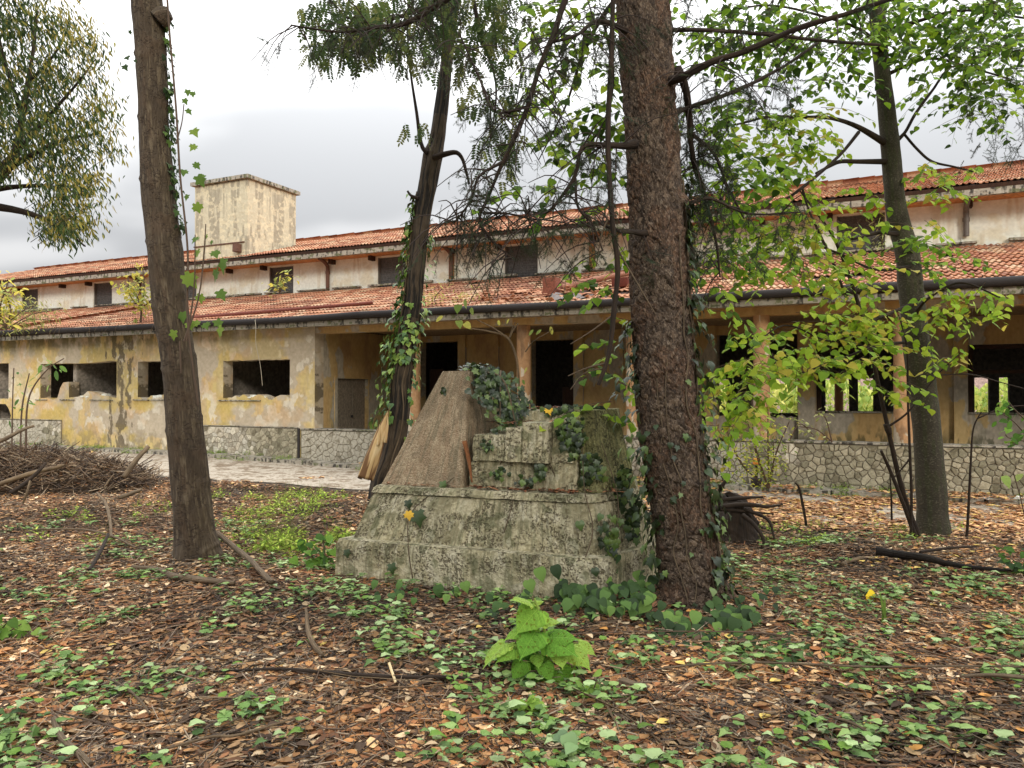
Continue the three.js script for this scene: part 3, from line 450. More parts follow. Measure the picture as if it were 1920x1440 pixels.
// ridge caps, the hip on the left and the back slope
{ const caps = []; for (let u = -26.4; u < 17.2; u += 0.36) { const g = new THREE.CylinderGeometry(0.1, 0.115, 0.38, 8, 1, true, 0, Math.PI).rotateZ(Math.PI / 2).rotateX(-Math.PI / 2); g.rotateX(0).translate(u + 0.18, 6.86 + rr(-0.012, 0.012), -7.58); caps.push(g); }
  const top = bld.children.find((c) => c.name === 'upper_roof'); caps.forEach((g, i) => mesh('ridge_tile', g, tileMats[i % 5], top));
  mesh('back_slope', box(-26.3, 17.4, -0.06, 0, -5.1, 0).rotateX(-SL).translate(0, 6.85, -7.6), tileMats[2], top);
  const hip = new THREE.BufferGeometry(); hip.setAttribute('position', new THREE.Float32BufferAttribute([-31.5, 5.37, -2.74, -26.3, 6.85, -7.6, -31.5, 5.37, -12.6], 3)); hip.setAttribute('uv', new THREE.Float32BufferAttribute([0, 0, 1, 1, 1, 0], 2)); hip.setIndex([0, 1, 2]); hip.computeVertexNormals(); mesh('hip_slope', hip, tileMats[2], top);
  mesh('back_roof', box(-34, 17.4, -0.1, 0, -4.05, 0).rotateX(-SL).translate(0, 4.35, -12.3), tileMats[2], bld);
  const low = bld.children.find((c) => c.name === 'lower_roof');
  for (let i = 0; i < 26; i++) { const t = i / 26, u = mix(-15.6, -12.9, t), s = mix(0.25, 2.9, t); const q = new THREE.CylinderGeometry(0.07, 0.08, 0.22, 8, 1, true, 0, Math.PI).rotateZ(Math.PI / 2).rotateX(-Math.PI / 2).rotateY(0.72); mesh('ridge_tile', q.translate(u, 3.19 + s * sS + 0.04, 0.5 - s * cS), tileMats[i % 3 === 0 ? 4 : 2], low); }
}
// flashing strip where the lower roof meets the wall
parts('flashing', [...Array(40)].map((_, i) => roughBox(-31 + i * 1.2, -31 + i * 1.2 + rr(0.7, 1.15), 4.4, 4.44 + rr(0, 0.03), -3.42, -3.3, 0.01, 0.2, i)), MT.concrete, bld);

// ---------------------------------------------------------------- stone facing: each stone a polygon cut by its neighbours
function polyStones(u0, u1, y0, y1, size, seed) {
  const r = rng(seed), pts = [], n = Math.round((u1 - u0) * (y1 - y0) / (size * size) * 1.15);
  for (let k = 0; k < n * 30 && pts.length < n; k++) { const p = [mix(u0, u1, r()), mix(y0, y1, r())], m = size * (0.4 + 0.75 * r()); if (pts.every((q) => Math.hypot(q[0] - p[0], q[1] - p[1]) > m)) pts.push(p); }
  const out = []; for (const p of pts) p.push(0.02 * r());
  for (const p of pts) {
    let poly = [[u0, y0], [u1, y0], [u1, y1], [u0, y1]];
    const near = pts.filter((q) => q !== p && Math.hypot(q[0] - p[0], q[1] - p[1]) < size * 3.2);
    const cut = (poly, nx, ny, d) => { const o = []; for (let i = 0; i < poly.length; i++) { const a = poly[i], b = poly[(i + 1) % poly.length], da = a[0] * nx + a[1] * ny - d, db = b[0] * nx + b[1] * ny - d; if (da <= 0) o.push(a); if (da * db < 0) { const t = da / (da - db); o.push([mix(a[0], b[0], t), mix(a[1], b[1], t)]); } } return o; };
    for (const q of near) { const dx = q[0] - p[0], dy = q[1] - p[1], l = Math.hypot(dx, dy); poly = cut(poly, dx / l, dy / l, ((p[0] + q[0]) / 2 * dx + (p[1] + q[1]) / 2 * dy) / l - 0.003 - 0.003 * r()); if (poly.length < 3) break; }
    for (const [nx, ny, d] of [[-1, 0, -u0 - 0.004], [1, 0, u1 - 0.004], [0, -1, -y0 - 0.004], [0, 1, y1 - 0.004]]) if (poly.length >= 3) poly = cut(poly, nx, ny, d);
    poly = poly.filter((a, i) => { const b = poly[(i + 1) % poly.length]; return Math.hypot(a[0] - b[0], a[1] - b[1]) > 0.012; }); if (poly.length < 3) continue;
    const cx = poly.reduce((s, a) => s + a[0], 0) / poly.length, cy = poly.reduce((s, a) => s + a[1], 0) / poly.length; out.push({ poly, cx, cy });
  }
  return out;
}
function stoneGeo({ poly, cx, cy }, h, r) {
  const pos = [], uv = [], n = poly.length, tx = (r() - 0.5) * 0.1, ty = (r() - 0.5) * 0.1, ring = (k, z) => poly.map(([x, y]) => { const l = Math.hypot(x - cx, y - cy) || 1, f = 1 - k / l; return [cx + (x - cx) * f, cy + (y - cy) * f, z + (z > 0.004 ? (x - cx) * tx + (y - cy) * ty : 0)]; });
  const rs = [ring(0, -0.02), ring(0.002, h * 0.45), ring(0.01, h)];
  const tri = (a, b, c) => { for (const p of [a, b, c]) { pos.push(...p); uv.push(p[0], p[1]); } };
  for (let k = 0; k < 2; k++) for (let i = 0; i < n; i++) { const j = (i + 1) % n; tri(rs[k][i], rs[k][j], rs[k + 1][i]); tri(rs[k][j], rs[k + 1][j], rs[k + 1][i]); }
  const c = [cx, cy, h + 0.002]; for (let i = 0; i < n; i++) tri(rs[2][i], rs[2][(i + 1) % n], c);
  const g = new THREE.BufferGeometry(); g.setAttribute('position', new THREE.Float32BufferAttribute(pos, 3)); g.setAttribute('uv', new THREE.Float32BufferAttribute(uv, 2)); g.computeVertexNormals(); return g;
}
T.stone = tex(512, 512, (u, v) => { const x = u * 8, y = v * 8, a = fbm(x * 4, y * 4, 5, 181, 32, 32), m = fbm(x, y, 4, 182, 8, 8); let c = mix3([186, 179, 162], [212, 205, 188], a); c = mix3(c, [138, 129, 110], ss(0.55, 0.68, m) * 0.6); return [...c.map((k) => k + (a - 0.5) * 30), a]; });
const stoneS = scaled(T.stone, 1.1, 1.1), stoneMats = [[0.98, 0.98, 1], [0.76, 0.75, 0.73], [1.08, 1.06, 1.02], [0.6, 0.58, 0.55], [0.9, 0.86, 0.82]].map((c) => mat({ ...stoneS, color: new THREE.Color(...c), bumpScale: 0.006 })), mossyMats = [[0.6, 0.58, 0.5], [0.5, 0.48, 0.41], [0.7, 0.67, 0.58], [0.4, 0.39, 0.32]].map((c) => mat({ ...stoneS, color: new THREE.Color(...c), bumpScale: 0.006 }));
function facing(parent, list, h, seed, most) {
  const r = rng(seed); list.forEach((s) => { const [x, , d] = project(W(s.cx, s.cy, -0.1)); s.px = x > -10 && x < 1930 ? 1 / d : 0; }); list.sort((a, b) => b.px - a.px); const rest = [];
  list.forEach((s, i) => { const g = stoneGeo(s, h * (0.7 + 0.6 * r()), r).translate(0, 0, s.z ?? 0), damp = ss(0.42, 0.62, fbm(s.cx * 0.55 + 3, s.cy * 1.2, 3, 61) + (s.damp ?? 0)) + (s.cy < 0.16 ? 0.4 : 0); if (i < most && s.px) mesh('stone', g, r() < damp ? mossyMats[Math.floor(r() * 4)] : stoneMats[Math.floor(r() * (s.damp < -0.1 ? 3.4 : 5))], parent); else rest.push(g); });
  if (rest.length) mesh('stones', merge(rest), stoneMats[1], parent).userData.kind = 'stuff';
}
// plinth of the wing (left: only two stretches keep their stone)
{ const pl = new THREE.Group(); pl.name = 'plinth'; bld.add(pl);
  const st = [];
  for (const [a, b, y] of [[-16.4, -13.3, 0.84], [-8.2, -5.24, 0.8]]) { mesh('plinth_base', roughBox(a, b, -0.3, y, 0.0, 0.05, 0.004, 0.3, a), MT.mortar, pl); mesh('coping', roughBox(a, b, y, y + 0.03, -0.0, 0.07, 0.003, 0.2, a), MT.concrete, pl); st.push(...polyStones(a, b, -0.02, y - 0.01, 0.13, 31 + Math.round(b)).map((s) => ({ ...s, z: 0.05, damp: 0.05 }))); }
  facing(pl, st, 0.01, 33, 200);
  mesh('downpipe', merge([new THREE.CylinderGeometry(0.03, 0.03, 0.8, 8).translate(-5.2, 0.4, 0.06)]), MT.gutter, pl); }
const low = thing('low_stone_wall', 'low porch parapet faced with pale irregular stones under a thin grey coping', 'wall', V(0, 0, P0Z), -TH);
mesh('wall_core', box(-5.16, 17, -0.3, 0.77, -0.3, 0.03), MT.mortar, low);
{ for (let u = -5.16; u < 17; u += 1.5) mesh('coping', roughBox(u, u + 1.49, 0.77, 0.81, -0.34, 0.07, 0.004, 0.25, u), MT.concrete, low);
  const st = [...polyStones(-5.14, 2.2, -0.04, 0.76, 0.13, 71).map((s) => ({ ...s, damp: 0.05 })), ...polyStones(2.2, 9.2, -0.04, 0.76, 0.112, 72).map((s) => ({ ...s, damp: s.cx < 5.2 ? -0.14 : 0.12 })), ...polyStones(9.2, 16.9, -0.04, 0.76, 0.24, 73)].map((s) => ({ ...s, z: 0.03 })); facing(low, st, 0.02, 74, 300); }
// ---------------------------------------------------------------- broken stone monument
function frustum(planB, planT, y0, y1, { amp = 0.012, seg = 0.06, seed = 1, rows = null, uvs = 1 } = {}) {   // plans: [x, inward] corners, left front first, going right
  const ringB = [], ringT = [], n = planB.length, acc = []; let len = 0;
  for (let i = 0; i < n; i++) { const a = planB[i], b = planB[(i + 1) % n], c = planT[i], d = planT[(i + 1) % n], l = Math.hypot(b[0] - a[0], b[1] - a[1]), k = Math.max(2, Math.round(l / seg)); for (let j = 0; j < k; j++) { const t = j / k; ringB.push([mix(a[0], b[0], t), mix(a[1], b[1], t)]); ringT.push([mix(c[0], d[0], t), mix(c[1], d[1], t)]); acc.push(len + l * t); } len += l; }
  const m = ringB.length, R_ = rows ?? Math.max(2, Math.round((y1 - y0) / seg)), pos = [], uv = [], idx = [];
  const cx = planT.reduce((s, p) => s + p[0], 0) / n, cy = planT.reduce((s, p) => s + p[1], 0) / n;
  const put = (x, y, z, u, v) => { const k = amp; pos.push(x + (fbm(y * 7 + seed, z * 7 + x * 3, 4, 201) - 0.5) * k * 2, y + (fbm(x * 6 + seed, z * 6, 3, 202) - 0.5) * k * 1.6, -(z + (fbm(x * 7 + seed, y * 7 + z, 4, 203) - 0.5) * k * 2)); uv.push(u * uvs, v * uvs); };
  for (let r = 0; r <= R_; r++) for (let i = 0; i <= m; i++) { const t = r / R_, k = i % m; let x = mix(ringB[k][0], ringT[k][0], t), z = mix(ringB[k][1], ringT[k][1], t); const e = r === R_ ? 0.988 : 1; x = cx + (x - cx) * e; z = cy + (z - cy) * e; put(x, mix(y0, y1, t), z, (i === m ? len : acc[k]) + seed, mix(y0, y1, t)); }
  for (let r = 0; r < R_; r++) for (let i = 0; i < m; i++) { const a = r * (m + 1) + i, b = a + 1, c = a + m + 1, d = c + 1; idx.push(a, b, c, b, d, c); }
  const base = pos.length / 3, K = 5;
  for (let r = 0; r <= K; r++) for (let i = 0; i <= m; i++) { const k = i % m, e = 0.988 * (1 - r / K), x = cx + (ringT[k][0] - cx) * e, z = cy + (ringT[k][1] - cy) * e; put(x, y1, z, x + seed, z); }
  for (let r = 0; r < K; r++) for (let i = 0; i < m; i++) { const a = base + r * (m + 1) + i, b = a + 1, c = a + m + 1, d = c + 1; idx.push(a, b, c, b, d, c); }
  const g = new THREE.BufferGeometry(); g.setAttribute('position', new THREE.Float32BufferAttribute(pos, 3)); g.setAttribute('uv', new THREE.Float32BufferAttribute(uv, 2)); g.setIndex(idx); g.computeVertexNormals(); return g;
}
const MA = V(-1.49, 0, -6.51), MPHI = 20.4 * Math.PI / 180, MW = (x, y, i) => V(MA.x + x * Math.cos(MPHI) + i * Math.sin(MPHI), y, MA.z + x * Math.sin(MPHI) - i * Math.cos(MPHI));
const mon = thing('stone_monument', 'broken mossy stone monument with a stepped base and a rough pyramid shaped wedge', 'monument', MA, -MPHI);
{
  const b = [[0, 0], [2.08, -0.02], [2.33, 0.03], [2.58, 0.7], [2.45, 1.7], [0.1, 1.7]];
  mesh('base_step', frustum(b, b.map(([x, z]) => [x === 0 ? 0.005 : x - 0.01 * Math.sign(x - 1), z]), -0.2, 0.36, { amp: 0.007, seed: 1, seg: 0.045 }), MT.lime, mon);
  mesh('base_block', frustum([[0.1, 0.11], [2.04, 0.095], [2.24, 0.155], [2.49, 0.72], [2.38, 1.6], [0.18, 1.6]], [[0.26, 0.165], [2.0, 0.135], [2.2, 0.2], [2.44, 0.74], [2.27, 1.5], [0.36, 1.5]], 0.35, 0.742, { amp: 0.01, seed: 2, seg: 0.045 }), MT.lime, mon);
  mesh('cornice', frustum([[0.255, 0.152], [2.005, 0.122], [2.205, 0.19], [2.44, 0.735], [2.27, 1.5], [0.36, 1.5]], [[0.28, 0.165], [2.0, 0.13], [2.195, 0.2], [2.425, 0.735], [2.255, 1.49], [0.38, 1.49]], 0.75, 0.81, { amp: 0.008, seed: 3, rows: 3, seg: 0.045 }), MT.lime, mon);
  mesh('core', frustum([[0.3, 0.2], [1.98, 0.17], [2.15, 0.24], [2.38, 0.76], [2.2, 1.45], [0.4, 1.45]], [[0.3, 0.2], [1.98, 0.17], [2.15, 0.24], [2.38, 0.76], [2.2, 1.45], [0.4, 1.45]], 0.6, 0.78, { amp: 0.004, seed: 12, seg: 0.1 }), MT.lime, mon);
  mesh('wedge', frustum([[0.3, 0.23], [1.06, 0.23], [1.08, 1.1], [0.4, 1.1]], [[0.83, 0.34], [1.09, 0.35], [1.1, 0.92], [0.86, 0.92]], 0.8, 1.78, { amp: 0.007, seed: 4, seg: 0.045 }), MT.granite, mon);
  mesh('rubble_core', frustum([[1.12, 0.27], [2.04, 0.27], [2.04, 1.3], [1.12, 1.3]], [[1.14, 0.29], [2.03, 0.3], [2.02, 1.28], [1.15, 1.28]], 0.79, 1.08, { amp: 0.04, seed: 5, seg: 0.035 }), MT.lime, mon);
  for (const [x0, x1, top, f, s] of [[1.15, 1.437, 1.25, 0.25, 6], [1.44, 1.597, 1.315, 0.228, 7], [1.6, 1.817, 1.355, 0.2, 8], [1.82, 2.0, 1.365, 0.29, 9]]) mesh('carved_stone', frustum([[x0, f], [x1, f], [x1, 0.95], [x0, 0.95]], [[x0 + 0.002, f + 0.02], [x1 - 0.002, f + 0.02], [x1, 0.9], [x0, 0.9]], 1.04, top, { amp: 0.013, seed: s, seg: 0.03 }), MT.lime, mon);
  mesh('back_slab', frustum([[1.2, 0.62], [2.08, 0.6], [2.08, 1.35], [1.2, 1.35]], [[1.24, 0.66], [2.06, 0.64], [2.06, 1.32], [1.24, 1.32]], 1.05, 1.44, { amp: 0.014, seed: 10 }), MT.lime, mon);
  mesh('side_block', frustum([[1.99, 0.28], [2.2, 0.28], [2.42, 0.74], [2.22, 1.35], [2.03, 1.35]], [[1.96, 0.46], [2.12, 0.46], [2.24, 0.8], [2.16, 1.2], [1.96, 1.2]], 0.79, 1.46, { amp: 0.014, seed: 11 }), MT.mossStone, mon);
}

// ---------------------------------------------------------------- trees
const barkDisp = (amp, f, s) => (a, y) => (fbm(a * f, y * f * 0.4, 3, s, f) - 0.5) * amp;
const pt = (list, d) => list.map(([y, x, w]) => [x, y, w, d]);
// pale bare trunk on the left
const leftTree = thing('bare_trunk_tree', 'tall leaning tree on the left with smooth grey brown bark, bare but for a vine', 'tree', GP(368, 1046));
const inTree = (t, g) => g.translate(-t.position.x, -t.position.y, -t.position.z);
const leftList = pt([[1075, 371, 96], [1045, 369, 86], [1000, 364, 76], [960, 360, 72], [800, 346, 64], [640, 330, 63], [480, 309, 62], [320, 293, 57], [160, 285, 55], [0, 276, 53], [-300, 258, 48], [-700, 235, 36]], 7.45);
const leftGeo = pxLimb(leftList, 7.45, { seg: 260, sides: 64, disp: (a, y, t, r) => (fbm(a * 6, y * 1.6, 3, 301, 6) - 0.5) * 0.045 + (fbm(a * 24, y * 6, 4, 302, 24) - 0.5) * 0.014 + Math.max(0, 0.42 - y) ** 1.5 * 0.5 * Math.max(0, Math.cos(a * 2 * Math.PI * 4 + 1)) + 0.012 * ss(0.03, 0, Math.abs(((y * 0.9 + 0.25 * fbm(a * 5, 2, 2, 304, 5)) % 0.55) - 0.3)) });
const leftCurve = leftGeo.userData; mesh('trunk', inTree(leftTree, leftGeo), MT.smooth, leftTree);
mesh('knot', inTree(leftTree, pxLimb([[296, 38, 40], [308, 28, 34], [318, 24, 22]], 7.4, { seg: 10, sides: 16, disp: barkDisp(0.03, 8, 303) })), MT.smooth, leftTree);
// ivy clad leaning tree left of the monument
const midTree = thing('leaning_tree', 'slim leaning tree behind the monument with furrowed bark and ivy up its left side', 'tree', V(0, 0, 0));
const midGeo = pxLimb(pt([[975, 712, 54], [900, 720, 46], [860, 734, 44], [800, 745, 40], [700, 755, 37], [600, 770, 35], [480, 783, 31], [400, 793, 31], [330, 805, 35], [290, 812, 37], [268, 818, 29], [200, 828, 25], [130, 836, 23], [0, 850, 23], [-250, 872, 20], [-500, 890, 14]], 10.5), 10.5, { seg: 220, sides: 48, disp: (a, y) => (fbm(a * 16, y * 1.4, 3, 311, 16) - 0.5) * 0.034 });
midTree.position.copy(midGeo.userData.curve.getPoint(0.03)); midTree.position.y = gh(midTree.position.x, midTree.position.z); const midCurve = midGeo.userData;
mesh('trunk', inTree(midTree, midGeo), MT.furrow, midTree);
for (const l of [[[803, 288, 10], [792, 276, 8], [781, 210, 6], [768, 120, 4], [762, 20, 3]], [[812, 296, 13], [834, 289, 11], [856, 286, 9], [866, 296, 7], [874, 322, 6], [880, 345, 4]], [[785, 372, 8], [770, 366, 5], [764, 358, 4]]]) mesh('branch', inTree(midTree, pxLimb(l, 10.4, { seg: 20, sides: 7 })), MT.darkStick, midTree);
// spruce
const spruce = thing('spruce_tree', 'large spruce with flaky brown bark rising in front of the right end of the monument', 'tree', GP(1306, 1146));
const flake = (a, y) => { const q = fbm(a * 14, y * 7, 2, 321, 14), q2 = fbm(a * 40, y * 18, 2, 326, 40), w = worley(a * 24 + (q - 0.5) * 2.2 + (q2 - 0.5) * 0.8, y * 13 + q * 2.6, 322, 24), e = w[1] - w[0]; return (ss(0.02, 0.2, e) * 0.4 + w[2] * 0.8 * ss(0, 0.1, e) + (q2 - 0.5) * 0.35 - 0.5) * 0.02 + (fbm(a * 4, y * 1.1, 3, 323, 4) - 0.5) * 0.05; };
const spruceGeo = pxLimb(pt([[1175, 1312, 165], [1146, 1308, 138], [1100, 1300, 120], [1000, 1285, 107], [900, 1270, 107], [760, 1252, 110], [600, 1240, 107], [450, 1234, 99], [240, 1221, 97], [0, 1203, 95], [-300, 1183, 86], [-700, 1160, 66], [-1200, 1135, 40]], 5.63), 5.63, { seg: 640, sides: 168, disp: (a, y, t) => flake(a, y) + Math.max(0, 0.32 - y) * 0.3 * Math.max(0, Math.cos(a * 2 * Math.PI * 3 + 2)) });
const spruceCurve = spruceGeo.userData; mesh('trunk', inTree(spruce, spruceGeo), MT.spruce, spruce);
const SB = [
  [[1066, -20, 13, 5.0], [1040, 60, 11, 5.0], [1010, 130, 10, 5.0], [988, 205, 9, 5], [945, 300, 8, 5.05], [915, 370, 6, 5.1], [899, 410, 6, 5.1], [912, 440, 5, 5.1], [960, 485, 3, 5.1]],
  [[1250, 152, 20, 5.55], [1275, 146, 14, 5.4], [1330, 118, 12, 5.3], [1400, 95, 11, 5.2], [1490, 55, 10, 5.1], [1590, 25, 9, 5.0], [1700, -12, 7, 4.9]],
  [[1240, 56, 12, 5.6], [1270, 56, 8, 5.7], [1340, 57, 7, 5.8], [1450, 66, 7, 5.9], [1560, 78, 6, 6], [1650, 84, 5, 6.1]],
  [[1262, 212, 13, 5.6], [1285, 204, 9, 5.7], [1380, 170, 8, 5.9], [1460, 130, 6, 6.1], [1535, 80, 5, 6.3]],
  [[1190, 270, 18, 5.5], [1165, 274, 13, 5.4], [1130, 272, 11, 5.3], [1092, 276, 8, 5.2], [1078, 330, 7, 5.2], [1050, 372, 6, 5.2], [1025, 398, 5, 5.2], [980, 394, 3, 5.2]],
  [[1215, 438, 14, 5.5], [1190, 436, 10, 5.4], [1160, 432, 8, 5.3], [1128, 421, 4, 5.2]],
  [[890, -40, 16, 5.9], [830, 2, 12, 5.9], [760, 44, 9, 5.95], [700, 52, 7, 6], [640, 60, 5, 6], [545, 47, 3, 6]],
  [[1268, 130, 20, 5.6], [1284, 160, 14, 5.7], [1292, 215, 12, 5.8], [1300, 300, 9, 5.9], [1322, 370, 8, 6], [1342, 450, 6, 6], [1350, 520, 3, 6]],
  [[1180, 60, 12, 5.55], [1120, 40, 9, 5.3], [1080, 66, 6, 5.1], [1030, 82, 4, 5]],
  [[1290, 245, 8, 5.8], [1340, 290, 6, 6], [1360, 340, 5, 6.1], [1395, 410, 3, 6.2]],
  [[1265, 372, 16, 5.6], [1290, 380, 9, 5.7], [1330, 372, 6, 5.8], [1400, 400, 4, 5.9], [1500, 398, 3, 6]],
  [[940, 305, 6, 5.05], [900, 330, 5, 5], [880, 380, 4, 5], [850, 420, 3, 5]],
  [[990, 200, 6, 5], [930, 210, 5, 5.1], [900, 150, 4, 5.2], [860, 60, 3, 5.3]],
  [[905, 400, 5, 5.1], [950, 400, 4, 5.1], [1010, 412, 3, 5.1], [1060, 400, 2, 5.1]],
  [[1078, 335, 6, 5.2], [1085, 390, 5, 5.2], [1110, 420, 4, 5.2], [1130, 470, 3, 5.2]],
];
for (const b of SB) mesh('branch', inTree(spruce, pxLimb(b, 5.2, { seg: 28, sides: 9, disp: (a, y, t, r) => (fbm(a * 4, y * 14, 2, 331, 4) - 0.5) * r * 0.7 })), MT.darkStick, spruce);
for (const q of [[1285, 376, 1], [1192, 270, -1], [1228, 150, -1]]) mesh('knot', inTree(spruce, pxLimb([[q[0] - 26 * q[2], q[1], 40], [q[0] - 6 * q[2], q[1], 30], [q[0] + 4 * q[2], q[1] + 2, 16]], 5.55, { seg: 8, sides: 14, disp: barkDisp(0.02, 6, 335) })), MT.spruce, spruce);
// needle sprays and bare twigs on the spruce boughs
function needleTwig(seed, dense) {
  const r = rng(seed), list = [limb([V(0, 0, 0), V(0.03, 0.5, 0.03), V(0, 1, -0.06)], [0.012, 0.005], { seg: 4, sides: 4, cap: false })];
  const side = dense ? [[0.35, 0.5, 1], [0.3, 0.45, -1], [0.6, 0.35, 1], [0.62, 0.3, -1]] : [[0.4, 0.4, 1], [0.65, 0.3, -1]], stems = [[V(0, 0, 0), V(0, 1, -0.04)]];
  for (const [t, l, s] of side) { const a = V(0, t, 0), b = V(s * l * 0.75, t + l * 0.6, (r() - 0.5) * 0.3); stems.push([a, b]); list.push(limb([a, b], [0.007, 0.003], { seg: 2, sides: 3, cap: false })); }
  const pos = []; for (const [a, b] of stems) { const d = b.clone().sub(a), l = d.length(); d.normalize(); const n = Math.round(l * (dense ? 64 : 26)); for (let i = 0; i < n; i++) { const p = a.clone().lerp(b, i / n), q = V(r() - 0.5, r() - 0.5, r() - 0.5).cross(d).normalize(), k = d.clone().multiplyScalar(0.55).addScaledVector(q, 0.8).normalize(), w = d.clone().cross(k).normalize().multiplyScalar(0.0085), e = p.clone().addScaledVector(k, 0.085 + 0.05 * r()); pos.push(p.x + w.x, p.y + w.y, p.z + w.z, p.x - w.x, p.y - w.y, p.z - w.z, e.x, e.y, e.z); } }
  const g = new THREE.BufferGeometry(); g.setAttribute('position', new THREE.Float32BufferAttribute(pos, 3)); g.setAttribute('uv', new THREE.Float32BufferAttribute(new Float32Array(pos.length / 3 * 2), 2)); g.computeVertexNormals(); list.push(g); return merge(list);
}
const needleGeos = [needleTwig(1, true), needleTwig(2, true), needleTwig(3, false), needleTwig(4, false)];
{
  const inst = [[], [], [], []], r = rng(41), bare = [];
  const hang = (p, len, dense, spread = 0.6) => { const tip = V((r() - 0.5) * 2 * spread, -0.5 - r() * 0.5 + (r() < 0.25 ? 0.7 : 0), (r() - 0.5) * 2 * spread).normalize(); inst[(dense ? 0 : 2) + (r() < 0.5 ? 0 : 1)].push(leafMatrix(p, tip, V(r() - 0.5, r() - 0.2, r() - 0.5), len)); };
  for (const [k, b] of SB.entries()) {
    const c = new THREE.CatmullRomCurve3(b.map((q) => PX(q[0], q[1], q[3])), false, 'centripetal'), many = { 0: 54, 4: 28, 6: 54, 7: 32, 8: 26, 9: 16, 10: 16, 11: 22, 12: 22, 13: 14, 14: 14, 1: 16, 2: 14, 3: 14, 5: 4 }[k] ?? 12;
    for (let i = 0; i < many; i++) {
      const t = 0.12 + 0.88 * r(), p = c.getPoint(t), e = p.clone().add(V((r() - 0.5) * 0.75, -0.1 - r() * 0.32 + (r() < 0.3 ? 0.3 : 0), (r() - 0.5) * 0.7)), m = p.clone().lerp(e, 0.5).add(V(0, 0.06, 0));
      bare.push(limb([p, m, e], [0.0055, 0.0022], { seg: 5, sides: 4, cap: false }));
      const dense = k === 7 || k === 8 || k === 9 ? r() < 0.8 : r() < (k === 0 || k === 4 || k === 11 ? 0.42 : 0.3), n = dense ? 5 : 2;
      for (let j = 0; j < n; j++) hang(p.clone().lerp(e, 0.3 + 0.7 * r()), rr(0.09, 0.2, r), dense);
    }
  }
  for (let i = 0; i < 110; i++) { const x = 1270 + (r() - 0.5) * 130 + (i % 3 === 0 ? 30 : 0), y = 180 + r() * 270; hang(PX(x, y, 5.9 + r() * 0.8), rr(0.12, 0.24, r), true); }   // dark inner tufts right of the trunk
  for (let i = 0; i < 46; i++) hang(PX(1060 + r() * 110, 270 + r() * 160, 5.3 + r() * 0.6), rr(0.1, 0.2, r), r() < 0.7);
  for (let i = 0; i < 120; i++) hang(PX(1290 + r() * 230, 380 + r() * 120, 5.9 + r() * 0.5), rr(0.1, 0.2, r), r() < 0.6);
  for (let i = 0; i < 110; i++) hang(PX(1800 + r() * 140, 60 + r() * 260, 6.2 + r()), rr(0.1, 0.2, r), r() < 0.5);
  for (let i = 0; i < 900; i++) { const a = r() * 6.28, q = 0.4 + r() * 2.6, y = 4.7 + r() * 4; hang(V(1.0 + Math.cos(a) * q, y, -5.6 + Math.sin(a) * q), rr(0.2, 0.4, r), true); }   // the crown overhead
  mesh('twigs', inTree(spruce, merge(bare)), MT.darkTwig, spruce).userData.kind = 'stuff';
  const nm = mat({ color: lin(56, 66, 44), side: THREE.DoubleSide, roughness: 0.8 }), o = spruce.position;
  inst.forEach((l, k) => { const im = new THREE.InstancedMesh(needleGeos[k], nm, l.length); im.name = 'crown'; im.userData.kind = 'stuff'; const c = new THREE.Color(); l.forEach((m, i) => { m.elements[12] -= o.x; m.elements[13] -= o.y; m.elements[14] -= o.z; im.setMatrixAt(i, m); c.setRGB(0.7 + r() * 0.6, 0.7 + r() * 0.5, 0.6 + r() * 0.6); im.setColorAt(i, c); }); spruce.add(im); });
}
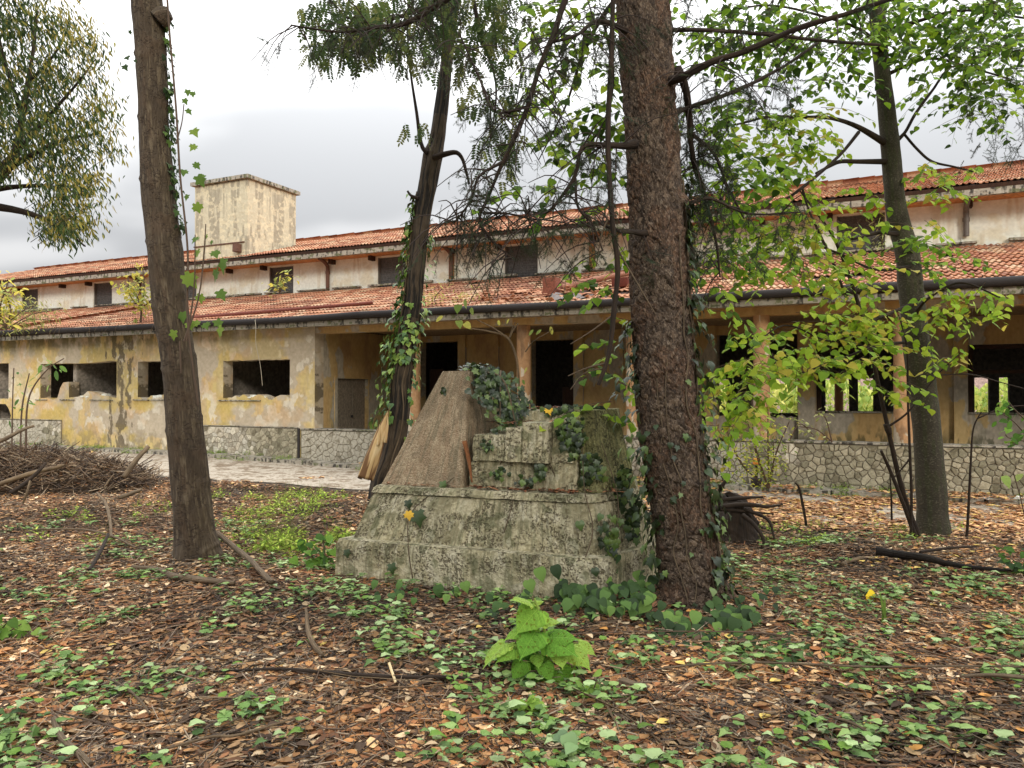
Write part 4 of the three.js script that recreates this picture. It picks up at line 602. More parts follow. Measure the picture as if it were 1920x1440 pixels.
// lime tree on the right
const lime = thing('lime_tree', 'young lime tree on the right with a slender smooth trunk and bright heart shaped leaves', 'tree', GP(1750, 1004));
const limeGeo = pxLimb(pt([[1025, 1751, 72], [1003, 1750, 62], [960, 1748, 54], [900, 1745, 51], [740, 1732, 49], [640, 1718, 47], [560, 1710, 45], [480, 1702, 42], [400, 1681, 36], [300, 1672, 33], [267, 1669, 34], [133, 1654, 28], [0, 1642, 28], [-200, 1625, 24], [-450, 1605, 14]], 8.6), 8.6, { seg: 160, sides: 40, disp: (a, y) => (fbm(a * 6, y * 3, 3, 341, 6) - 0.5) * 0.02 + Math.max(0, 0.15 - y) * 0.2 * Math.max(0, Math.cos(a * 2 * Math.PI * 4)) });
mesh('trunk', inTree(lime, limeGeo), MT.green, lime); const limeCurve = limeGeo.userData;
const LB = [
  [[1665, 272, 14, 8.6], [1640, 256, 12, 8.5], [1600, 234, 9, 8.3], [1555, 221, 7, 8.1], [1500, 220, 6, 7.9], [1440, 219, 5, 7.7], [1400, 229, 4, 7.5], [1350, 240, 3, 7.4]],
  [[1610, 248, 7, 8.35], [1580, 285, 6, 8.2], [1545, 318, 6, 8], [1500, 355, 6, 7.8], [1475, 372, 5, 7.7], [1440, 385, 3, 7.6]],
  [[1668, 303, 13, 8.6], [1650, 303, 11, 8.55], [1610, 303, 9, 8.5], [1575, 303, 8, 8.4], [1555, 312, 6, 8.3], [1530, 325, 5, 8.2]],
  [[1684, 262, 8, 8.6], [1697, 248, 6, 8.6], [1716, 214, 6, 8.6], [1748, 170, 5, 8.6], [1785, 125, 4, 8.6], [1850, 135, 3, 8.6]],
  [[1694, 250, 5, 8.6], [1720, 280, 5, 8.6], [1746, 302, 5, 8.6], [1790, 313, 4, 8.6], [1825, 322, 3, 8.6]],
  [[1700, 440, 12, 8.6], [1672, 438, 9, 8.5], [1650, 436, 7, 8.4], [1600, 448, 5, 8.3], [1565, 451, 3, 8.2]],
  [[1660, 105, 9, 8.6], [1620, 60, 6, 8.3], [1540, 30, 5, 8], [1440, 10, 4, 7.7], [1330, 30, 3, 7.3]],
  [[1655, 60, 9, 8.6], [1720, 40, 7, 8.3], [1800, 20, 5, 8], [1930, 35, 4, 7.6]],
  [[1662, 140, 8, 8.6], [1740, 110, 5, 8.4], [1830, 130, 4, 8.2], [1900, 150, 3, 8]],
  [[1505, 355, 5, 7.8], [1515, 390, 4, 7.8], [1540, 445, 5, 7.7], [1565, 500, 5, 7.7], [1580, 540, 5, 7.7]],
  [[1715, 590, 8, 8.5], [1740, 560, 5, 8.2], [1800, 530, 4, 8], [1880, 560, 3, 7.8]],
  [[1712, 570, 8, 8.5], [1640, 600, 5, 8.1], [1560, 640, 4, 7.7], [1470, 610, 3, 7.4], [1400, 660, 2, 7.2]],
  [[1720, 640, 7, 8.5], [1640, 650, 5, 8.1], [1560, 680, 4, 7.8], [1500, 700, 3, 7.5]],
  [[1706, 500, 7, 8.5], [1640, 505, 5, 8.2], [1560, 470, 4, 7.9], [1440, 440, 3, 7.6], [1340, 490, 2, 7.4]],
];
for (const b of LB) mesh('branch', inTree(lime, pxLimb(b, 8, { seg: 24, sides: 8 })), MT.darkStick, lime);
const limeCols = [lin(152, 182, 50), lin(124, 160, 46), lin(174, 194, 62), lin(84, 116, 38), lin(188, 176, 70), lin(56, 82, 30)];
function cluster(L, twigs, cx, cy, rx, ry, d, n, { dd = 0.7, size = [0.06, 0.1], flow = [0, -0.3, 0], cols = null, per = 9, len = [0.28, 0.6], seed = 1 } = {}) {
  const r = rng(seed * 131 + Math.round(cx * 7 + cy));
  for (let k = 0; k < n / per; k++) {
    const a = r() * 6.283, q = Math.sqrt(r()), x = cx + Math.cos(a) * rx * q, y = cy + Math.sin(a) * ry * q, p = PX(x, y, d + (r() - 0.5) * 2 * dd), dir = V((r() - 0.5) * 2 + flow[0], (r() - 0.5) * 0.45 + flow[1] * 0.8, (r() - 0.5) * 1.4 + flow[2]).normalize(), l = rr(len[0], len[1], r);
    const e = p.clone().addScaledVector(dir, l).add(V(0, -0.12 * l, 0)), m = p.clone().lerp(e, 0.5).add(V(0, 0.1 * l, 0)), c = new THREE.QuadraticBezierCurve3(p, m, e);
    twigs.push(limb([p, m, e], [0.003, 0.0012], { seg: 4, sides: 4, cap: false }));
    for (let i = 0; i < per; i++) { const t = (i + 0.6) / per, b = c.getPoint(t), s = i % 2 ? 1 : -1, side = V(-dir.z, 0, dir.x).normalize().multiplyScalar(s), tip = side.clone().multiplyScalar(0.85).addScaledVector(dir, 0.5).add(V((r() - 0.5) * 0.6, 0.05 - r() * 0.55, (r() - 0.5) * 0.6)), nor = V((r() - 0.5) * 1.1, 0.9, (r() - 0.5) * 1.2 + 0.5); L.add(b.addScaledVector(tip.clone().normalize(), 0.02), tip, nor, rr(size[0], size[1], r), cols ? cols[Math.floor(r() * cols.length)] : undefined); }
  }
}
{
  const L = new Leaves([LG.heart, LG.heart2], limeCols), tw = [], br = [0, 0, 1, 2, 2, 1, 4], dk = [3, 1, 0, 3, 1, 5];
  for (const q of [[1390, 55, 110, 80, 7.2, 260, dk], [1540, 40, 120, 75, 7.6, 260, dk], [1760, 45, 120, 80, 7.8, 330, dk], [1870, 60, 80, 100, 7.4, 260, dk], [1660, 30, 80, 60, 8.4, 130, dk], [1850, 175, 80, 60, 8, 110, dk], [1780, 150, 60, 40, 8.4, 50, dk], [1560, 130, 50, 40, 7.6, 60, dk],
    [1480, 255, 95, 70, 7.8, 150, br], [1520, 225, 70, 45, 8, 60, br], [1370, 250, 80, 110, 6.9, 170, dk], [1400, 330, 110, 60, 7.2, 120, [1, 0, 3]], [1470, 400, 110, 60, 7.6, 120, br], [1430, 470, 120, 60, 7.5, 150, br], [1580, 400, 60, 50, 8, 50, br], [1345, 430, 60, 80, 6.9, 90, [3, 1, 0]], [1350, 540, 50, 80, 6.8, 50, [3, 1, 0]], [1560, 500, 90, 45, 7.8, 110, br],
    [1490, 610, 90, 40, 7.5, 60, br], [1450, 665, 90, 50, 7.3, 150, br], [1400, 720, 65, 60, 7.1, 100, br], [1370, 780, 40, 60, 7, 60, br], [1560, 640, 80, 60, 7.6, 120, br], [1640, 600, 60, 60, 8, 100, br], [1640, 690, 40, 40, 8, 40, br], [1670, 735, 20, 35, 8.1, 10, br],
    [1790, 570, 80, 40, 8, 70, br], [1830, 545, 70, 22, 7.8, 28, br], [1730, 480, 55, 45, 8.3, 70, [1, 0, 3]], [1780, 650, 50, 30, 8.1, 22, br], [1745, 335, 50, 38, 8.5, 60, br], [1820, 325, 24, 14, 8.5, 12, br], [1745, 425, 30, 20, 8.4, 14, br], [1620, 355, 14, 12, 8.4, 8, br], [1500, 320, 80, 24, 7.9, 40, br]])
    cluster(L, tw, q[0], q[1], q[2] * 0.9, q[3] * 0.9, q[4], q[5] * (q[6] === dk ? 1.9 : 1.5), { cols: q[6], seed: 3, dd: q[6] === dk ? 0.9 : 0.45, size: q[6] === dk ? [0.05, 0.09] : [0.055, 0.1] });
  const r = rng(77); 
  for (let i = 0; i < 1500; i++) { const a = r() * 6.28, q = Math.sqrt(r()) * 3.4, y = 6.6 + r() * 3; L.add(V(4.2 + Math.cos(a) * q, y, -8.4 + Math.sin(a) * q), V(r() - 0.5, -0.4, r() - 0.5), V(r() - 0.5, 1, r() - 0.5), rr(0.09, 0.14, r), dk[i % 5]); }   // the crown overhead
  mesh('twigs', inTree(lime, merge(tw)), MT.twig, lime).userData.kind = 'stuff'; L.build(lime, { rest: 'crown' });
}
// crowns over the wood, above and behind the camera: they keep the light off the ground as in the photograph
function canopy(tree, cx, cz, rad, y0, y1, n, size, cols, seed) {
  const r = rng(seed), L = new Leaves([LG.heart, LG.heart2], cols);
  for (let i = 0; i < n; i++) { const a = r() * 6.283, q = Math.sqrt(r()) * rad * (0.7 + 0.5 * vn(a * 1.5, 3, seed)); L.add(V(cx + Math.cos(a) * q, mix(y0, y1, r()), cz + Math.sin(a) * q), V(r() - 0.5, -0.4, r() - 0.5), V(r() - 0.5, 1, r() - 0.5), rr(size * 0.7, size * 1.3, r)); }
  L.build(tree, { most: 0, rest: 'crown' });
}
const crownCols = [lin(84, 116, 40), lin(66, 96, 36), lin(104, 134, 46)];
canopy(leftTree, -3.4, -6.0, 3.2, 7.6, 10.5, 800, 0.26, crownCols, 801); canopy(lime, 4.4, -7.0, 3.4, 7.4, 10.5, 900, 0.26, crownCols, 803); canopy(spruce, 1.2, -4.4, 2.8, 7, 10, 700, 0.24, crownCols, 804);
for (const [x, z, h, rad, n, label, seed] of [[-5.5, 5.5, 7.4, 3.4, 1300, 'leafy tree standing behind the viewer on the left, outside the picture', 811], [1.2, 8.5, 8, 3.6, 1400, 'leafy tree standing straight behind the viewer, outside the picture', 812], [7.6, 5.5, 7.4, 3.4, 1300, 'leafy tree standing behind the viewer on the right, outside the picture', 813]]) {
  const t = thing('shade_tree', label, 'tree', V(x, gh(x, z), z)); mesh('trunk', limb([V(0, -0.1, 0), V(0.1, 3, 0.1), V(-0.1, h - 1, 0)], [0.22, 0.17, 0.06], { seg: 20, sides: 14, disp: barkDisp(0.03, 8, seed) }), MT.furrow, t); canopy(t, x, z, rad, 3.4, h, n, 0.28, crownCols, seed);
}
// a lime bough hanging behind the spruce, left of its trunk
{
  const t = thing('leafy_bough', 'green lime bough hanging from above just left of the spruce trunk', 'branch', PX(1150, -30, 6.6)), L = new Leaves([LG.heart, LG.heart2], limeCols), tw = [], dk = [1, 3, 1, 0, 5, 2];
  for (const b of [[[1190, -40, 14, 6.6], [1130, 30, 9, 6.6], [1090, 110, 6, 6.5], [1060, 200, 4, 6.4], [1010, 300, 2, 6.4]], [[1130, 30, 6, 6.6], [1150, 150, 5, 6.6], [1120, 250, 3, 6.5], [1030, 335, 2, 6.4]]]) mesh('bough', inTree(t, pxLimb(b, 6.5, { seg: 20, sides: 7 })), MT.darkStick, t);
  for (const q of [[1070, 30, 90, 50, 6.6, 150], [1110, 110, 60, 60, 6.6, 140], [1085, 180, 50, 40, 6.5, 60], [1110, 240, 60, 40, 6.5, 110], [1075, 285, 60, 30, 6.4, 50], [1010, 340, 55, 14, 6.4, 22], [1150, 330, 30, 60, 6.7, 60], [1150, 470, 30, 60, 6.7, 40], [1110, 545, 40, 45, 6.2, 24], [1140, 660, 50, 70, 6.3, 44], [1150, 760, 50, 50, 6.3, 34]]) cluster(L, tw, q[0], q[1], q[2], q[3], q[4], q[5], { cols: dk, seed: 5, dd: 0.3 });
  mesh('twigs', inTree(t, merge(tw)), MT.twig, t).userData.kind = 'stuff'; L.build(t, { most: 200, rest: 'leaves' });
}
// long dead branch caught in the spruce
{ const g = pxLimb([[1150, -30, 9], [1146, 120, 10], [1140, 240, 10], [1143, 340, 10], [1150, 430, 10], [1158, 500, 10], [1150, 590, 10], [1140, 670, 9], [1122, 722, 7]], 5.15, { seg: 60, sides: 9, disp: (a, y, t, r) => (fbm(a * 3, y * 9, 3, 351, 3) - 0.5) * r * 0.6 });
  const t = thing('dead_branch', 'long thin dead branch hanging straight down left of the spruce trunk', 'branch', PX(1150, -30, 5.15)); mesh('stem', inTree(t, g), MT.darkStick, t);
  for (const b of [[[1140, 410, 4], [1128, 440, 3], [1118, 500, 2]], [[1145, 440, 4], [1165, 480, 4], [1200, 540, 3], [1230, 590, 2]], [[1150, 590, 4], [1110, 620, 3], [1070, 645, 2]], [[1140, 680, 4], [1100, 690, 3], [1065, 705, 2]], [[1138, 690, 3], [1095, 700, 2], [1070, 730, 2]]]) mesh('side_twig', inTree(t, pxLimb(b, 5.15, { seg: 10, sides: 5 })), MT.stick, t); }
// pinnate leaves of an acacia bough across the top
{
  const list = []; for (let i = 0; i < 6; i++) for (const s of [-1, 1]) { const g = LG.oval.clone(); g.scale(0.26, 0.26, 0.26).rotateZ(s * -1.15).translate(s * 0.015, 0.16 + i * 0.14, 0.02 * (i % 2)); list.push(g); } { const g = LG.oval.clone(); g.scale(0.26, 0.26, 0.26).translate(0, 0.96, 0); list.push(g); } list.push(limb([V(0, 0, 0), V(0, 1, 0)], [0.008, 0.004], { seg: 2, sides: 3, cap: false }));
  const pin = merge(list), t = thing('acacia_bough', 'feathery acacia bough reaching across the top left of the leaning tree', 'branch', PX(860, -40, 9)), r = rng(81);
  for (const b of [[[880, -60, 14, 9], [800, 10, 9, 9], [700, 40, 6, 8.9], [600, 20, 3, 8.8]], [[800, 10, 8, 9], [740, 70, 5, 8.9], [640, 110, 3, 8.8]], [[880, -40, 10, 9], [900, 60, 7, 9], [930, 160, 4, 8.9], [915, 290, 2, 8.9]], [[900, 60, 5, 9], [970, 90, 3, 9], [960, 250, 2, 8.9]]]) mesh('bough', inTree(t, pxLimb(b, 9, { seg: 20, sides: 7 })), MT.darkStick, t);
  const L = new Leaves([pin], [lin(78, 98, 52), lin(62, 80, 44), lin(96, 112, 58), lin(120, 124, 68)], { mat: { transmission: 0.22 } });
  const put = (cx, cy, rx, ry, n) => { for (let i = 0; i < n; i++) { const a = r() * 6.28, q = Math.sqrt(r()); L.add(PX(cx + Math.cos(a) * rx * q, cy + Math.sin(a) * ry * q, 8.4 + r() * 1.2), V((r() - 0.5) * 1.2, -0.9, (r() - 0.5) * 1.2), V(r() - 0.5, 0.6, r()), rr(0.13, 0.24, r)); } };
  put(650, 30, 95, 45, 150); put(640, 95, 70, 32, 70); put(760, 40, 90, 60, 150); put(860, 30, 90, 60, 150); put(950, 40, 60, 60, 60); put(900, 130, 50, 90, 60); put(790, 100, 60, 40, 40); put(930, 290, 40, 60, 34); put(780, 235, 22, 20, 10); put(965, 180, 40, 90, 40);
  L.build(t, { most: 300, rest: 'leaves', leaf: 'pinnate_leaf' });
}
// feathery tree at the left edge
{
  const t = thing('feathery_tree', 'wide feathery tree crown at the left edge with olive yellow tips over green', 'tree', GP(-330, 880)), D = 12, r = rng(91), L = new Leaves([LG.lance], [lin(60, 80, 42), lin(74, 94, 48), lin(92, 106, 52), lin(150, 144, 66), lin(172, 154, 76), lin(46, 64, 36)]);
  mesh('trunk', inTree(t, pxLimb([[-335, 900, 90], [-300, 720, 80], [-240, 560, 70], [-130, 440, 52], [-40, 360, 34], [0, 325, 24], [28, 290, 17], [42, 220, 12], [58, 120, 7], [70, 20, 4]], D, { seg: 70, sides: 18, disp: barkDisp(0.03, 8, 361) })), MT.smooth, t);
  for (const b of [[[-130, 440, 30], [-60, 390, 20], [40, 396, 12], [110, 425, 7], [160, 462, 3]], [[0, 325, 14], [60, 290, 10], [120, 262, 6], [190, 250, 3]], [[28, 290, 10], [90, 220, 7], [150, 150, 4], [180, 110, 2]], [[-40, 360, 14], [30, 350, 9], [100, 350, 6], [170, 370, 3]], [[42, 220, 8], [10, 120, 6], [-10, 30, 4]], [[50, 160, 6], [110, 90, 4], [130, 40, 2]], [[-60, 390, 14], [-40, 200, 10], [-60, 40, 6]]]) mesh('branch', inTree(t, pxLimb(b, D, { seg: 20, sides: 7 })), MT.darkStick, t);
  const edge = (y) => y < 0 ? 120 + y * 0.3 : y < 60 ? mix(125, 178, y / 60) : y < 200 ? mix(178, 226, (y - 60) / 140) : y < 280 ? mix(226, 222, (y - 200) / 80) : y < 350 ? mix(222, 196, (y - 280) / 70) : mix(196, 176, (y - 350) / 110), twigs = [];
  for (let k = 0; k < 540; k++) {
    const y = -200 + r() * 640, x = edge(y) - Math.pow(r(), 0.8) * (y > 330 ? 150 : 330) - 8; if (y > 330 && r() < 0.5 && x < 90) continue; const low = y > 320 && x < 60; if (low) continue;
    const d = D + (r() - 0.5) * 2.6, out = clamp(1 - (edge(y) - x) / 90), c = PX(x, y, d), n = 52;
    for (let i = 0; i < n; i++) { const p = c.clone().add(V((r() + r() + r() - 1.5) * 0.3, (r() + r() + r() - 1.5) * 0.26, (r() - 0.5) * 0.5)), tip = V((r() - 0.5) * 1.5 + 0.3, -0.55 - r() * 0.6, (r() - 0.5) * 1.5), upper = p.y > c.y + 0.02; L.add(p, tip, V(r() - 0.5, 0.5, r() - 0.3), rr(0.07, 0.13, r), r() < 0.3 + 0.6 * out && (upper || r() < 0.5) ? 3 + Math.floor(r() * 2) : [0, 1, 2, 5][Math.floor(r() * 4)]); }
    if (k % 2) twigs.push(limb([c.clone().add(V(-0.3, -0.2, 0)), c, c.clone().add(V(0.25, 0.05, 0.1))], [0.006, 0.002], { seg: 4, sides: 4, cap: false }));
  }
  mesh('twigs', inTree(t, merge(twigs)), MT.darkTwig, t).userData.kind = 'stuff'; L.build(t, { most: 0, rest: 'crown' });
}
// ---------------------------------------------------------------- ivy
const ivyCols = [lin(40, 55, 26), lin(52, 70, 32), lin(32, 44, 22), lin(74, 96, 42), lin(46, 62, 30), lin(96, 116, 54)], ivyGeos = [LG.ivy, LG.ivy2, LG.ivy];
function climb(L, stems, info, treeD, list, { n, size, cols, seed = 1, stand = 0.02 }) {   // ivy on a trunk: list of [pixel y, angle, spread]
  const r = rng(seed), ys = list.map((q) => q[0]);
  for (let i = 0; i < n; i++) {
    const f = r() * (list.length - 1), k = Math.min(list.length - 2, Math.floor(f)), y = mix(list[k][0], list[k + 1][0], f - k), a0 = mix(list[k][1], list[k + 1][1], f - k), sp = mix(list[k][2], list[k + 1][2], f - k);
    let t = 0, lo = 0, hi = 1; for (let j = 0; j < 18; j++) { t = (lo + hi) / 2; if (project(info.curve.getPoint(t))[1] > y) lo = t; else hi = t; }
    const c = info.curve.getPoint(t), a = a0 + (r() + r() - 1) * sp, dir = V(Math.cos(a), 0, Math.sin(a)), rad = info.rAt(t), out = stand + Math.pow(r(), 2) * (list[k][3] ?? 0.07);
    L.add(c.clone().addScaledVector(dir, rad + out), V((r() - 0.5) * 1.1, -0.8, (r() - 0.5) * 1.1).addScaledVector(dir, 0.35), dir.clone().add(V((r() - 0.5) * 0.7, 0.45, (r() - 0.5) * 0.7)), rr(size[0], size[1], r), cols ? cols[Math.floor(r() * cols.length)] : undefined);
  }
}
function vineStem(info, ys, a, wob, rad, seed) { const r = rng(seed), pts = []; for (let y = ys[0]; y >= ys[1]; y -= 45) { let t = 0, lo = 0, hi = 1; for (let j = 0; j < 16; j++) { t = (lo + hi) / 2; if (project(info.curve.getPoint(t))[1] > y) lo = t; else hi = t; } const c = info.curve.getPoint(t), b = a + (r() - 0.5) * wob; pts.push(V(c.x + Math.cos(b) * (info.rAt(t) + 0.012), c.y, c.z + Math.sin(b) * (info.rAt(t) + 0.012))); } return limb(pts, [rad, rad * 0.7], { seg: pts.length * 4, sides: 6 }); }
{ // angle 0 = right, pi/2 = towards the camera, pi = left
  const t = thing('climbing_ivy', 'dark glossy ivy with bare stems climbing the spruce trunk', 'ivy', spruce.position), L = new Leaves(ivyGeos, ivyCols, { gloss: 0.42 });
  climb(L, null, spruceCurve, 5.6, [[330, 0.1, 0.5, 0.06], [480, 0.1, 0.7, 0.1], [620, 0.15, 0.7, 0.16], [760, 0.15, 0.7, 0.14], [900, 0.3, 0.7, 0.1], [1000, 0.4, 0.9, 0.08], [1110, 0.6, 1.1, 0.1]], { n: 330, size: [0.045, 0.085], seed: 401 });
  climb(L, null, spruceCurve, 5.6, [[600, 3.0, 0.4, 0.1], [700, 2.9, 0.5, 0.18], [820, 2.9, 0.6, 0.2], [930, 3.0, 0.5, 0.12], [1080, 2.9, 0.5, 0.06]], { n: 170, size: [0.05, 0.09], seed: 402 });
  climb(L, null, spruceCurve, 5.6, [[700, 1.5, 1.2, 0.02], [1120, 1.3, 1.3, 0.03]], { n: 26, size: [0.04, 0.06], seed: 403 });
  for (const [ys, a, w, rad, s] of [[[1170, 640], 1.75, 0.22, 0.006, 1], [[1170, 420], 1.05, 0.3, 0.007, 2], [[1160, 700], 2.1, 0.3, 0.006, 3], [[1180, 800], 0.7, 0.3, 0.006, 4], [[1150, 300], 0.15, 0.4, 0.012, 5], [[1150, 480], 0.4, 0.5, 0.008, 6], [[1180, 880], 0.5, 0.2, 0.007, 7], [[1180, 900], 0.9, 0.2, 0.005, 8]]) mesh('stem', inTree(t, vineStem(spruceCurve, ys, a, w, rad, s + 410)), MT.stick, t);
  L.build(t, { most: 300, rest: 'leaves' });
}
{
  const t = thing('climbing_ivy', 'light green ivy strand running up the left edge of the leaning tree', 'ivy', midTree.position), L = new Leaves(ivyGeos, [lin(86, 120, 50), lin(112, 142, 58), lin(62, 92, 42), lin(132, 154, 66)], { gloss: 0.5 });
  climb(L, null, midCurve, 10.5, [[360, 3.1, 0.5, 0.1], [480, 3.1, 0.6, 0.12], [590, 3.0, 0.7, 0.2], [700, 3.0, 0.8, 0.22], [800, 2.8, 1.2, 0.12]], { n: 420, size: [0.06, 0.11], seed: 421 });
  climb(L, null, midCurve, 10.5, [[420, 0.1, 0.5, 0.06], [480, 0.1, 0.5, 0.1], [640, 0.2, 0.6, 0.06], [700, 0.2, 0.6, 0.16], [860, 0.2, 0.6, 0.12]], { n: 130, size: [0.06, 0.1], seed: 422 });
  climb(L, null, midCurve, 10.5, [[560, 1.6, 1.0, 0.05], [680, 1.6, 1.0, 0.05]], { n: 50, size: [0.06, 0.1], seed: 423 });
  mesh('stem', inTree(t, vineStem(midCurve, [900, 360], 2.9, 0.4, 0.012, 424)), MT.stick, t); mesh('stem', inTree(t, vineStem(midCurve, [900, 640], 1.2, 0.6, 0.012, 425)), MT.stick, t); L.build(t, { most: 300, rest: 'leaves' });
}
{
  const t = thing('climbing_vine', 'vine with broad lobed leaves trailing down the right side of the bare left trunk', 'vine', leftTree.position), L = new Leaves([LG.vine, LG.ivy], [lin(96, 124, 56), lin(126, 150, 62), lin(74, 100, 50), lin(58, 80, 44)]), r = rng(431);
  const stem = pxLimb([[372, 760, 4], [352, 600, 4], [352, 470, 4], [338, 330, 4], [330, 200, 4], [318, 60, 4], [312, -30, 4]], 7.2, { seg: 60, sides: 5 }); mesh('stem', inTree(t, stem), MT.twig, t);
  for (const b of [[[345, 640, 4], [372, 560, 3], [383, 470, 3], [386, 420, 2]], [[350, 640, 4], [364, 540, 3], [366, 440, 2]], [[330, 270, 3], [341, 230, 2], [345, 195, 2]], [[340, 700, 3], [337, 640, 3]]]) mesh('stem', inTree(t, pxLimb(b, 7.2, { seg: 12, sides: 5 })), MT.twig, t);
  climb(L, null, leftCurve, 7.45, [[20, 0, 0.5, 0.05], [140, 0, 0.5, 0.05], [240, 0.1, 0.6, 0.06], [330, 0.1, 0.5, 0.06], [430, 0.1, 0.4, 0.03]], { n: 120, size: [0.05, 0.09], cols: [2, 3, 0, 3], seed: 432 });
  for (const [x, y, s, c] of [[352, 168, 1, 0], [345, 185, 0.9, 0], [362, 172, 0.8, 0], [350, 205, 0.9, 0], [361, 242, 1.5, 1], [367, 272, 1.1, 1], [364, 306, 1, 0], [345, 318, 1.2, 0], [370, 330, 1.6, 0], [383, 328, 1, 0], [352, 365, 0.9, 0], [367, 382, 1.4, 1], [372, 445, 1.2, 0], [388, 442, 1.3, 1], [373, 470, 1.7, 1], [402, 470, 1.3, 0], [398, 452, 0.7, 0], [420, 486, 2, 0], [408, 508, 2, 0], [346, 515, 2.2, 1], [375, 552, 1.3, 1], [410, 545, 1.6, 0], [342, 585, 1.5, 0], [352, 605, 1.2, 1], [372, 602, 1.3, 1], [405, 600, 1.4, 0], [415, 614, 1.6, 1], [326, 620, 1.3, 1], [385, 605, 1.2, 0], [238, 105, 0.9, 3], [232, 122, 1, 3], [243, 57, 0.6, 3], [252, 112, 0.5, 3], [322, 742, 1, 1], [338, 610, 1, 0]]) L.add(PX(x, y, 7.1 + r() * 0.35), V((r() - 0.5) * 1.4, -0.7, (r() - 0.5)), V((r() - 0.5) * 0.6, 0.35 + (y > 430 ? 0.5 : 0), 0.8), 0.075 * s, c);
  L.build(t, { most: 300, least: 6, rest: 'leaves' });
}
{
  const t = thing('ivy_clump', 'thick clump of dark ivy draped over the top of the stone wedge', 'ivy', MW(1.2, 1.6, 0.6)), L = new Leaves(ivyGeos, ivyCols, { gloss: 0.38 }), r = rng(441);
  for (let i = 0; i < 460; i++) { const s = Math.pow(r(), 0.9), v = r(), x = 1.06 + s * 0.42 + (r() - 0.5) * 0.1, top = 1.83 - 0.45 * Math.max(0, s - 0.25) ** 1.4, y = top - v * (0.18 + s * 0.34), z = 0.3 + r() * 0.45 - v * 0.1 + s * 0.1; if (v > 0.6 && s < 0.35 && r() < 0.75) continue; L.add(MW(x, y, z), V(0.5 + r() * 0.5, -0.9, 0.3 + (r() - 0.5) * 0.6), V((r() - 0.5) * 0.8, 0.6, 0.6 + r() * 0.4), rr(0.035, 0.07, r)); }
  for (let i = 0; i < 60; i++) L.add(MW(0.98 + r() * 0.2, 1.79 + r() * 0.05, 0.34 + r() * 0.3), V(r() - 0.5, 0.1, r() - 0.5), V(r() - 0.5, 1, r() - 0.2), rr(0.035, 0.06, r));
  for (const b of [[0.95, 1.2], [1.1, 1.5], [1.3, 1.35]]) mesh('stem', inTree(t, limb([MW(b[0], 1.78, 0.5), MW(mix(b[0], b[1], 0.6), 1.72, 0.42), MW(b[1], 1.3, 0.36)], [0.01, 0.005], { seg: 12, sides: 6 })), MT.stick, t);
  L.build(t, { most: 300, rest: 'leaves' });
}
{
  const t = thing('ivy_curtain', 'dark ivy hanging down the broken right half of the monument', 'ivy', MW(1.9, 1.3, 0.3)), L = new Leaves(ivyGeos, ivyCols, { gloss: 0.42 }), r = rng(451);
  const put = (x, y, z, sx, sy, sz, n, s = [0.04, 0.075]) => { for (let i = 0; i < n; i++) L.add(MW(x + (r() + r() - 1) * sx, y + (r() + r() - 1) * sy, z - r() * sz), V(r() - 0.5, -0.9, (r() - 0.5) * 0.6), V((r() - 0.5) * 0.8, 0.5, 1), rr(s[0], s[1], r)); };
  put(2.0, 1.26, 0.3, 0.12, 0.18, 0.06, 90); put(2.15, 1.02, 0.3, 0.12, 0.16, 0.06, 44); put(1.75, 0.98, 0.24, 0.08, 0.08, 0.05, 22); put(1.4, 0.96, 0.25, 0.08, 0.06, 0.05, 20, [0.03, 0.05]); put(1.62, 0.9, 0.25, 0.12, 0.05, 0.05, 16, [0.03, 0.06]); put(1.9, 1.46, 0.7, 0.3, 0.04, 0.1, 70); put(2.36, 0.86, 0.5, 0.06, 0.2, 0.1, 50); put(2.33, 0.5, 0.16, 0.1, 0.2, 0.06, 40); put(2.44, 0.62, 0.5, 0.06, 0.2, 0.06, 46); put(1.3, 1.16, 0.22, 0.07, 0.06, 0.02, 22, [0.025, 0.045]); put(0.86, 1.62, 0.32, 0.02, 0.03, 0.02, 14, [0.025, 0.04]);
  for (const [x, y, z, c, s] of [[0.72, 0.62, 0.1, 1, 0.14], [0.62, 0.7, 0.12, 0, 0.08], [2.1, 0.62, 0.1, 3, 0.08], [2.25, 0.3, -0.02, 4, 0.07], [0.55, 0.2, -0.03, 1, 0.09], [0.12, 0.28, -0.02, 4, 0.07], [0.9, 0.86, 0.2, 3, 0.08]]) L.add(MW(x, y, z), V(0.2, -1, 0.2), V(0, 0.3, 1), s, c);
  const stems = [[[2.15, 0.3, 0], [2.2, 0.55, 0.12], [2.12, 0.85, 0.18], [2.06, 1.3, 0.33]], [[0.75, 0.1, -0.04], [0.7, 0.36, -0.02], [0.66, 0.6, 0.1], [0.9, 0.82, 0.2], [1.0, 0.9, 0.22]], [[1.5, 0.5, 0.06], [1.53, 0.62, 0.09], [1.56, 0.76, 0.12]], [[2.38, 0.5, 0.2], [2.35, 0.8, 0.3], [2.2, 1.2, 0.4]], [[1.86, 0.82, 0.3], [1.84, 0.96, 0.28], [1.78, 1.1, 0.25]], [[1.3, 0.83, 0.3], [1.36, 0.98, 0.3], [1.42, 1.07, 0.26]]];
  for (const s of stems) mesh('stem', inTree(t, limb(s.map((q) => MW(...q)), [0.005, 0.003], { seg: 16, sides: 5 })), MT.stick, t); L.build(t, { most: 300, rest: 'leaves' });
}
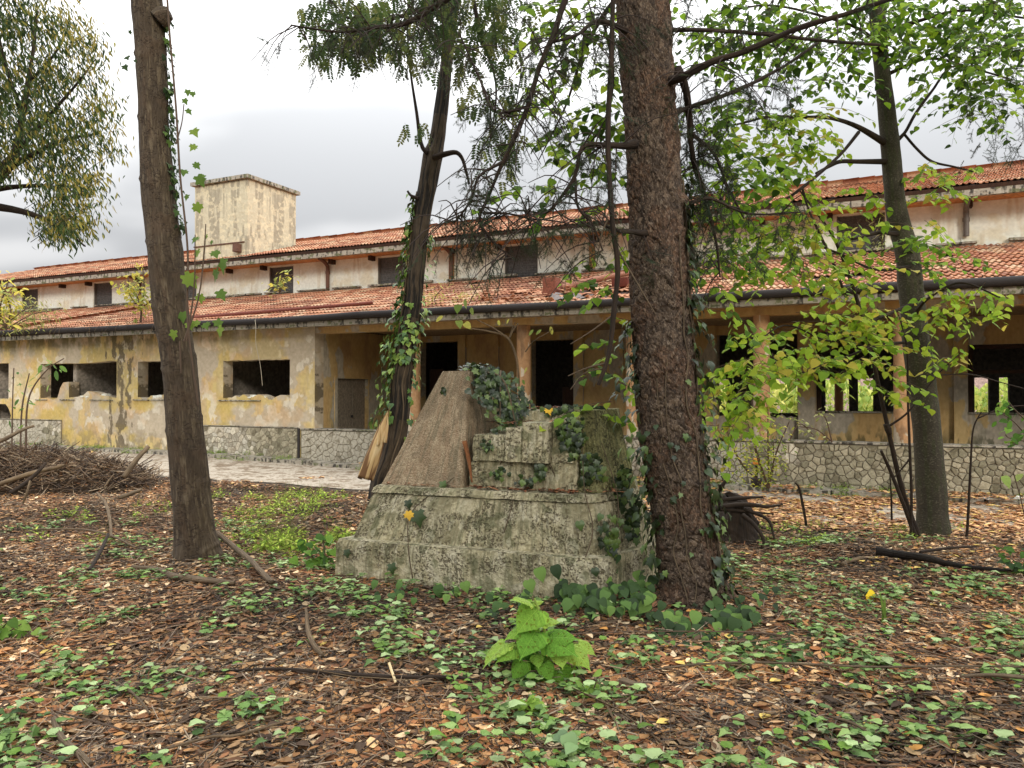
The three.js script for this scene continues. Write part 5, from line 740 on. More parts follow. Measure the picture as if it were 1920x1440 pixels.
// ---------------------------------------------------------------- leaf litter, chips and low plants
const visible = (x, z, m = 1.2) => z < -2.4 && Math.abs(x) < 0.666 * -z * m + 0.8;
function patch(seed, n, size, make) { const r = rng(seed), pos = [], col = [], idx = []; for (let i = 0; i < n; i++) make(r, (r() - 0.5) * size, (r() - 0.5) * size, pos, col, idx); const g = new THREE.BufferGeometry(); g.setAttribute('position', new THREE.Float32BufferAttribute(pos, 3)); g.setAttribute('color', new THREE.Float32BufferAttribute(col, 3)); g.setAttribute('uv', new THREE.Float32BufferAttribute(pos.filter((_, i) => i % 3 !== 1), 2)); g.setIndex(idx); g.computeVertexNormals(); return g; }
const pick = (r, a) => a[Math.floor(r() * a.length)];
const dry = [[132, 94, 58], [160, 118, 76], [102, 70, 43], [184, 146, 104], [76, 54, 36], [146, 96, 56], [212, 184, 146], [120, 92, 64], [58, 42, 29], [162, 114, 66], [178, 136, 92], [86, 64, 45], [114, 74, 44], [152, 102, 64], [194, 160, 116]].map((c) => lin(...c));
const curl = (r, x, z, pos, col, idx, len, wid, y0, c) => {   // one curled dead leaf
  const a = r() * 6.283, ca = Math.cos(a), sa = Math.sin(a), tilt = (r() - 0.5) * 0.7, cup = (r() - 0.3) * 0.5, bend = (r() - 0.35) * 0.8, o = pos.length / 3, ws = [0.12, 0.85, 1, 0.7, 0.08];
  ws.forEach((w, k) => { const t = k / 4 - 0.5, ly = y0 + t * t * bend * len + t * tilt * len * 0.5; for (const s of [-1, 0, 1]) { const px = t * len, pz = s * w * wid * 0.5; pos.push(x + px * ca - pz * sa, ly + Math.abs(s) * cup * wid * w, z + px * sa + pz * ca); const j = 0.85 + 0.3 * r(); col.push(c.r * j, c.g * j, c.b * j); } });
  for (let k = 0; k < 4; k++) for (const s of [0, 1]) { const p = o + k * 3 + s; idx.push(p, p + 1, p + 3, p + 1, p + 4, p + 3); }
};
const stickIn = (r, x, z, pos, col, idx, len, rad, y, c, tilt = 0.25) => { const a = r() * 6.283, dx = Math.cos(a) * len / 2, dz = Math.sin(a) * len / 2, dy = (r() - 0.5) * tilt * len, o = pos.length / 3, bx = (r() - 0.5) * len * 0.2, bz = (r() - 0.5) * len * 0.2; for (let k = 0; k < 3; k++) { const t = k - 1, q = k === 1 ? 1 : 0, cx = x + dx * t + bx * q, cy = y + dy * t + rad, cz = z + dz * t + bz * q, w = rad * (1 - k * 0.2); for (let j = 0; j < 3; j++) { const b = j * 2.094; pos.push(cx - Math.sin(a) * Math.cos(b) * w, cy + Math.sin(b) * w, cz + Math.cos(a) * Math.cos(b) * w); col.push(c.r, c.g, c.b); } } for (let k = 0; k < 2; k++) for (let j = 0; j < 3; j++) { const p = o + k * 3 + j, q = o + k * 3 + (j + 1) % 3; idx.push(p, q, p + 3, q, q + 3, p + 3); } };
const litterMat = mat({ vertexColors: true, side: THREE.DoubleSide, roughness: 0.85 }), greenMat = leafMat({ vertexColors: true, transmission: 0.3 });
function scatter(name, label, category, geos, m, n, place, seed) {
  const r = rng(seed), lists = geos.map(() => []), c = new THREE.Color();
  for (let i = 0, k = 0; k < n && i < n * 30; i++) { const p = place(r); if (!p) continue; k++; lists[Math.floor(r() * geos.length)].push(p); }
  geos.forEach((g, q) => { const L = lists[q]; if (!L.length) return; const im = new THREE.InstancedMesh(g, m, L.length), e = new THREE.Euler(), Q = new THREE.Quaternion(); im.name = numbered(name); tag(im, label, category, null, 'stuff'); im.castShadow = im.receiveShadow = true;
    L.forEach((p, i) => { const h = 0.15, sx = (gh(p.x + h, p.z) - gh(p.x - h, p.z)) / (2 * h), sz = (gh(p.x, p.z + h) - gh(p.x, p.z - h)) / (2 * h); Q.setFromUnitVectors(V(0, 1, 0), V(-sx, 1, -sz).normalize()).multiply(new THREE.Quaternion().setFromAxisAngle(V(0, 1, 0), r() * 6.283)); M4.compose(V(p.x, p.y ?? gh(p.x, p.z), p.z), Q, V(p.s ?? 1, p.s ?? 1, p.s ?? 1)); im.setMatrixAt(i, M4); const b = p.b ?? rr(0.75, 1.2, r); c.setRGB(b * (p.tint?.[0] ?? 1), b * (p.tint?.[1] ?? 1), b * (p.tint?.[2] ?? 1)); im.setColorAt(i, c); }); scene.add(im); });
}
const anyGround = (r, zn, zf, m = 1.25, near = 1) => { const z = -(zn + (zf - zn) * Math.pow(r(), near)), w = 0.666 * -z * m + 0.8; return { x: (r() * 2 - 1) * w, z }; };
const nOf = (p) => toN(p.x, p.z), uOf = (p) => toU(p.x, p.z);
const inMon = (p) => { const dx = p.x - MA.x, dz = p.z - MA.z, x = dx * Math.cos(MPHI) + dz * Math.sin(MPHI), i = dx * Math.sin(MPHI) - dz * Math.cos(MPHI); return x > 0 && x < 2.5 && i > 0.03 && i < 1.65; };
const litterGeo = (seed, n = 74) => patch(seed, n, 0.46, (r, x, z, p, c, i) => { const k = r(); if (k < 0.4) curl(r, x, z, p, c, i, rr(0.012, 0.04, r), rr(0.008, 0.022, r), 0.004 + r() * 0.016, pick(r, dry)); else if (k < 0.57) curl(r, x, z, p, c, i, rr(0.045, 0.085, r), rr(0.03, 0.055, r), 0.008 + r() * 0.03, pick(r, dry)); else if (k < 0.72) stickIn(r, x, z, p, c, i, rr(0.08, 0.34, r), rr(0.0015, 0.005, r), 0.012 + r() * 0.02, pick(r, [lin(96, 78, 62), lin(150, 130, 108), lin(70, 56, 46)])); else curl(r, x, z, p, c, i, rr(0.035, 0.125, r), rr(0.01, 0.028, r), 0.006 + r() * 0.034, pick(r, dry)); });
scatter('leaf_litter', 'carpet of brown curled dead leaves and bark chips over the woodland floor', 'leaf litter', [1, 2, 3, 4, 5].map((k) => litterGeo(500 + k)), litterMat, 6200, (r) => { const p = anyGround(r, 2.6, 13.5, 1.3, 1.15); if (nOf(p) > -3.5 || inMon(p)) return null; p.s = rr(0.7, 1.15, r); p.y = gh(p.x, p.z) - 0.004; { const q = fbm(p.x * 1.6 + 9, p.z * 1.6, 3, 516); p.tint = [1 + (q - 0.5) * 0.3, 1, 1 - (q - 0.5) * 0.3]; } const v = fbm(p.x * 0.9, p.z * 0.9, 4, 511); if (v < 0.4 && r() < 0.55) return null; p.b = mix(0.55, 1.32, ss(0.3, 0.68, v)) * rr(0.8, 1.2, r); return p; }, 512);
scatter('fine_twigs', 'thin dry twigs lying all over the woodland floor', 'twigs', [1, 2, 3].map((k) => patch(515 + k, 5, 1.2, (r, x, z, p, c, i) => stickIn(r, x, z, p, c, i, rr(0.25, 0.9, r), rr(0.002, 0.006, r), 0.03 + r() * 0.02, pick(r, [lin(104, 84, 62), lin(140, 120, 92), lin(70, 54, 41), lin(86, 66, 48)]), 0.06))), litterMat, 150, (r) => { const p = anyGround(r, 2.8, 12, 1.25, 1); if (nOf(p) > -3.6 || inMon(p)) return null; p.s = rr(0.7, 1.2, r); return p; }, 514);
// leaves blown over the path: thick on the right, thin on the left
const pathLeaf = (seed) => patch(seed, 22, 0.5, (r, x, z, p, c, i) => curl(r, x, z, p, c, i, rr(0.05, 0.11, r), rr(0.03, 0.06, r), 0.006 + r() * 0.012, pick(r, [lin(190, 140, 92), lin(214, 172, 124), lin(166, 116, 74), lin(224, 190, 110), lin(140, 96, 62), lin(200, 150, 110)])));
scatter('path_leaves', 'dry tan leaves blown across the path before the right end of the porch', 'leaf litter', [1, 2, 3].map((k) => pathLeaf(520 + k)), litterMat, 900, (r) => { const u = rr(-16, 12, r), n = -rr(0.1, 3.9, r), w = W(u, 0, n), q = ss(-3, 2.5, u); if (r() > 0.05 + 0.95 * q || fbm(u * 0.9, n * 0.9, 3, 531) < mix(0.6, 0.4, q)) return null; return { x: w.x, z: w.z, y: gh(w.x, w.z) + (n > -0.6 ? 0.085 : 0.014), s: rr(0.8, 1.2, r) }; }, 532);
// low plants
const leafIn = (r, x, y, z, pos, col, idx, len, wid, c, up) => { const a = r() * 6.283, ca = Math.cos(a), sa = Math.sin(a), o = pos.length / 3; for (const [t, w, d] of [[0.06, 0.12, 0], [-0.04, 0.8, 0.02], [0.3, 1, 0.08], [0.55, 0.52, 0.06], [1, 0.03, -0.12]]) for (const s of [-1, 0, 1]) { const px = t * len, pz = s * w * wid * 0.5; pos.push(x + px * ca - pz * sa, y + d * len + up * t * len + Math.abs(s) * 0.1 * wid, z + px * sa + pz * ca); const j = 0.88 + 0.24 * r(); col.push(c.r * j, c.g * j, c.b * j); } for (let k = 0; k < 4; k++) for (const s of [0, 1]) { const p = o + k * 3 + s; idx.push(p, p + 1, p + 3, p + 1, p + 4, p + 3); } };
const gIvy = (seed) => patch(seed, 4 + (seed % 3) * 5, 0.12 + (seed % 3) * 0.11, (r, x, z, p, c, i) => { const h = 0.01 + r() * 0.075, q = rr(0.028, 0.072, r); leafIn(r, x, h, z, p, c, i, q, q * rr(0.75, 1.05, r), pick(r, [lin(100, 128, 72), lin(122, 154, 84), lin(76, 102, 58), lin(150, 176, 104), lin(116, 150, 64), lin(172, 194, 136)]), (r() - 0.5) * 0.5); stickIn(r, x, z, p, c, i, 0.03, 0.0012, h * 0.5, lin(100, 104, 64), 3); });
const clump = (p, f, s, t) => fbm(p.x * f, p.z * f, 4, s) > t;
scatter('ground_ivy', 'small grey green leaves of ground ivy scattered through the dead leaves', 'ground cover', [1, 2, 3, 4, 5, 6].map((k) => gIvy(540 + k)), greenMat, 1050, (r) => { const p = anyGround(r, 2.7, 9.5, 1.25, 1.1); if (nOf(p) > -3.9 || inMon(p)) return null; const right = ss(-0.3, 1.6, p.x + (p.z + 4.5) * 0.2) * ss(-7, -5.2, p.z); if (fbm(p.x * 1.3, p.z * 1.3, 4, 551) * 0.55 + fbm(p.x * 4, p.z * 4, 2, 553) * 0.45 + (r() - 0.5) * 0.06 < 0.555 - right * 0.045) return null; p.s = rr(0.7, 1.25, r); p.b = rr(0.7, 1.25, r); return p; }, 552);
const weed = (seed) => patch(seed, 26, 0.26, (r, x, z, p, c, i) => { const h = r() * 0.17 * Math.max(0.2, 1 - Math.hypot(x, z) * 5); leafIn(r, x, h, z, p, c, i, rr(0.03, 0.07, r), rr(0.015, 0.03, r), pick(r, [lin(156, 182, 64), lin(180, 200, 84), lin(128, 158, 56), lin(190, 200, 92)]), 0.4); if (r() < 0.4) stickIn(r, x, z, p, c, i, 0.1, 0.0015, h * 0.5, lin(130, 140, 66), 5); });
scatter('weeds', 'bright yellow green weeds growing in patches left of the monument', 'weeds', [1, 2, 3].map((k) => weed(560 + k)), greenMat, 210, (r) => { let x, y; if (r() < 0.62) { x = 400 + r() * 250; y = 925 + r() * 120; } else if (r() < 0.5) { x = 60 + r() * 260; y = 950 + r() * 70; } else { x = 1380 + r() * 420; y = 985 + r() * 45; if (r() < 0.5) return null; } const p = GP(x, y); if (fbm(p.x * 2.4, p.z * 2.4, 4, 571) + (r() - 0.5) * 0.12 < 0.54) return null; return { x: p.x, z: p.z, s: rr(0.5, 1.2, r) * (x > 1300 ? 0.7 : 1) }; }, 572);
scatter('moss', 'green weeds and moss along the foot of the building wall', 'weeds', [1, 2].map((k) => weed(580 + k)), greenMat, 230, (r) => { const u = rr(-15, 10, r), n = -rr(0.02, 0.8, r), w = W(u, 0, n); if (fbm(u * 1.1, 3, 3, 581) < 0.52) return null; return { x: w.x, z: w.z, y: gh(w.x, w.z) + (n > -0.6 ? 0.07 : 0.01), s: rr(0.35, 0.8, r), tint: [0.75, 0.85, 0.7] }; }, 582);
scatter('right_litter', 'ochre and yellow fallen lime leaves on the ground at the right', 'leaf litter', [1, 2].map((k) => patch(590 + k, 7, 0.6, (r, x, z, p, c, i) => curl(r, x, z, p, c, i, rr(0.05, 0.09, r), rr(0.04, 0.065, r), 0.02 + r() * 0.02, pick(r, [lin(206, 162, 60), lin(186, 132, 66), lin(214, 184, 96), lin(170, 114, 70), lin(150, 104, 70)])))), litterMat, 90, (r) => { const p = anyGround(r, 3, 10, 1.2, 1); if (nOf(p) > -3.5 || inMon(p) || (p.x < 0.6 && r() < 0.85)) return null; return p; }, 592);
// ivy bed at the foot of the monument and spruce: large leaves
{
  const t = thing('ivy_bed', 'bed of large dark ivy leaves at the foot of the monument and spruce', 'ivy', GP(1150, 1165)), L = new Leaves([LG.heart, LG.ivy2, LG.heart2], [lin(48, 70, 32), lin(60, 86, 38), lin(38, 56, 27), lin(76, 104, 46), lin(96, 124, 54)], { gloss: 0.62, mat: { specularIntensity: 0.5 } }), r = rng(601);
  const put = (x0, x1, y0, y1, n, h, s, cols) => { for (let i = 0; i < n; i++) { const p = GP(mix(x0, x1, r()), mix(y0, y1, r())); p.y += 0.02 + r() * h; L.add(p, V((r() - 0.5) * 1.3, -0.35 - r() * 0.5, 0.3 + r() * 0.7), V((r() - 0.5) * 0.6, 0.85, 0.75), rr(s[0], s[1], r), cols ? pick(r, cols) : undefined); } };
  put(1040, 1230, 1118, 1175, 120, 0.17, [0.055, 0.105]); put(1220, 1420, 1165, 1200, 70, 0.12, [0.05, 0.1]); put(900, 1010, 1125, 1165, 22, 0.12, [0.05, 0.09]); put(700, 930, 1108, 1150, 34, 0.1, [0.04, 0.075], [0, 3, 4, 1]); put(1330, 1460, 1110, 1180, 40, 0.08, [0.045, 0.08]); put(1200, 1480, 1190, 1235, 80, 0.04, [0.035, 0.06]); put(1380, 1560, 1190, 1260, 60, 0.03, [0.04, 0.065]); put(1130, 1240, 1085, 1120, 30, 0.3, [0.06, 0.09]);
  for (const [x, y, h, s] of [[1010, 1150, 0.32, 0.1], [1040, 1150, 0.34, 0.1], [990, 1150, 0.24, 0.1], [870, 1130, 0.16, 0.09], [820, 1128, 0.12, 0.1]]) { const p = GP(x, y); p.y += h; L.add(p, V(0.3, -0.8, 0.4), V(0, 0.6, 1), s); }
  L.build(t, { most: 300, rest: 'leaves' });
}
// ---------------------------------------------------------------- single things in the wood
function stickThing(name, label, category, list, m, group, { sides = 9, seg = 24, lift = 0.045, knob = 0.6 } = {}) {   // [x, y, width] on the ground, a fourth value lifts it (metres)
  const pts = list.map((q) => GP(q[0], q[1], lift + (q[3] ?? 0) + px2m(q[2], -GP(q[0], q[1]).z) * 0.35)), rad = list.map((q, i) => px2m(q[2], -pts[i].z) / 2), g = limb(pts, rad, { seg, sides, disp: (a, y, t, r) => (fbm(a * 4, y * 12, 3, 611 + list.length, 4) - 0.5) * r * knob });
  const o = mesh(name, g.translate(-pts[0].x, -pts[0].y, -pts[0].z), m); o.position.copy(pts[0]); return tag(o, label, category, group);
}
stickThing('fallen_branch', 'forked grey branch lying on the leaves from the foot of the bare left trunk', 'branch', [[318, 1022, 7, 0.1], [360, 1025, 8, 0.13], [400, 1030, 9, 0.12], [432, 1048, 10, 0.08], [470, 1072, 10, 0.04], [490, 1090, 10, 0.02], [510, 1105, 9]], MT.stick);
stickThing('fallen_branch', 'crooked pale brown branch lying just below the foot of the bare left trunk', 'branch', [[248, 1076, 8], [290, 1080, 10], [330, 1096, 12], [365, 1100, 12], [405, 1104, 11], [440, 1107, 8]], MT.stick);
stickThing('fallen_branch', 'short curved pale branch on the leaves below the left end of the monument', 'branch', [[574, 1165, 6, 0.03], [577, 1195, 9], [582, 1215, 10], [592, 1232, 10], [605, 1246, 8]], MT.paleStick);
stickThing('fallen_branch', 'thick grey stick end at the bottom left corner of the ground', 'branch', [[101, 1378, 12, 0.02], [112, 1400, 12], [130, 1420, 12], [150, 1438, 12], [170, 1456, 11]], MT.stick);
stickThing('fallen_branch', 'long dark branch lying straight across the leaves left of the leafy seedling', 'branch', [[400, 1276, 4], [520, 1272, 6], [640, 1282, 8], [740, 1288, 8], [840, 1288, 7], [900, 1291, 3]], MT.darkStick);
stickThing('fallen_branch', 'thin brown twig leaning down the slope of leaves left of centre', 'branch', [[196, 1296, 3, 0.03], [232, 1315, 4, 0.03], [262, 1338, 4, 0.02], [281, 1357, 4]], MT.stick);
stickThing('fallen_branch', 'broken grey twig lying under the leafy seedling at the right', 'branch', [[1080, 1322, 4, 0.02], [1130, 1345, 5, 0.03], [1150, 1365, 4], [1160, 1385, 3]], MT.paleStick);
stickThing('black_log', 'charred black log lying on the ground at the right with a thin end', 'log', [[1643, 1054, 16, 0.03], [1690, 1060, 15, 0.03], [1740, 1068, 14, 0.03], [1800, 1078, 9, 0.02], [1870, 1084, 6, 0.02], [1905, 1082, 4]], MT.blackWood);
stickThing('fallen_branch', 'thin dark branch lying just behind the black log', 'branch', [[1725, 1056, 5, 0.05], [1780, 1050, 5, 0.06], [1830, 1046, 3, 0.06]], MT.darkStick);
stickThing('fallen_branch', 'short pale stick lying left of the black log', 'branch', [[1578, 1070, 7], [1600, 1062, 7], [1618, 1056, 5]], MT.paleStick);
stickThing('vine_stem', 'long thin vine stem stretched level over the ground at the right', 'vine', [[1180, 1284, 3, 0.01], [1280, 1275, 4, 0.03], [1400, 1272, 4, 0.04], [1520, 1276, 4, 0.04], [1640, 1281, 4, 0.04], [1780, 1279, 4, 0.04], [1940, 1277, 4, 0.03]], MT.stick, null, { seg: 50, knob: 0.35 });
stickThing('vine_stem', 'thin reddish vine stem stretched over the leaves right of the ivy bed', 'vine', [[1040, 1213, 2, 0.03], [1180, 1214, 2, 0.05], [1300, 1213, 2, 0.05], [1420, 1216, 3, 0.05], [1480, 1217, 2, 0.03]], MT.twig, null, { seg: 30 });
stickThing('fallen_branch', 'flat brown branch low over the leaves at the right edge', 'branch', [[1800, 1296, 5, 0.03], [1860, 1298, 7, 0.04], [1935, 1304, 8, 0.04]], MT.stick);
stickThing('fallen_branch', 'slim branch lying among the leaves at the bottom, right of centre', 'branch', [[1555, 1370, 4, 0.02], [1600, 1385, 5, 0.02], [1640, 1403, 4]], MT.stick);
stickThing('fallen_branch', 'long thin pale stick lying across the leaves at the bottom centre left', 'branch', [[315, 1432, 4, 0.02], [400, 1414, 5, 0.03], [440, 1412, 5, 0.03], [560, 1375, 4, 0.03]], MT.paleStick);
stickThing('fallen_branch', 'thin twig lying low on the leaves far left of the bare trunk', 'branch', [[60, 1008, 3, 0.04], [150, 1010, 4, 0.05], [210, 1022, 4, 0.04], [255, 1040, 3, 0.02]], MT.stick);
stickThing('fallen_branch', 'bent pale twig standing out of the litter behind the bare left trunk', 'branch', [[182, 950, 4, 0.14], [197, 965, 6, 0.1], [205, 985, 6, 0.04], [209, 1018, 5]], MT.paleStick);
stickThing('fallen_branch', 'dark leaning twig on the leaves left of the bare trunk', 'branch', [[168, 1082, 7], [188, 1058, 7, 0.06], [203, 1034, 5, 0.12]], MT.darkStick);
{ // flat chip of fresh wood
  const p = GP(742, 1296, 0.04); const o = mesh('wood_chip', roughBox(-0.014, 0.014, 0, 0.13, -0.006, 0.006, 0.004, 0.02, 5), MT.wood); o.position.copy(p); o.rotation.set(-0.75, 0.2, 0.42); tag(o, 'pale splinter of fresh wood sticking up from the leaves, bottom centre left', 'wood chip'); }
{ const p = GP(582, 1452), o = mesh('bark_piece', roughBox(-0.03, 0.03, 0, 0.025, -0.09, 0.09, 0.01, 0.02, 8), MT.stick); o.position.copy(GP(1190, 1300, 0.04)); o.rotation.y = 0.8; tag(o, 'curled piece of brown bark lying right of the leafy seedling', 'bark'); }
// the split pale log by the leaning tree
{ const d = 10.1, t = thing('split_log', 'split pale log stub with splintered top leaning left of the leaning tree', 'log', PX(690, 892, d));
  const jagged = (l, sides, seed, cut) => { const g = pxLimb(l, d, { seg: 26, sides, disp: (a, y, tt, r) => (fbm(a * 7, y * 1.2, 3, seed, 7) - 0.5) * r * 0.9 }), p = g.attributes.position, n = sides + 1; for (let i = 0; i <= 26; i++) for (let k = 0; k <= sides; k++) { const q = i * n + k, f = Math.max(0, i / 26 - cut) / (1 - cut), h = fbm((k % sides) / sides * 8 + 3, 1, 3, seed + 1, 8, 8) - 0.45; p.setY(q, p.getY(q) + h * 0.5 * f); p.setX(q, p.getX(q) + h * 0.1 * f); } g.computeVertexNormals(); return inTree(t, g); };
  mesh('log', jagged([[686, 897, 27], [697, 862, 25], [708, 830, 21], [717, 806, 15], [724, 788, 6]], 40, 621, 0.3), MT.wood, t);
  mesh('bark', jagged([[674, 897, 9], [685, 862, 8], [697, 834, 6], [707, 814, 3]], 18, 624, 0.5), MT.stick, t);
  mesh('splinter', inTree(t, pxLimb([[722, 830, 8, 10.05], [726, 800, 6, 10.05], [727, 782, 1.5, 10.05]], 10.05, { seg: 8, sides: 5 })), MT.wood, t); mesh('splinter', inTree(t, pxLimb([[709, 835, 7, 10.0], [712, 808, 5, 10.0], [712, 796, 1.5, 10.0]], 10.0, { seg: 8, sides: 5 })), MT.wood, t); }
// brush heap on the left
{
  const c = GP(20, 908), hx = 2.35, hz = 1.2, hh = 0.56, H = (x, z) => { const q = ((x - c.x) / hx) ** 2 + ((z - c.z) / hz) ** 2; return gh(x, z) - 0.03 + hh * Math.max(0, 1 - q) ** 0.7 * (0.75 + 0.5 * fbm(x * 1.4, z * 1.4, 3, 631)); };
  const t = thing('brush_heap', 'wide heap of brown twigs and dead brushwood at the left before the path', 'brush pile', c), r = rng(632), pos = [], col = [], idx = [];
  const g = new THREE.CircleGeometry(1, 60, 0, 6.283); const pg = new THREE.PlaneGeometry(2, 2, 50, 40).rotateX(-Math.PI / 2), pp = pg.attributes.position; for (let i = 0; i < pp.count; i++) { const x = c.x + pp.getX(i) * hx, z = c.z + pp.getZ(i) * hz; pp.setXYZ(i, x, H(x, z) - 0.1, z); } pg.computeVertexNormals(); mesh('heap', inTree(t, pg), MT.soil, t);
  for (let i = 0; i < 9500; i++) { const x = c.x + (r() * 2 - 1) * hx, z = c.z + (r() * 2 - 1) * hz; if (((x - c.x) / hx) ** 2 + ((z - c.z) / hz) ** 2 > 1) continue; const y = H(x, z); if (r() < 0.6) stickIn(r, x, z, pos, col, idx, rr(0.12, 0.7, r), rr(0.003, 0.011, r), y - 0.08 + r() * 0.16, pick(r, [lin(104, 84, 64), lin(76, 60, 46), lin(136, 114, 90), lin(172, 150, 122), lin(60, 47, 37), lin(116, 92, 68), lin(92, 76, 62)]), 0.7); else curl(r, x, z, pos, col, idx, rr(0.05, 0.12, r), rr(0.015, 0.04, r), y + r() * 0.04, pick(r, dry)); }
  const b = new THREE.BufferGeometry(); b.setAttribute('position', new THREE.Float32BufferAttribute(pos, 3)); b.setAttribute('color', new THREE.Float32BufferAttribute(col, 3)); b.setAttribute('uv', new THREE.Float32BufferAttribute(new Float32Array(pos.length / 3 * 2), 2)); b.setIndex(idx); b.computeVertexNormals(); mesh('twigs', inTree(t, b), litterMat, t).userData.kind = 'stuff';
  const on = (name, label, list, m) => { const pts = list.map((q) => PX(q[0], q[1], q[3])), g = limb(pts, list.map((q) => px2m(q[2], q[3]) / 2), { seg: 20, sides: 8, disp: (a, y, t, r) => (fbm(a * 4, y * 8, 2, 641, 4) - 0.5) * r * 0.6 }); const o = mesh(name, g.translate(-pts[0].x, -pts[0].y, -pts[0].z), m); o.position.copy(pts[0]); tag(o, label, 'branch'); };
  on('dead_branch', 'long pale branch lying on top of the brush heap, rising to the right', [[-20, 915, 8, 9.7], [30, 897, 8, 9.8], [60, 887, 8, 9.9], [100, 878, 8, 10], [120, 872, 6, 10.1]], MT.paleStick);
  on('dead_branch', 'dark branch crossing in front of the pale one on the brush heap', [[20, 925, 8, 9.5], [50, 905, 7, 9.6], [74, 882, 6, 9.7], [86, 868, 4, 9.8]], MT.darkStick);
  on('dead_branch', 'grey branch poking up at the left end of the brush heap before the rubble', [[-10, 832, 7, 10.6], [20, 818, 7, 10.7], [42, 806, 6, 10.8], [64, 798, 4, 10.9]], MT.stick);
  on('broken_branch', 'thick broken branch sticking up slanting at the right end of the brush heap', [[232, 895, 9, 11.2], [246, 876, 10, 11.3], [262, 855, 9, 11.4], [279, 837, 7, 11.5]], MT.stick);
  on('dead_branch', 'pale thin stick standing upright in the middle of the brush heap', [[43, 944, 3, 9.0], [50, 925, 4, 9.0], [57, 902, 4, 9.1]], MT.paleStick);
  on('dead_branch', 'brown stick lying level along the right foot of the brush heap', [[222, 934, 7, 9.5], [245, 926, 7, 9.6], [266, 918, 6, 9.7]], MT.stick);
  on('dead_branch', 'thin whitish twig leaning at the right part of the brush heap', [[195, 915, 3, 9.5], [205, 900, 3, 9.6], [214, 889, 2, 9.7]], MT.paleStick);
}
// rubble bricks by the wing wall
{ const cols = [lin(206, 150, 112), lin(196, 128, 92), lin(214, 168, 134), lin(186, 120, 90)].map((c) => mat({ color: c, map: grainS.map, bumpMap: grainS.bumpMap, bumpScale: 0.006 }));
  const tb = ['leftmost hollow tile block standing on end in the rubble beside the plinth', 'tilted orange brick second from left in the rubble beside the plinth', 'orange brick lying on top of the rubble beside the plinth', 'broken pale brick at the front of the rubble beside the plinth', 'flat orange brick fragment in the middle of the rubble beside the plinth', 'rightmost sloping brick of the rubble beside the plinth'];
  [[57, 836, 13.5, 0.16, 0.24, 0.02], [74, 836, 13.6, 0.2, 0.13, 0.3], [84, 828, 13.7, 0.2, 0.11, -0.35], [80, 843, 13.2, 0.24, 0.08, 0.1], [92, 838, 13.5, 0.24, 0.1, -0.5], [102, 840, 13.4, 0.22, 0.09, -0.6]].forEach(([x, y, d, w, h, a], i) => { const p = PX(x, y + 4, d), o = mesh('broken_brick', roughBox(-w / 2, w / 2, -h / 2, h / 2, -0.1, 0.1, 0.008, 0.05, i + 3), cols[i % 4]); o.position.set(p.x, gh(p.x, p.z) + [0.12, 0.13, 0.24, 0.04, 0.09, 0.06][i], p.z); o.rotation.set(0.1, -0.4 + i * 0.3, a); tag(o, tb[i], 'brick'); });
}
// stump with upturned roots behind the spruce
{ const t = thing('tree_stump', 'dark upturned stump with broken roots behind the spruce at its right', 'stump', GP(1375, 1012)), r = rng(651);
  const P = (x, y, d) => PX(x, y, d); mesh('stump', inTree(t, limb([P(1370, 1030, 8.3), P(1372, 985, 8.4), P(1366, 945, 8.5), P(1358, 925, 8.5)], [0.3, 0.24, 0.17, 0.06], { seg: 40, sides: 40, disp: (a, y) => (fbm(a * 9, y * 5, 4, 652, 9) - 0.5) * 0.26 })), MT.darkStick, t);
  for (const b of [[[1352, 950, 10, 8.2], [1400, 946, 9, 8.2], [1440, 950, 6, 8.2], [1468, 946, 3, 8.2]], [[1350, 938, 9, 8.4], [1390, 934, 7, 8.4], [1430, 932, 4, 8.5]], [[1392, 965, 9, 8.1], [1415, 985, 8, 8], [1432, 1015, 6, 7.9], [1425, 1030, 3, 7.9]], [[1345, 930, 10, 8.4], [1358, 905, 7, 8.4], [1366, 896, 4, 8.4]], [[1396, 955, 7, 8.2], [1440, 975, 6, 8.1], [1452, 1010, 4, 8]], [[1350, 955, 7, 8.2], [1410, 960, 5, 8.2], [1450, 964, 3, 8.2]]]) mesh('root', inTree(t, pxLimb(b, 8.2, { seg: 16, sides: 7 })), MT.darkStick, t); }
// slender saplings at the right
{ const t = thing('sapling', 'leaning pair of thin bare dark sapling stems left of the lime tree', 'sapling', GP(1722, 1008));
  for (const b of [[[1724, 1012, 12, 8.4], [1705, 960, 10, 8.4], [1688, 905, 9, 8.4], [1662, 790, 8, 8.3], [1640, 690, 7, 8.3], [1618, 600, 7, 8.2], [1588, 505, 7, 8.1], [1560, 440, 5, 8], [1528, 395, 4, 7.9], [1500, 358, 3, 7.9]], [[1718, 1010, 9, 8.35], [1690, 935, 7, 8.3], [1668, 880, 6, 8.3], [1652, 845, 5, 8.2]]]) mesh('stem', inTree(t, pxLimb(b, 8.3, { seg: 40, sides: 10 })), MT.darkStick, t);
  mesh('side_twig', inTree(t, pxLimb([[1665, 800, 5, 8.3], [1700, 775, 4, 8.3], [1760, 700, 3, 8.3], [1800, 662, 2, 8.3]], 8.3, { seg: 16, sides: 5 })), MT.darkStick, t); mesh('burr', inTree(t, pxLimb([[1660, 795, 9, 8.3], [1665, 805, 13, 8.3], [1668, 815, 9, 8.3]], 8.3, { seg: 8, sides: 9, disp: barkDisp(0.02, 6, 655) })), MT.darkStick, t); }
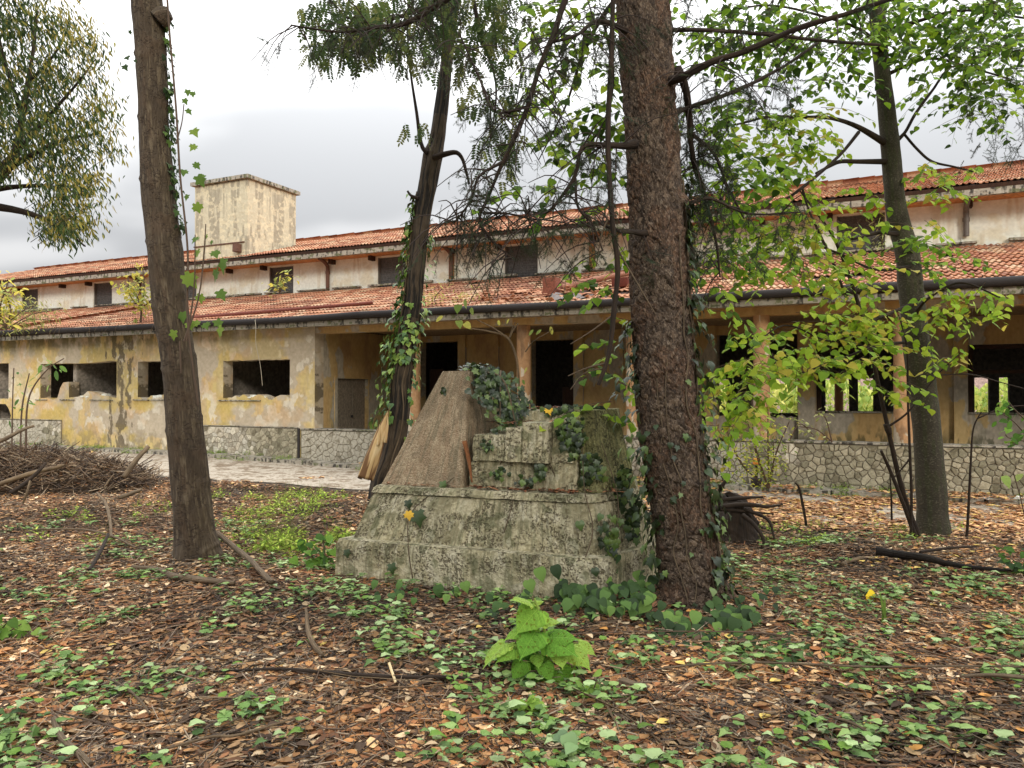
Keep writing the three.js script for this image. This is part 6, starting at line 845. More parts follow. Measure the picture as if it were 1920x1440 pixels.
const thin = [[[[1708, 1005, 6], [1709, 930, 5], [1706, 850, 5], [1702, 740, 4], [1700, 650, 3], [1685, 590, 2]], 'upright thin bare stem between the leaning pair and the lime tree', 8.3], [[[1812, 1020, 5], [1816, 950, 5], [1820, 870, 4], [1826, 800, 3], [1840, 772, 2]], 'thin bare stem standing before the low wall right of the lime tree', 8.2], [[[1512, 985, 5], [1504, 940, 5], [1497, 912, 4], [1491, 905, 3]], 'short dark stick standing on the path edge before the stone wall', 8.8], [[[1672, 975, 4], [1671, 930, 3], [1668, 880, 2]], 'short thin stem standing left of the leaning sapling pair', 8.6]];
for (const [l, label, d] of thin) { const t = thing('thin_stem', label, 'sapling', PX(l[0][0], l[0][1], d)); mesh('stem', inTree(t, pxLimb(l, d, { seg: 24, sides: 7 })), MT.darkStick, t); if (l[0][0] === 1708) mesh('side_twig', inTree(t, pxLimb([[1706, 860, 4], [1690, 880, 3], [1672, 900, 2]], d, { seg: 8, sides: 5 })), MT.darkStick, t); if (l[0][0] === 1812) { mesh('side_twig', inTree(t, pxLimb([[1832, 785, 3], [1880, 765, 3], [1925, 760, 2]], d, { seg: 10, sides: 5 })), MT.darkStick, t); mesh('side_twig', inTree(t, pxLimb([[1765, 703, 2], [1820, 702, 3], [1880, 718, 2], [1925, 730, 2]], d, { seg: 10, sides: 5 })), MT.darkStick, t); } }
// a seedling with a stem, leaves along it
function leafy(name, label, category, stems, d, leaves, geos, cols, { n = 20, size = [0.05, 0.08], most = 300, least = 8, m = MT.twig, hang = 0.4, spread = 0.05, opt = {}, seed = 1, gloss } = {}) {
  const t = thing(name, label, category, PX(stems[0][0][0], stems[0][0][1], d)), r = rng(700 + seed), L = new Leaves(geos, cols, { gloss });
  for (const s of stems) { const g = pxLimb(s.map((q) => [q[0], q[1], q[2] ?? 3, q[3] ?? d]), d, { seg: 18, sides: 6 }), c = g.userData.curve; mesh('stem', inTree(t, g), m, t); for (let i = 0; i < n; i++) { const p = c.getPoint(0.2 + 0.8 * (i + r()) / n); L.add(p.add(V((r() - 0.5) * 2 * spread, (r() - 0.5) * 2 * spread, (r() - 0.5) * 2 * spread)), V((r() - 0.5) * 2, 0.3 - hang - r() * 0.4, (r() - 0.5) * 2), V((r() - 0.5) * 0.8, 0.9, 0.5), rr(size[0], size[1], r)); } }
  for (const [x, y, s, dd] of leaves ?? []) L.add(PX(x, y, d + (dd ?? 0)), V((r() - 0.5) * 1.5, -0.6, (r() - 0.5) * 1.2), V((r() - 0.5) * 0.6, 0.7, 0.8), s);
  L.build(t, { most, least, rest: 'leaves' }); return t;
}
// the bright seedling in front: a stem and big toothed leaves
{
  const D = 4.28, t = thing('leafy_seedling', 'bright green seedling with large soft leaves in the foreground before the monument', 'plant', GP(1035, 1290)), stem = pxLimb([[1035, 1292, 6], [1030, 1240, 6], [1022, 1190, 5], [1012, 1150, 4], [1002, 1122, 3]], D, { seg: 20, sides: 8 }); mesh('stem', inTree(t, stem), mat({ color: lin(132, 150, 66) }), t);
  const big = (fold, curl_, seed) => {   // heart shaped toothed blade, domed between the veins, edges and tip curling down
    const r = rng(seed), o = [[0.02, 0.02], [0.2, -0.1], [0.36, -0.1], [0.47, 0.0]]; for (let i = 0; i < 9; i++) { const q = i / 8, w = 0.52 * Math.pow(Math.cos(q * 1.5), 0.85) + (r() - 0.5) * 0.03; o.push([w + 0.02, 0.1 + q * 0.78], [w - 0.015, 0.145 + q * 0.78]); } o.push([0.015, 1.04]);
    const pos = [], idx = [], uv = [], M = 7, C = 2 * M + 1, z = (x, y) => { const ax = Math.abs(x), vein = ((y + 0.12 - ax * 0.62) * 5.2) % 1; return ax * fold - curl_ * (y * y * 0.55 + ax * ax * 1.5) + 0.03 * Math.sin(vein * Math.PI) * Math.min(1, ax * 6) + 0.02 * Math.sin(y * 5 + seed * 2 + x * 6) * ax * 3; };
    o.forEach(([x, y]) => { for (let k = -M; k <= M; k++) { const t = k / M, xx = x * t, yy = y + (Math.abs(t) < 1 ? (1 - t * t) * (y < 0.05 ? 0.12 : 0) : 0); pos.push(xx, yy, z(xx, yy)); uv.push(xx + 0.5, yy); } });
    for (let i = 0; i < o.length - 1; i++) for (let k = 0; k < 2 * M; k++) { const p = i * C + k; idx.push(p, p + 1, p + C, p + 1, p + C + 1, p + C); }
    const g = new THREE.BufferGeometry(); g.setAttribute('position', new THREE.Float32BufferAttribute(pos, 3)); g.setAttribute('uv', new THREE.Float32BufferAttribute(uv, 2)); g.setIndex(idx); g.computeVertexNormals(); return g; };
  const veins = tex(512, 512, (u, v) => { const x = Math.abs(u - 0.5), s = ((v + 0.12 - x * 0.62) * 5.2) % 1, k = Math.max(ss(0.014, 0.004, x), (ss(0.07, 0.01, s) + ss(0.93, 0.99, s)) * 0.8), f = fbm(u * 26, v * 26, 4, 661), n = Math.abs(fbm(u * 34, v * 34, 2, 662) - 0.5), b = mix(0.78, 1.06, f) - ss(0.05, 0.0, n) * 0.06; let c = mix3([206 * b, 220 * b, 186 * b], [246, 250, 214], k * 0.75); c = mix3(c, [150, 120, 70], ss(0.7, 0.74, fbm(u * 9, v * 9, 3, 663)) * 0.6); return [...c, 0.5 - k * 0.4 + f * 0.3]; });
  const cols = [lin(158, 194, 86), lin(130, 174, 72), lin(184, 208, 102), lin(98, 144, 58)], mats = cols.map((c) => leafMat({ color: c.clone().multiplyScalar(1.15), map: veins.map, bumpMap: veins.bumpMap, bumpScale: 0.004, transmission: 0.3 })), geos = [big(0.1, 0.35, 1), big(-0.06, 0.5, 2), big(0.18, 0.25, 3), big(0.02, 0.45, 4)], rs = rng(664);
  // base pixel, tip pixel, depth shifts, colour, which way the blade faces
  [[992, 1128, 958, 1118, 0, -0.06, 2, 0, 1, 0.2], [998, 1128, 1022, 1121, 0.02, 0.06, 2, 0, 1, 0.1], [1008, 1142, 958, 1196, 0, -0.1, 0, -0.3, 0.5, 0.9], [1004, 1146, 1026, 1158, 0.02, 0.05, 0, 0.4, 0.7, 0.6], [1010, 1162, 1058, 1160, 0, 0.05, 2, 0.1, 1, 0.15], [1000, 1172, 940, 1188, 0.02, -0.06, 0, -0.4, 0.8, 0.4], [1004, 1184, 966, 1248, -0.04, -0.2, 1, -0.25, 0.5, 1], [1030, 1196, 1084, 1190, -0.03, -0.08, 1, 0.3, 0.75, 0.6], [1030, 1198, 1086, 1226, -0.03, -0.16, 1, 0.4, 0.5, 0.9], [968, 1206, 948, 1226, 0.05, -0.02, 2, -0.2, 0.8, 0.5], [948, 1206, 898, 1250, 0.02, -0.08, 2, -0.6, 0.7, 0.3], [962, 1214, 926, 1238, -0.04, -0.1, 0, -0.3, 0.8, 0.6], [1084, 1206, 1122, 1226, 0.04, 0, 2, 0.3, 0.8, 0.4], [1072, 1214, 1112, 1250, -0.02, -0.12, 2, 0.4, 0.6, 0.7], [1048, 1226, 1056, 1254, -0.07, -0.16, 2, 0.1, 0.4, 1], [1006, 1228, 1010, 1250, -0.05, -0.12, 0, 0, 0.6, 0.9], [1020, 1244, 1034, 1280, -0.08, -0.14, 1, 0.1, 0.3, 1], [982, 1240, 958, 1276, -0.06, -0.12, 1, -0.2, 0.3, 1], [1048, 1256, 1074, 1298, -0.05, -0.1, 1, 0.2, 0.4, 1], [998, 1266, 978, 1298, -0.04, -0.06, 3, -0.2, 0.3, 1], [1018, 1272, 1030, 1308, -0.06, -0.08, 3, 0.1, 0.3, 1], [1078, 1248, 1104, 1262, 0.02, 0, 0, 0.4, 0.8, 0.4], [1030, 1204, 1064, 1176, 0.08, 0.18, 1, 0, 0.9, 0.5], [1000, 1215, 956, 1232, 0.06, 0.04, 3, -0.3, 0.8, 0.4], [1044, 1276, 1062, 1304, 0.06, 0.08, 3, 0.2, 0.6, 0.7], [1012, 1225, 985, 1262, 0.05, 0.02, 3, -0.2, 0.5, 0.8]].forEach(([x0, y0, x1, y1, d0, d1, c, nx, ny, nz], i) => {
    const a = PX(x0, y0, D + d0), b = PX(x1, y1, D + d1), len = clamp(a.distanceTo(b) * 0.92, 0.08, 0.18), o = mesh('leaf', geos[i % 4], mats[c], t); leafMatrix(a, b.clone().sub(a), V(nx, ny, nz), len).premultiply(new THREE.Matrix4().makeTranslation(-t.position.x, -t.position.y, -t.position.z)).decompose(o.position, o.quaternion, o.scale); o.scale.x *= 0.85 + 0.2 * rs();
    const s = pxLimb([[1015 + (x0 - 1015) * 0.15, Math.min(1270, y0 + 14), 2.4, D], [mix(1015, x0, 0.6), y0 + 1, 2, D + d0 * 0.5], [x0, y0, 1.6, D + d0]], D, { seg: 6, sides: 5 }); mesh('leaf_stalk', inTree(t, s), MT.greenStem, t); });
}
leafy('small_plant', 'small bright green plant with round leaves just below the leafy seedling', 'plant', [[[1000, 1335, 3], [985, 1318, 2]], [[1000, 1335, 3], [1000, 1310, 2]], [[1000, 1335, 3], [1012, 1320, 2]]], 3.85, null, [LG.heart], [lin(150, 182, 76), lin(132, 166, 66)], { n: 6, size: [0.045, 0.065], seed: 1, spread: 0.02 });
leafy('small_plant', 'light green plant with heart shaped leaves at the lower right of the leafy seedling', 'plant', [[[1105, 1310, 3], [1092, 1285, 2]], [[1105, 1310, 3], [1120, 1275, 2]]], 4.0, null, [LG.heart], [lin(146, 176, 76), lin(124, 156, 66)], { n: 8, size: [0.04, 0.06], seed: 2, spread: 0.03 });
leafy('young_bush', 'young dark green bush growing against the left end of the monument', 'bush', [[[600, 1110, 4], [590, 1060, 3], [575, 1010, 2]], [[605, 1110, 4], [610, 1050, 3], [604, 1000, 2]], [[600, 1110, 3], [575, 1080, 2], [555, 1060, 2]], [[595, 1110, 3], [600, 1080, 2], [620, 1050, 2]]], 6.9, null, [LG.heart, LG.heart2], [lin(96, 136, 52), lin(120, 158, 62), lin(72, 108, 44)], { n: 26, size: [0.06, 0.1], seed: 3, spread: 0.1 });
leafy('yellow_bush', 'airy yellow green bush with tiny leaves in front of the stone wall', 'bush', [[[1440, 915, 4], [1420, 850, 3], [1395, 770, 2]], [[1442, 915, 4], [1440, 840, 3], [1440, 760, 2]], [[1440, 915, 4], [1455, 850, 3], [1480, 790, 2]], [[1440, 915, 3], [1390, 870, 2], [1360, 800, 2]], [[1440, 915, 3], [1415, 840, 2], [1410, 750, 2]], [[1440, 915, 3], [1450, 880, 2], [1450, 830, 2]], [[1440, 915, 3], [1400, 880, 2], [1380, 850, 2]]], 10.6, null, [LG.tiny, LG.oval], [lin(172, 176, 66), lin(196, 190, 84), lin(138, 156, 60), lin(110, 130, 52)], { n: 95, size: [0.035, 0.065], seed: 4, spread: 0.17, least: 6 });
leafy('wall_plant', 'low plant with pale yellow leaves hanging over the coping right of the yellow bush', 'plant', [[[1560, 828, 3], [1530, 805, 2], [1500, 800, 2]], [[1560, 828, 3], [1545, 780, 2], [1530, 775, 2]], [[1480, 826, 3], [1500, 795, 2], [1525, 815, 2]]], 11.2, null, [LG.oval], [lin(190, 192, 130), lin(122, 128, 70), lin(156, 158, 92)], { n: 16, size: [0.06, 0.09], seed: 5, spread: 0.12, least: 6 });
leafy('young_shoot', 'thin bamboo like shoots with a tuft of green leaves before the left wing', 'plant', [[[48, 845, 4], [56, 740, 3], [92, 690, 2], [120, 672, 2]], [[38, 850, 3], [42, 760, 3], [55, 700, 2]], [[22, 850, 3], [24, 740, 2], [26, 690, 2]]], 12, [[82, 693, 0.16], [95, 700, 0.18], [105, 695, 0.16], [92, 722, 0.13], [112, 686, 0.14], [78, 684, 0.15], [98, 680, 0.14]], [LG.oval, LG.lance], [lin(110, 144, 66), lin(146, 172, 90), lin(84, 116, 56)], { n: 9, size: [0.07, 0.13], seed: 6, spread: 0.12 });
leafy('bright_plant', 'broad leaved green plant at the left edge in the foreground', 'plant', [[[-10, 1215, 4], [10, 1190, 3], [40, 1170, 2]], [[-10, 1215, 4], [0, 1185, 3], [15, 1165, 2]], [[-10, 1215, 3], [30, 1200, 2], [60, 1190, 2]]], 4.9, null, [LG.heart, LG.vine], [lin(118, 154, 62), lin(142, 172, 78), lin(96, 130, 58)], { n: 13, size: [0.06, 0.1], seed: 7, spread: 0.07 });
leafy('bright_plant', 'low plant with a large pointed leaf at the bottom left corner', 'plant', [[[0, 1400, 3], [20, 1375, 2], [60, 1372, 2]], [[0, 1400, 3], [40, 1395, 2], [70, 1398, 2]]], 3.55, [[60, 1376, 0.13], [10, 1385, 0.1], [30, 1410, 0.07]], [LG.heart2, LG.vine], [lin(126, 158, 80), lin(146, 174, 92), lin(106, 138, 70)], { n: 8, size: [0.04, 0.07], seed: 8, spread: 0.05 });
leafy('bright_plant', 'pair of pale heart shaped leaves at the bottom right of the ground', 'plant', [[[1365, 1430, 3], [1355, 1410, 2], [1345, 1400, 2]], [[1365, 1430, 3], [1385, 1415, 2]]], 3.4, [[1350, 1402, 0.085], [1378, 1415, 0.07]], [LG.heart], [lin(150, 186, 92), lin(132, 166, 84)], { n: 2, size: [0.05, 0.07], seed: 9, spread: 0.03 });
leafy('broad_leaf_plant', 'cluster of broad grey green ivy leaves at the bottom centre', 'plant', [[[1070, 1440, 3], [1050, 1425, 2], [1040, 1415, 2]], [[1070, 1440, 3], [1080, 1418, 2], [1095, 1410, 2]], [[1060, 1395, 3], [1062, 1385, 2]]], 3.35, [[1062, 1378, 0.09], [1045, 1425, 0.09], [1090, 1425, 0.1], [1120, 1440, 0.08]], [LG.ivy2, LG.heart], [lin(96, 124, 76), lin(112, 140, 86), lin(84, 110, 68)], { n: 3, size: [0.06, 0.08], seed: 10, spread: 0.04, gloss: 0.55 });
leafy('green_shrub', 'spray of fresh green leaves at the right edge before the low wall', 'plant', [[[1935, 830, 3], [1900, 790, 2], [1870, 770, 2]], [[1935, 830, 3], [1890, 820, 2], [1885, 815, 2]], [[1935, 800, 3], [1900, 765, 2], [1890, 752, 2]]], 7.2, [[1875, 765, 0.08], [1890, 755, 0.08], [1868, 790, 0.07], [1895, 790, 0.09], [1895, 820, 0.09], [1910, 815, 0.09]], [LG.oval, LG.heart], [lin(106, 152, 58), lin(132, 174, 70), lin(86, 126, 50)], { n: 8, size: [0.05, 0.08], seed: 11, spread: 0.07 });
leafy('green_shrub', 'pair of light green leaves on a bare stem before the wall at the right edge', 'plant', [[[1930, 1010, 3], [1915, 940, 2], [1900, 886, 2]]], 7.0, [[1884, 893, 0.11], [1912, 890, 0.1]], [LG.heart2], [lin(178, 200, 116), lin(160, 186, 96)], { n: 0, seed: 12 });
leafy('green_shrub', 'low dark leaved shrub on the ground at the right edge by the black log', 'plant', [[[1935, 1080, 3], [1900, 1050, 2], [1880, 1040, 2]], [[1935, 1080, 3], [1910, 1070, 2], [1890, 1068, 2]]], 6.7, null, [LG.ivy, LG.heart], [lin(84, 120, 50), lin(56, 84, 40), lin(116, 148, 60)], { n: 18, size: [0.05, 0.09], seed: 13, spread: 0.1 });
leafy('monument_sapling', 'slim pale twiggy sapling rising behind the monument before a porch column', 'sapling', [[[972, 770, 5], [972, 700, 5], [965, 660, 5], [950, 632, 5], [920, 622, 4], [880, 616, 2]], [[955, 635, 4], [962, 620, 3], [972, 606, 3]], [[950, 632, 4], [925, 615, 3], [895, 600, 2]], [[955, 634, 3], [962, 612, 2], [966, 604, 2]], [[985, 660, 3], [1000, 640, 2], [1030, 622, 2], [1036, 616, 2]]], 8, [[860, 572, 0.1], [870, 566, 0.1], [882, 580, 0.08], [860, 602, 0.09], [872, 606, 0.09], [935, 600, 0.07], [955, 598, 0.07], [1000, 618, 0.08], [1015, 618, 0.08], [1032, 612, 0.09], [985, 692, 0.08], [980, 712, 0.06], [968, 725, 0.06], [830, 592, 0.1]], [LG.oval, LG.heart], [lin(110, 134, 60), lin(134, 152, 74), lin(186, 182, 88)], { n: 0, seed: 14, m: MT.paleStick });
// yellow leaf and grass blade
{ const p = GP(1640, 1132); const o = mesh('yellow_leaf', LG.heart2, mat({ color: lin(240, 206, 44), side: THREE.DoubleSide })); leafMatrix(PX(1628, 1112, -p.z), V(0.7, -0.6, 0.1), V(0.1, 0.4, 1), 0.105, M4).decompose(o.position, o.quaternion, o.scale); tag(o, 'single large bright yellow leaf standing upright on the ground at the right', 'leaf');
  const o2 = mesh('yellow_leaf', LG.heart, mat({ color: lin(236, 196, 60), side: THREE.DoubleSide })); leafMatrix(PX(1636, 1046, -GP(1636, 1050).z), V(-0.2, -0.8, 0.2), V(0.2, 0.4, 1), 0.09, M4).decompose(o2.position, o2.quaternion, o2.scale); tag(o2, 'yellow leaf leaning on the left end of the black log', 'leaf');
  const o3 = mesh('yellow_leaf', LG.vine, mat({ color: lin(222, 178, 66), side: THREE.DoubleSide })); leafMatrix(MW(0.66, 0.62, 0.06), V(0.1, -1, 0.1), V(0, 0.2, 1), 0.08, M4).decompose(o3.position, o3.quaternion, o3.scale); tag(o3, 'small yellow leaf stuck to the upper front of the monument base', 'leaf');
  const o4 = mesh('yellow_leaf', LG.vine, mat({ color: lin(232, 186, 60), side: THREE.DoubleSide })); leafMatrix(MW(1.68, 1.47, 0.62), V(0.3, -0.7, 0.4), V(0, 0.7, 0.8), 0.075, M4).decompose(o4.position, o4.quaternion, o4.scale); tag(o4, 'yellow leaf lying on the flat top of the monument', 'leaf');
  const g = thing('grass_tuft', 'small upright tuft of green grass blades beside the standing yellow leaf', 'grass', GP(1658, 1176)); for (let i = 0; i < 6; i++) mesh('blade', LG.lance.clone().scale(0.075, 0.17 + 0.02 * i, 0.1).rotateZ((i - 2.5) * 0.09).rotateX((i % 3 - 1) * 0.12).translate((i - 2.5) * 0.008, 0, 0), leafMat({ color: lin(118, 146, 62) }), g); }
// leaves lying on the monument
{ const r = rng(671), pos = [], col = [], idx = []; const put = (x0, x1, y, z0, z1, n) => { for (let i = 0; i < n; i++) { const p = MW(mix(x0, x1, r()), y, mix(z0, z1, r())); curl(r, p.x - MA.x, p.z - MA.z, pos, col, idx, rr(0.04, 0.1, r), rr(0.012, 0.03, r), p.y + r() * 0.02, pick(r, [lin(128, 78, 50), lin(156, 98, 64), lin(96, 62, 42), lin(176, 124, 84), lin(70, 48, 36)])); } }; put(1.1, 2.05, 0.815, 0.16, 0.36, 190); put(1.15, 1.9, 1.34, 0.3, 0.6, 60); put(1.3, 2.05, 1.45, 0.68, 1.2, 130); put(0.35, 1.0, 0.815, 0.18, 0.24, 14); put(1.12, 1.3, 1.22, 0.3, 0.6, 50); put(2.1, 2.4, 0.82, 0.24, 0.4, 24);
  const b = new THREE.BufferGeometry(); b.setAttribute('position', new THREE.Float32BufferAttribute(pos, 3)); b.setAttribute('color', new THREE.Float32BufferAttribute(col, 3)); b.setAttribute('uv', new THREE.Float32BufferAttribute(new Float32Array(pos.length / 3 * 2), 2)); b.setIndex(idx); b.computeVertexNormals(); const o = mesh('fallen_leaves', b, litterMat); o.position.copy(MA); tag(o, 'reddish brown dead leaves lying on the ledges of the monument', 'leaf litter', null, 'stuff');
  const w = mesh('bark_strip', limb([MW(1.09, 1.2, 0.22), MW(1.12, 1.05, 0.24), MW(1.15, 0.86, 0.24)], [0.022, 0.018, 0.006], { seg: 12, sides: 7, disp: barkDisp(0.012, 5, 672) }), mat({ color: lin(170, 112, 70), map: grainS.map })); tag(w, 'rusty brown strip of bark stuck in the crack beside the stone wedge', 'bark'); }
// things on the roof
const onRoof = (u, s, h = 0) => W(u, 3.19 + s * sS + h * cS, -0.5 + s * cS - h * sS);
{ const a = onRoof(-9.6, 0.35, 0.06), b = onRoof(-3.6, 1.02, 0.08), c = onRoof(-6.4, 0.7, 0.07), o = mesh('fallen_pole', limb([a, c, b].map((p) => p.clone().sub(a)), [0.05, 0.045, 0.04], { seg: 30, sides: 10, disp: barkDisp(0.01, 4, 681) }), mat({ color: lin(150, 84, 70), map: grainS.map })); o.position.copy(a); tag(o, 'long reddish pole lying aslant on the lower roof above the wing', 'pole'); }
{ const a = onRoof(0.72, 1.35, 0.1), b = onRoof(2.05, 3.0, 0.12), o = mesh('roof_branch', limb([a, a.clone().lerp(b, 0.5).add(V(0, 0.03, 0)), b].map((p) => p.clone().sub(a)), [0.075, 0.06, 0.045], { seg: 20, sides: 10, disp: barkDisp(0.02, 5, 682) }), mat({ color: lin(196, 140, 116), map: grainS.map })); o.position.copy(a); tag(o, 'bare pinkish branch lying up the lower roof beside the broken tiles', 'branch'); }
{ const p = onRoof(0.6, 1.1), o = mesh('chimney_stub', roughBox(-0.14, 0.14, -0.1, 0.34, -0.14, 0.14, 0.02, 0.06, 3), mat({ color: lin(170, 104, 82), map: grainS.map })); o.position.copy(p); o.rotation.y = -TH; tag(o, 'broken brick chimney stub on the lower roof among smashed tiles', 'chimney'); }
{ const p = onRoof(1.95, 1.35, 0.12), o = mesh('loose_brick', roughBox(-0.16, 0.16, -0.08, 0.1, -0.1, 0.1, 0.008, 0.05, 6), mat({ color: lin(128, 62, 46), map: grainS.map })); o.position.copy(p); o.rotation.y = -TH; tag(o, 'dark red brick lying on the lower roof right of the chimney stub', 'brick'); }
{ const p = onRoof(1.25, 0.45, 0.05), g = new THREE.PlaneGeometry(0.75, 0.5, 14, 10), q = g.attributes.position; for (let i = 0; i < q.count; i++) q.setZ(i, (fbm(q.getX(i) * 5, q.getY(i) * 5, 3, 683) - 0.4) * 0.16); g.computeVertexNormals(); const o = mesh('roofing_sheet', g, mat({ color: lin(150, 142, 140), side: THREE.DoubleSide, map: grainS.map })); o.position.copy(p); o.rotation.set(-Math.PI / 2 + SL, 0, -TH); tag(o, 'crumpled grey roofing sheet at the roof edge below the chimney stub', 'sheet'); }
{ const r = rng(684), list = []; for (let i = 0; i < 70; i++) { const p = onRoof(rr(-0.9, 2.5, r), rr(0.15, 1.5, r), 0.07 + r() * 0.04), s = rr(0.04, 0.11, r), g = roughBox(-s, s, -0.012, 0.012, -s * 0.7, s * 0.7, 0.006, 0.06, i); g.rotateX(r() - 0.2).rotateY(r() * 6).translate(p.x, p.y, p.z); list.push(g); } const o = mesh('broken_tiles', merge(list), tileMats[1]); tag(o, 'smashed red tile pieces scattered on the lower roof round the chimney stub', 'broken tiles', null, 'stuff'); }
{ const r = rng(685), list = []; for (let i = 0; i < 90; i++) { const u = rr(-17, -8, r), p = W(u, 3.28, -0.5), e = p.clone().add(V((r() - 0.5) * 0.5, -0.05 - r() * 0.45, 0.1)); if (r() < 0.5) e.y = p.y + r() * 0.1; list.push(limb([p, p.clone().lerp(e, 0.5).add(V((r() - 0.5) * 0.2, 0.1, 0.06)), e], [0.006, 0.003], { seg: 6, sides: 4, cap: false })); } const o = mesh('dry_creeper', merge(list), MT.paleStick); tag(o, 'tangle of dry pale creeper stems hanging over the gutter of the left wing', 'creeper', null, 'stuff'); }
{ const o = mesh('hanging_cord', limb([W(-6.0, 3.2, -0.56), W(-5.96, 3.0, -0.58), W(-6.02, 2.7, -0.52), W(-6.0, 2.2, -0.4), W(-6.03, 1.75, -0.3)].map((p) => p), [0.008, 0.006], { seg: 30, sides: 5 }), mat({ color: lin(190, 180, 160) })); tag(o, 'thin pale cord hanging from the gutter before the right window of the wing', 'cord'); }
const roofCols = [lin(206, 196, 82), lin(184, 184, 92), lin(222, 206, 96), lin(150, 160, 84)];
leafy('roof_shrub', 'yellow green seedling tree growing on the lower roof beside the bare left trunk', 'shrub', [[[264, 604, 4], [264, 578, 3], [250, 545, 2], [225, 530, 2]], [[264, 580, 4], [270, 545, 3], [268, 505, 2]], [[264, 578, 3], [285, 560, 2], [292, 520, 2]], [[264, 575, 3], [244, 555, 2], [240, 520, 2]]], 18.6, null, [LG.lance, LG.oval], roofCols, { n: 70, size: [0.1, 0.2], seed: 21, spread: 0.22, most: 0 });
leafy('roof_shrub', 'small yellow green shrub on the lower roof before the third upper shutter', 'shrub', [[[524, 550, 3], [522, 530, 2], [500, 545, 2]], [[524, 550, 3], [535, 520, 2], [550, 515, 2]], [[524, 550, 3], [528, 515, 2]]], 18.2, null, [LG.lance, LG.oval], roofCols, { n: 26, size: [0.09, 0.17], seed: 22, spread: 0.14, most: 0 });
leafy('roof_shrub', 'big yellow shrub at the left edge growing over the lower roof', 'shrub', [[[10, 616, 4], [0, 580, 3], [15, 530, 2]], [[10, 616, 4], [20, 580, 3], [-10, 515, 2]], [[10, 616, 4], [-10, 580, 3], [-30, 540, 2]]], 20, null, [LG.lance, LG.oval], roofCols, { n: 110, size: [0.12, 0.24], seed: 23, spread: 0.34, most: 0 });
leafy('roof_weeds', 'pale green weeds sprawling over the tiles at the left end of the lower roof', 'weeds', [[[10, 618, 3], [60, 590, 2], [110, 580, 2]], [[20, 618, 3], [50, 600, 2], [95, 600, 2]], [[0, 618, 3], [40, 585, 2], [70, 570, 2]]], 20, null, [LG.lance], [lin(150, 152, 86), lin(176, 168, 98), lin(124, 130, 74)], { n: 130, size: [0.08, 0.16], seed: 24, spread: 0.3, most: 0 });
leafy('roof_weeds', 'pale dry grass tuft on the lower roof right of the leaning tree', 'weeds', [[[820, 578, 2], [815, 560, 2], [830, 540, 2]], [[850, 578, 2], [860, 560, 2]], [[880, 576, 2], [885, 555, 2]], [[800, 582, 2], [795, 560, 2]]], 15.6, null, [LG.lance], [lin(206, 192, 116), lin(184, 176, 98), lin(166, 166, 88)], { n: 60, size: [0.06, 0.14], seed: 25, spread: 0.18, most: 0, hang: -0.6 });
leafy('roof_shrub', 'pale grey green shrub on the lower roof beside the lime trunk', 'shrub', [[[1660, 478, 3], [1660, 440, 2], [1625, 408, 2]], [[1660, 478, 3], [1655, 450, 2], [1680, 430, 2]], [[1660, 478, 3], [1650, 462, 2], [1635, 465, 2]]], 15.2, null, [LG.lance], [lin(186, 196, 132), lin(160, 172, 110), lin(206, 206, 150)], { n: 50, size: [0.08, 0.15], seed: 26, spread: 0.12, most: 0 });
// pot with an orange topped stake, white plastic by the wall
{ const d = 11.3, t = thing('marker_stake', 'short stake with an orange top standing in a black pot before the stone wall', 'stake', PX(1418, 913, d)); mesh('pot', new THREE.LatheGeometry([[0, 0], [0.06, 0], [0.075, 0.06], [0.08, 0.12], [0.07, 0.13], [0, 0.13]].map((p) => new THREE.Vector2(...p)), 16), MT.gutter, t); mesh('stake', limb([V(0, 0.1, 0), V(0.005, 0.34, 0)], [0.02, 0.018], { seg: 6, sides: 8, disp: barkDisp(0.01, 4, 691) }), MT.darkStick, t); mesh('top', roughBox(-0.045, 0.045, 0.32, 0.42, -0.04, 0.04, 0.012, 0.03, 4, [0, 0, 0, 0], 0.03), mat({ color: lin(226, 150, 64) }), t); }
{ const g = new THREE.PlaneGeometry(0.6, 0.28, 18, 10).rotateX(-Math.PI / 2), q = g.attributes.position; for (let i = 0; i < q.count; i++) q.setY(i, fbm(q.getX(i) * 7, q.getZ(i) * 7, 3, 692) * 0.13); g.computeVertexNormals(); const o = mesh('plastic_sheet', g, mat({ color: lin(226, 220, 212), side: THREE.DoubleSide, roughness: 0.5 })); o.position.copy(GP(1888, 946)); o.position.y += 0.02; o.rotation.y = -0.2; tag(o, 'crumpled piece of white plastic at the foot of the low wall, far right', 'plastic'); }
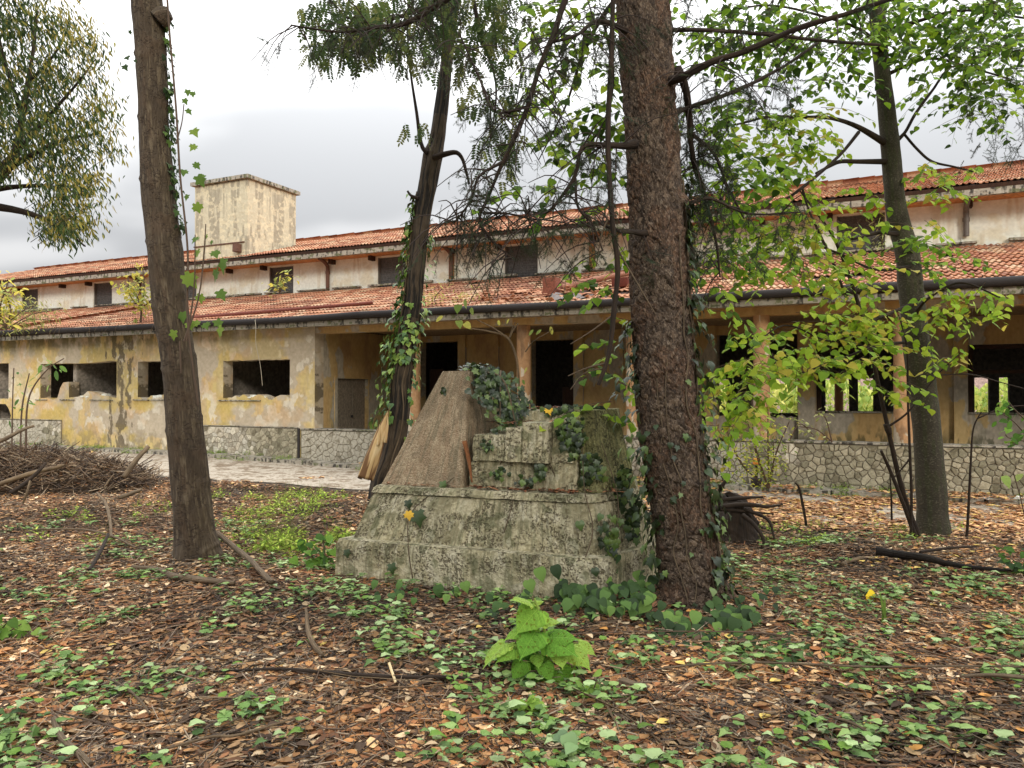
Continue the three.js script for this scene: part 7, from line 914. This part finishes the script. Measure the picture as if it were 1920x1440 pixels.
// seen through the openings: shrubs, trees and a pink house behind the building
{ const list = [[-3, 26, 2.4, 2.3, 0], [1, 25.5, 2.2, 2.2, 1], [4.6, 25, 2.2, 2.1, 0], [8.4, 25.5, 2.4, 2.2, 1], [12.4, 25, 2.4, 2.3, 0], [16.4, 25.5, 2.4, 2.3, 1]], lab = ['leftmost leafy bush behind the building, hidden but for glimpses', 'leafy bush behind the building seen left of the brightest opening', 'bright leafy bush seen through the brightest far opening', 'yellow green bush seen through the pair of far openings', 'bush seen through the far openings at the right edge', 'rightmost bush behind the building beyond the right edge'], r = rng(701);
  list.forEach(([u, n, rad, h, k], i) => { const c = W(u, 0, n), t = thing('garden_bush', lab[i], 'bush', c), L = new Leaves([LG.heart, LG.oval], k ? [lin(206, 208, 110), lin(180, 192, 96), lin(224, 218, 130)] : [lin(180, 196, 100), lin(204, 206, 116), lin(150, 174, 86)]); mesh('stem', limb([V(0, 0, 0), V(0.05, h * 0.6, 0)], [0.05, 0.02], { seg: 6, sides: 7 }), MT.twig, t); for (let j = 0; j < 1500; j++) { const a = r() * 6.28, e = Math.acos(2 * r() - 1), q = rad * (0.65 + 0.35 * r()); L.add(V(c.x + Math.cos(a) * Math.sin(e) * q, Math.max(0.05, h * 0.5 + Math.cos(e) * h * 0.55), c.z + Math.sin(a) * Math.sin(e) * q), V(r() - 0.5, -0.5, r() - 0.5), V(r() - 0.5, 0.7, r() - 0.3), rr(0.16, 0.3, r)); } L.build(t, { most: 0, rest: 'foliage' }); });
  const t = thing('pink_house', 'pale pink house behind the building glimpsed through the far openings', 'house', W(6, 0, 42), -TH); mesh('wall', box(-12, 14, -0.3, 5, -6, 0), mat({ color: lin(236, 208, 200), map: scaled(T.grain, 2, 2).map }), t); mesh('roof', box(-12.5, 14.5, 5, 5.3, -6.5, 0.5), tileMats[2], t); for (const u of [-8, -4, 0, 4, 8, 12]) mesh('window', box(u - 0.5, u + 0.5, 2.6, 4, -0.1, 0.03), MT.shutter, t); }
const GROUPS = { fallen_branch: 'fallen branches on the woodland floor', vine_stem: 'vine stems stretched over the ground', dead_branch: 'branches on the brush heap', broken_brick: 'rubble bricks beside the plinth', yellow_leaf: 'single yellow leaves', roof_shrub: 'shrubs growing on the lower roof', roof_weeds: 'weeds growing on the lower roof', garden_bush: 'bushes behind the building', shade_tree: 'trees standing round the viewer', climbing_ivy: 'ivy climbing the trunks', thin_stem: 'thin bare stems at the right', bright_plant: 'low leafy plants in the foreground', small_plant: 'small plants round the seedling', green_shrub: 'green shrubs at the right edge' };
for (const o of scene.children) { const g = GROUPS[o.name.replace(/_\d{3}$/, '')]; if (g && !(o.name.startsWith('dead_branch') && !/heap/.test(o.userData.label))) o.userData.group = g; }
renderer.render(scene, camera);
